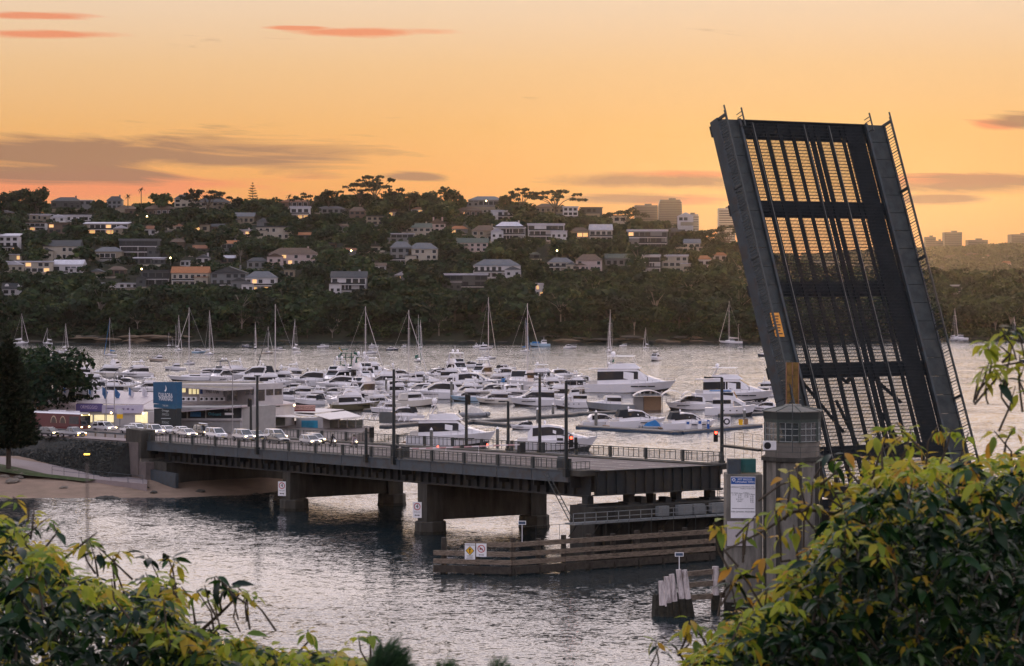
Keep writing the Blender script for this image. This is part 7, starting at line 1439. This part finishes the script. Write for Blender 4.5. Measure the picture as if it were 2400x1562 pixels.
# the bush that covers the slope
def blocked(X, d, h, r_):
    s = F / d; x = CX + X * s; zb = hillz(X, d); ytop = HY + (H - zb - h) * s; rp_ = r_ * s * .72
    for x0, x1, yt, yb, dh, w, D in HOUSES:
        if abs(X - ((x0 + x1) / 2 - CX) / (F / dh)) < w / 2 + r_ * .5 and abs(d - dh - D / 2) < D / 2 + r_ * .4: return True
        if dh + 2 > d and x + rp_ > x0 and x - rp_ < x1:
            if ytop < yb - (yb - yt) * .36 - 1 and HY + (H - zb) * s > yt: 
                ox = min(x + rp_, x1) - max(x - rp_, x0)
                if ox > .22 * (x1 - x0) or ox > 11: return True
    return False
cand = []; gr_ = random.Random(21)
d = 1196.0
while d < 1640:
    X = -380.0
    while X < 380:
        xx, dd = X + gr_.uniform(-3.2, 3.2), d + gr_.uniform(-3.5, 3.5); q = (dd - interp(xx, SHORE)) / 345.0
        if -.002 < q < 1.16 and hillz(xx, dd) > 1.2:
            h = gr_.uniform(9, 16) if q < .33 else gr_.uniform(7, 15) if q < .9 else gr_.uniform(7, 12)
            if q < .03: h *= .6
            ok = False
            for f in (1.0, .72, .5, .34):
                if not blocked(xx, dd, h * f, h * f * .5 + .4): ok = True; h *= f; break
            if ok: cand.append((dd, xx, h, q))
        X += 7.6
    d += 7.8
cand.sort()
front = [c for c in cand if c[3] < .10 and c[2] > 6]; mid = [c for c in cand if .10 <= c[3] < .88 and c[2] > 8.5]; top = [c for c in cand if .88 <= c[3] < 1.05 and c[2] > 6]
gr_.shuffle(front); gr_.shuffle(mid); gr_.shuffle(top)
solo = front[:110] + mid[:110] + top[:60]; sset = set(solo)
def zone(x): return 'below the pale houses at far left' if x < -190 else 'left of the orange-roofed house' if x < -120 else 'below the big pinkish house' if x < -55 else 'below the cream house in the centre' if x < 10 else 'below the white modern pair' if x < 55 else 'below the towers' if x < 130 else 'behind the raised span' if x < 215 else 'right of the raised span'
HL = [(((a_[0] + a_[1]) / 2 - CX) / (F / b_[4]), b_[4], a_[7]) for a_, b_ in zip(HT, HOUSES)]
def tlabel(dd, xx, q, band_):
    if q < .10: return 'dark green ' + band_ + ' ' + zone(xx)
    n_ = min(HL, key=lambda t: abs(t[0] - xx) + abs(t[1] - dd) * .6); 
    if abs(n_[0] - xx) + abs(n_[1] - dd) * .6 > 34: return 'dark green ' + band_ + ' ' + zone(xx)
    side = 'left of' if xx < n_[0] - 7 else 'right of' if xx > n_[0] + 7 else 'in front of' if dd < n_[1] else 'behind'
    return ' '.join((('crest tree ' if q >= .88 else 'dark tree ') + side + ' the ' + n_[2]).split()[:16])
for k, (dd, xx, h, q) in enumerate(solo):
    band_ = 'shoreline bush tree' if q < .10 else 'garden tree on the slope' if q < .88 else 'bushy tree on the crest'
    place_tree(VAR[k % 10], Vector((xx, dd, hillz(xx, dd) - .3)), h * (1.25 if k % 10 > 6 else 1.0), tlabel(dd, xx, q, band_), band_ + 's', 'tree', None, gr_.uniform(.95, 1.3))
rest = [c for c in cand if c not in sset]; bank_v = [crown_quads(200 + k, 190, rnd_lobes(k * 7 + 1, 6, .46), .088) for k in range(8)]; parts_ = []
for k, (dd, xx, h, q) in enumerate(rest):
    v = bank_v[k % 8]; a = gr_.random() * 6.28; co, si = math.cos(a), math.sin(a); w_ = h * gr_.uniform(1.0, 1.35); o3 = np.empty_like(v); o3[:, 0] = (v[:, 0] * co - v[:, 1] * si) * w_ + xx; o3[:, 1] = (v[:, 0] * si + v[:, 1] * co) * w_ + dd; o3[:, 2] = v[:, 2] * h + hillz(xx, dd) - h * .14; parts_.append(o3)
# low scrub that closes the gaps
for k in range(2600):
    xx = gr_.uniform(-370, 370); dd = interp(xx, SHORE) + gr_.random() * 380 + 3; h = gr_.uniform(1.6, 3.6)
    if blocked(xx, dd, h, 2.2): continue
    v = bank_v[k % 8][::1][: 60 * 5]; o3 = v * np.array([h * 1.7, h * 1.7, h]) + np.array([xx, dd, hillz(xx, dd) - h * .35]); parts_.append(o3)
for k in range(1100):      # scrub down to the waterline
    xx = gr_.uniform(-370, 370); dd = interp(xx, SHORE) + 1.5 + gr_.random() * 16; h = gr_.uniform(2.0, 5.0)
    v = bank_v[k % 8][: 80 * 5]; parts_.append(v * np.array([h * 1.5, h * 1.5, h]) + np.array([xx, dd, hillz(xx, dd) - h * .3]))
vv = np.concatenate(parts_); ob = bpy.data.objects.new('hillside_bush', npmesh('hillside_bush', vv, np.arange(len(vv), dtype=np.int32).reshape(-1, 5), treeleaf)); C.objects.link(ob); tag(ob, 'dense dark bush covering the hillside between the houses', 'bush', kind='stuff')
# far hill cover
parts_ = []
for k in range(2600):
    xx = gr_.uniform(600, 1250) if k % 6 else gr_.uniform(-700, 600); dd = 3840 + gr_.random() ** .8 * 1300; h = gr_.uniform(10, 19); v = bank_v[k % 8][: 70 * 5]
    parts_.append(v * np.array([h * 1.5, h * 1.5, h]) + np.array([xx, dd, farz(xx, dd) - h * .2]))
vv = np.concatenate(parts_); ob = bpy.data.objects.new('far_woodland', npmesh('far_woodland', vv, np.arange(len(vv), dtype=np.int32).reshape(-1, 5), treeleaf)); C.objects.link(ob); tag(ob, 'hazy woodland on the far ridge right of the raised span', 'woodland', kind='stuff')
for i, (x, y, w_, h_, wc, rc) in enumerate(((2246, 615, 26, 10, 'c', 'r'), (2258, 609, 14, 14, 'w', 'r'), (2290, 602, 22, 7, 'p', 'r'), (2312, 604, 16, 6, 'w', 'r'), (2335, 622, 18, 6, 'w', 'w'), (2360, 628, 26, 16, 'p', 'r'), (2374, 648, 24, 12, 'c', 'w'), (2390, 620, 16, 6, 'w', 'r'))):
    dd = 3850.0
    while dd < 5100 and farz((x - CX) * dd / F, dd) < H - (y - HY) * dd / F: dd += 8
    s = F / dd; X = (x - CX) / s; o = thing('house', ['hazy far house with red roof, leftmost on the far ridge', 'tall white far house on the far ridge', 'low pink far house with red roof', 'small white far house with red roof', 'far house with a white roof', 'pink far house low on the far ridge', 'cream far house nearest the dark headland', 'far house at the right picture edge'][i], 'house', (X, dd, H - (y - HY) / s), 0, 'houses on the far ridge')
    w, h = w_ / s, h_ / s; MB().box((0, 4, h * .3 - 2), (w, 8, h * .6 + 4)).build('wall', wm_[wc], o); a = w / 2 + .6; wh = h * .6; MB().add([(-a, -.6, wh), (a, -.6, wh), (a, 8.6, wh), (-a, 8.6, wh), (-a * .5, 4, h), (a * .5, 4, h)], [(0, 1, 5, 4), (1, 2, 5), (2, 3, 4, 5), (3, 0, 4)]).build('roof', rm_[rc], o)
    for dx in (-.25, .25): inst('window', WIN_D, o, (dx * w, -.06, wh * .5), (0, 0, 0), (w * .2, 1, wh * .45))
# sandstone shore
stone = mat('sandstone', (.13, .09, .058), .9, var=.35, scale=.5, bump=.6, bscale=2, dirt=(.07, .055, .04), dscale=.4)
SM = [rock_mesh(30 + i, stone) for i in range(5)]; SD = [rock_mesh(50 + i, mat('shore_dark_rock', (.05, .043, .034), .9, var=.4, scale=.5, bump=.6, bscale=2)) for i in range(5)]; gr_ = random.Random(5)
for i in range(120):
    x = i * 20 + gr_.uniform(-8, 8) - 20; bright = 150 < x < 440 or 1290 < x < 1500 or 1540 < x < 1680
    X = (x - CX) / 4.93; dd = interp(X, SHORE) + gr_.uniform(-3, 5); 
    sc_ = gr_.uniform(1.2, 2.6) * (1.5 if bright else .8); o = bpy.data.objects.new('shore_rock', (SM if bright and i % 3 else SD)[i % 5]); C.objects.link(o); o.location = (X, dd, gr_.uniform(-.2, .7 if not bright else 2.6)); o.scale = (sc_ * gr_.uniform(1.2, 2.4), sc_ * .8, sc_ * gr_.uniform(.3, .6)); o.rotation_euler = (0, 0, gr_.uniform(-.4, .4))
    lab = 'sandstone ledge along the left shore' if x < 440 else 'dark waterline rock below the central bush' if x < 1290 else 'orange sandstone ledge along the right shore' if x < 1700 else 'waterline rock behind or beyond the raised span'
    tag(o, lab, 'rock', lab + 's')
hl = mat('street_glow', (1, .8, .4), .5, emit=(1.0, .75, .32), estr=12.0)
for i, (x, y) in enumerate(((348, 508), (185, 598), (336, 631), (403, 605), (825, 588), (1026, 493), (755, 603), (1149, 674), (988, 674), (1305, 588), (1140, 472))):
    p = hit_hill(x, y + 24) or ridge_pt(x, 495); s = F / p.y; h = max(3, H - (y - HY) / s - p.z); X = (x - CX) / s
    near = ['above the long lit house at left', 'right of the gabled pale house', 'above the dark modern house', 'above the orange-roofed house', 'in the dark trees left of the grey gable', 'on the skyline right of centre', 'right of the big pinkish house', 'right of the low glazed house', 'low in the central bush', 'below the white modern pair', 'beside the wide skyline roof'][i]
    o = thing('street_lamp', 'small glowing street lamp ' + near, 'street lamp', (X, p.y - 6, p.z), 0, 'street lamps on the hillside'); MB().tube((0, 0, -3), (0, 0, h), .12, .08, 6).build('pole', pilem, o); MB().ball((0, -.2, h), .42, 8, 5).build('lamp', hl, o)
# towers on the skyline
tw = mat('tower_facade', (.055, .055, .055), .4, var=.1, scale=.05); twg = mat('tower_glass', (.02, .022, .026), .2, spec=.3)
def tower(x0, x1, yt, dd, label, rnd=0.0, step=0, yb=600, pale=False, taper=1.0):
    s = F / dd; w = (x1 - x0) / s; top_ = H - (yt - HY) / s; z0 = 10; X = ((x0 + x1) / 2 - CX) / s; dp = w * .8; o = thing('tower_block', label, 'tower', (X, dd, z0), .0, 'towers on the skyline'); h = top_ - z0
    def ring(z, k): c = rnd * w; return [(-w / 2 * k + c, -dp / 2, z), (w / 2 * k - c, -dp / 2, z), (w / 2 * k, -dp / 2 + c, z), (w / 2 * k, dp / 2, z), (-w / 2 * k, dp / 2, z), (-w / 2 * k, -dp / 2 + c, z)]
    MB().loft([ring(0, taper), ring(h * .93, 1), ring(h, 1 - rnd * 2.4)]).build('shaft', tw if not pale else mat('tower_pale', (.22, .21, .20), .6), o)
    mb = MB(); k = 0; fl = 4.2 if h > 80 else 3.6; n = int((h - 4) / fl)
    for j in range(n): z = h - 5 - j * fl; kk = lerp(1, taper, j / max(1, n)); mb.box((0, -dp / 2 - .1, z), (w * kk * .94, .5, fl * .52)); mb.box((w * kk / 2 + .05, 0, z), (.4, dp * .8, fl * .52))
    tag(mb.build('window_bands', twg, o), kind='stuff')
    MB().box((w * .1, 0, h + 1.5), (w * .3, dp * .4, 3.0)).build('plant_room', tw, o); return o
tower(1487, 1540, 482, 4700, 'wide flat-topped tower, leftmost of the skyline group'); o = tower(1543, 1597, 469, 4600, 'tallest tower with rounded top corners', .06, taper=1.08); tower(1602, 1637, 503, 4500, 'narrow apartment tower right of the tallest', .03, pale=True); tower(1683, 1722, 489, 4600, 'pale banded tower beside the raised span', 0, pale=True)
tower(2167, 2192, 556, 5060, 'small stepped block just right of the raised span'); tower(2211, 2252, 545, 5060, 'square dark block right of the raised span'); tower(2266, 2312, 563, 5060, 'low wide block on the far ridge'); tower(2366, 2425, 550, 5060, 'wide block at the right picture edge on the far ridge'); tower(2192, 2209, 565, 5060, 'tiny block between the stepped and square blocks')

# left foreground shore trees
p = gp_(20, 1096); norfolk(Vector((p.x, p.y, p.z)), H - (778 - HY) / (F / p.y) - p.z, 'big dark conical pine on the beach verge at left', 4.7, darkleaf, 24, dens=150, droop=.10)
p2 = px(-38, 1090, 15.2); norfolk(p2, 20.0, 'dark conical pine at the left picture edge', 4.2, darkleaf, 22, dens=90, droop=.10)
for i, (x, yt, yb, s, w_, lab) in enumerate(((95, 812, 985, 13.2, 1.25, 'broad dark tree behind the bus, left of two'), (140, 838, 985, 12.9, 1.2, 'broad dark tree behind the bus, right of two'), (50, 800, 980, 12.7, 1.1, 'dark tree behind the big pine'), (180, 880, 985, 12.6, .9, 'low dark tree left of the flags'), (20, 815, 985, 12.8, 1.1, 'dark tree at the left picture edge behind the pines'))):
    b = px(x, yb, s); b.z = 4.0; h = H - (yt - HY) / s - 4.0; n = 2600; lb_ = rnd_lobes(300 + i, 12, .5, .15); v = crown_quads(400 + i, n, lb_, .026, 1.0, .35)
    o = thing('broad_tree', lab, 'tree', b[:], 0, 'broad trees by the showroom'); inst('crown', npmesh('crown', v, q5(n), darkleaf if i % 2 else treeleaf), o, scale=(h * w_ * .86, h * w_ * .86, h)); inst('trunk', trunk_mesh(60 + i, lb_), o, scale=(h * w_, h * w_, h))
# ------------------------------------------------------------------ foreground leaves
young = leafmat('young_sunlit_leaves', [(.0, (.32, .11, .03)), (.10, (.46, .23, .03)), (.30, (.48, .37, .04)), (.55, (.32, .36, .035)), (.82, (.13, .21, .03)), (1, (.06, .13, .02))], .38, .55, .22)  # young growth, its yellows brightened so backlit highlights sit in the colour
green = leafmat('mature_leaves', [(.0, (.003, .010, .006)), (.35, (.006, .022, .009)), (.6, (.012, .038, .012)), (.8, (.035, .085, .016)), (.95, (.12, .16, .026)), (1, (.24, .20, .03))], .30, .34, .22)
stemm = mat('bush_stem', (.055, .042, .03), .8, var=.3)
def leaf_verts(g, curl):
    """one leaf 1 long: folded along its midrib, drooping at the tip"""
    prof = [(0, .0), (.12, .10), (.35, .20), (.6, .19), (.82, .10), (1.0, .0)]; v = []
    for x, w in prof:
        z = -curl * x * x; v += [(x, -w, z + w * .28), (x, 0, z), (x, w, z + w * .28)]
    return np.array(v)
LQ = []
for i in range(5):
    a = i * 3; LQ += [(a, a + 3, a + 4, a + 1), (a + 1, a + 4, a + 5, a + 2)]
LQ = np.array(LQ, np.int32)
def rotm(dirv, up):
    x = dirv / np.linalg.norm(dirv); y = np.cross(up, x); y /= np.linalg.norm(y) + 1e-9; z = np.cross(x, y); return np.stack([x, y, z], 1)
def bush(name, label, outline, d0, d1, nclus, seed, floor_y=1600, tips=(), sparse=None, size=.088, solo=300):
    """clusters of drooping leaves on stems filling everything below the outline; the nearest leaves are separate parts"""
    g = np.random.default_rng(seed); xs = [p[0] for p in outline]; o = thing(name, label, 'bush', px((xs[0] + xs[-1]) / 2, floor_y, F / ((d0 + d1) / 2))[:]); base = np.array(o.location)
    cl = []
    for _ in range(nclus):
        x = g.uniform(xs[0], xs[-1]); yt = interp(x, outline); dep = g.random(); d = lerp(d0, d1, dep); y = yt + abs(g.normal()) * 26 + (g.random() ** 1.25) * (floor_y - yt) * (1.0) - 4 + 26
        cl.append((x, y, d, (y - yt)))
    for (x, y, d) in tips: cl.append((x, y, d, 0.0))
    leaves = []; stems = MB(); droot = lerp(d0, d1, .6)
    for ci, (x, y, d, below) in enumerate(cl):
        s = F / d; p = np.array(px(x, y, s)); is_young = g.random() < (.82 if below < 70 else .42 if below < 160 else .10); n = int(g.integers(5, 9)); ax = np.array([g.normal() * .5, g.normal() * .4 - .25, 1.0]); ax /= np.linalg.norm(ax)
        for k in range(n):
            a = k * 2.4 + g.random(); el_ = g.uniform(-.75, .35) if below > 10 else g.uniform(-.9, .5); dirv = np.array([math.cos(a) * math.cos(el_), math.sin(a) * math.cos(el_), math.sin(el_)]); lsz = size * g.uniform(.5, 1.35) * (.85 if is_young else 1.0)
            M = rotm(dirv, np.array([g.normal() * .35, g.normal() * .35, 1.0])); q = p - ax * size * .5 * g.random() + dirv * .012
            leaves.append((q, M, lsz, is_young, d, g.uniform(.15, .6), below))
        b = np.array(px(x + (CX - x) * .0 + g.normal() * 40, y + 50 + g.random() * 60, s)); mid_ = (p + b) / 2 + g.normal(size=3) * .02
        if ci % 6 == 0 or below < 12: stems.tube(b - base, mid_ - base, .006, .0045, 4, cap=False); stems.tube(mid_ - base, p - base, .0045, .0025, 4, cap=False)
    tag(stems.build('twigs', stemm, o), kind='stuff')
    order = sorted(range(len(leaves)), key=lambda i: leaves[i][4] + (0 if leaves[i][6] < 200 else 5)); single = set(order[:solo]); lm = {}
    for yy in (True, False):
        for c in range(4): me = npmesh('leaf', leaf_verts(g, .15 + .14 * c), LQ, young if yy else green, True); lm[(yy, c)] = me
    groups = {True: [], False: []}
    for i, (q, M, lsz, yg, d, curl, below) in enumerate(leaves):
        if i in single:
            ob = bpy.data.objects.new('leaf', lm[(yg, i % 4)]); C.objects.link(ob); ob.parent = o; R4 = Matrix(((M * lsz)).tolist()).to_4x4(); R4.translation = Vector((q - base).tolist()); ob.matrix_local = R4
        else: groups[yg].append((leaf_verts(g, curl) * lsz) @ M.T + (q - base))
    for yg, l in groups.items():
        if not l: continue
        v = np.concatenate(l); nl = len(l); Q = (LQ[None] + (np.arange(nl) * 18)[:, None, None]).reshape(-1, 4)
        ob = bpy.data.objects.new('young_foliage' if yg else 'foliage', npmesh('foliage', v, Q, young if yg else green, True)); C.objects.link(ob); ob.parent = o; tag(ob, kind='stuff')
    return o
def branch(o, pts, r0, r1, name='branch'):
    base = o.location; mb = MB(); n = len(pts) - 1
    for k in range(n): mb.tube(px(*pts[k]) - base, px(*pts[k + 1]) - base, lerp(r0, r1, k / n), lerp(r0, r1, (k + 1) / n), 7, cap=False)
    mb.build(name, stemm, o)
S = lambda d: F / d
lo = [(-60, 1150), (0, 1165), (50, 1185), (105, 1240), (150, 1270), (170, 1335), (200, 1310), (260, 1325), (300, 1350), (330, 1312), (385, 1320), (410, 1350), (430, 1430), (490, 1440), (520, 1455), (600, 1470), (640, 1475), (700, 1490), (780, 1500), (860, 1515), (885, 1580)]
lt = [(210, 1268, 12.5), (190, 1262, 12.6), (225, 1278, 12.5), (280, 1292, 12.8), (262, 1296, 12.8), (345, 1300, 12.4), (390, 1300, 12.3), (410, 1312, 12.4), (505, 1350, 12.0), (480, 1372, 12.1), (535, 1372, 12.1), (560, 1382, 12.2), (580, 1388, 12.2), (500, 1400, 12.3), (460, 1382, 12.2), (580, 1400, 12.2), (555, 1375, 12.3), (30, 1165, 12.4), (80, 1195, 12.5), (110, 1215, 12.6), (125, 1225, 12.5), (840, 1490, 12.2), (868, 1480, 12.1), (720, 1475, 12.3), (395, 1345, 12.2), (425, 1375, 12.3)]
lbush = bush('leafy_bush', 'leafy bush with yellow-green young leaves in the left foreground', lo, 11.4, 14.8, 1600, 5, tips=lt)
branch(lbush, [(430, 1562, S(12.6)), (470, 1480, S(12.4)), (520, 1435, S(12.3)), (560, 1395, S(12.2))], .012, .005); branch(lbush, [(520, 1435, S(12.3)), (510, 1390, S(12.2)), (503, 1355, S(12.1))], .006, .004); branch(lbush, [(150, 1310, S(12.6)), (185, 1282, S(12.5)), (228, 1248, S(12.5))], .007, .003)
ro = [(1560, 1600), (1600, 1545), (1640, 1485), (1700, 1455), (1720, 1400), (1780, 1390), (1815, 1340), (1870, 1290), (1920, 1230), (1960, 1170), (2010, 1090), (2060, 1050), (2120, 1035), (2180, 1040), (2240, 1030), (2300, 1025), (2350, 1025), (2470, 1010)]
rt = [(1535, 1500, 12.4), (1548, 1510, 12.4), (1605, 1465, 12.3), (1618, 1450, 12.2), (1625, 1480, 12.3), (1668, 1465, 12.3), (1700, 1450, 12.2), (1720, 1325, 11.9), (1735, 1345, 12.0), (1712, 1360, 12.0), (1745, 1390, 12.0), (1690, 1232, 11.8), (1672, 1225, 11.8), (1755, 1228, 11.8), (1742, 1245, 11.9), (1775, 1205, 11.8), (1815, 1190, 11.8), (1850, 1165, 11.9), (1870, 1190, 11.9), (1865, 1090, 11.7), (1850, 1105, 11.7), (1880, 1120, 11.8), (1905, 1130, 11.8), (1930, 1112, 11.8), (1950, 1062, 11.7), (1978, 1058, 11.7), (1940, 1130, 11.8), (2020, 1065, 11.8), (2040, 1062, 11.8), (2060, 1080, 11.8), (2100, 990, 11.6), (2080, 1010, 11.6), (2110, 1025, 11.7), (2135, 1005, 11.7), (2200, 995, 11.8), (2230, 1005, 11.8), (2270, 1015, 11.9), (2330, 1010, 12), (2380, 1000, 12), (2150, 1030, 11.8), (1960, 1110, 11.9), (1985, 1150, 11.9), (1900, 1180, 11.9), (1830, 1250, 12.0), (1790, 1300, 12.0), (1770, 1330, 12.0), (1860, 1230, 12.0), (1800, 1380, 12.1), (2010, 1100, 11.9), (2050, 1020, 11.8)]
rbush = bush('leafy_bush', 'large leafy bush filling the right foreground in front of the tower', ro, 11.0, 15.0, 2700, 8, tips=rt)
branch(rbush, [(2100, 1260, S(12.4)), (1990, 1210, S(12.1)), (1900, 1195, S(11.95)), (1860, 1200, S(11.9)), (1790, 1245, S(11.85)), (1700, 1290, S(11.8))], .012, .004); branch(rbush, [(1680, 1562, S(12.4)), (1650, 1500, S(12.3)), (1615, 1460, S(12.3))], .006, .003); branch(rbush, [(1610, 1562, S(12.5)), (1585, 1520, S(12.4)), (1552, 1492, S(12.4))], .006, .003)
to = [(2330, 880), (2360, 800), (2390, 770), (2460, 780)]; tt = [(2312, 795, 11.5), (2330, 800, 11.5), (2350, 778, 11.5), (2380, 765, 11.6), (2395, 770, 11.6), (2318, 850, 11.5), (2305, 862, 11.5), (2335, 858, 11.6), (2310, 885, 11.6), (2345, 890, 11.6), (2380, 905, 11.6), (2365, 850, 11.6), (2390, 830, 11.7), (2400, 860, 11.7), (2372, 812, 11.6)]
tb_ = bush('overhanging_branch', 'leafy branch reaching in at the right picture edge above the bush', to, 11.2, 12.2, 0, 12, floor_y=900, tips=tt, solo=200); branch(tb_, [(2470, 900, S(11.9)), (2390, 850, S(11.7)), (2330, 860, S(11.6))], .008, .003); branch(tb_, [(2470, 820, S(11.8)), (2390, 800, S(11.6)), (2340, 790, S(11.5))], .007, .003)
# soft dark tree tops lower down the slope
needle = leafmat('needle_tufts', [(.0, (.012, .034, .016)), (.5, (.03, .07, .028)), (1, (.08, .13, .045))], .5, .4)
for i, (x, yt, w_, d, lab) in enumerate(((905, 1508, 62, 7, 'blurred dark conifer top at the bottom edge, beside the left bush'), (1040, 1550, 44, 7, 'blurred feathery treetop at the bottom edge, left of two'), (1165, 1546, 40, 7, 'blurred feathery treetop at the bottom edge, right of two'))):
    s = F / d; top = px(x, yt, s); o = thing('conifer_top', lab, 'tree', (top.x, top.y, top.z - 3.0), 0, 'treetops below the lookout'); g = np.random.default_rng(70 + i); n = 2400; f = g.random(n) ** .6; R_ = w_ / s * 1.05
    a = g.random(n) * 6.283; rr_ = R_ * np.sqrt(f) * (.5 + .5 * g.random(n)); pos = np.stack([rr_ * np.cos(a), rr_ * np.sin(a), 3.0 - f * 1.6 * (w_ / s) - g.random(n) * .05], 1)
    dv_ = np.stack([np.cos(a) * .6 + .5, np.sin(a) * .6, 1.0 - f + g.normal(size=n) * .3], 1) * R_ * .22; sv = np.cross(dv_, g.normal(size=(n, 3))); sv /= np.linalg.norm(sv, axis=1)[:, None]; sv *= R_ * .03
    v = np.stack([pos - sv, pos + sv, pos + dv_ * 1.9 + sv * .3, pos + dv_ * 1.9 - sv * .3], 1).reshape(-1, 3); inst('crown', npmesh('crown', v, np.arange(n * 4, dtype=np.int32).reshape(-1, 4), needle), o); MB().tube((0, 0, -2), (0, 0, 2.8), .05, .02, 6).build('trunk', bark, o)
st_ = thing('garden_stake', 'thin blurred stake standing up out of the left bush before the beach', 'stake', px(205, 1500, S(4.6))[:]); a = px(206, 1340, S(4.6)) - st_.location; b = px(204, 1085, S(4.6)) - st_.location
MB().tube(a, b, .0018, .0018, 6).build('rod', mat('stake_grey', (.12, .10, .09), .6), st_)
# ------------------------------------------------------------------ air between here and the far shore
hz = bpy.data.materials.new('haze_air'); hz.use_nodes = True; t = hz.node_tree; t.nodes.clear(); oo = N(t, 'ShaderNodeOutputMaterial'); pv = N(t, 'ShaderNodeVolumePrincipled'); pv.inputs['Color'].default_value = (.95, .86, .78, 1); pv.inputs['Density'].default_value = .000017; pv.inputs['Anisotropy'].default_value = .8
t.links.new(pv.outputs[0], oo.inputs['Volume'])
hb = MB().box((0, 3050, 100), (13000, 6500, 210)).build('haze', hz); tag(hb, 'faint warm evening haze over the whole bay', 'haze', kind='stuff')
# ------------------------------------------------------------------ lettering becomes mesh
dg = bpy.context.evaluated_depsgraph_get()
for o, name, parent, M, m in TEXTS:
    me = bpy.data.meshes.new_from_object(o.evaluated_get(dg)); me.materials.clear(); me.materials.append(m)
    ob = bpy.data.objects.new(name, me); C.objects.link(ob); ob.parent = parent; ob.matrix_local = M
    bpy.data.objects.remove(o)
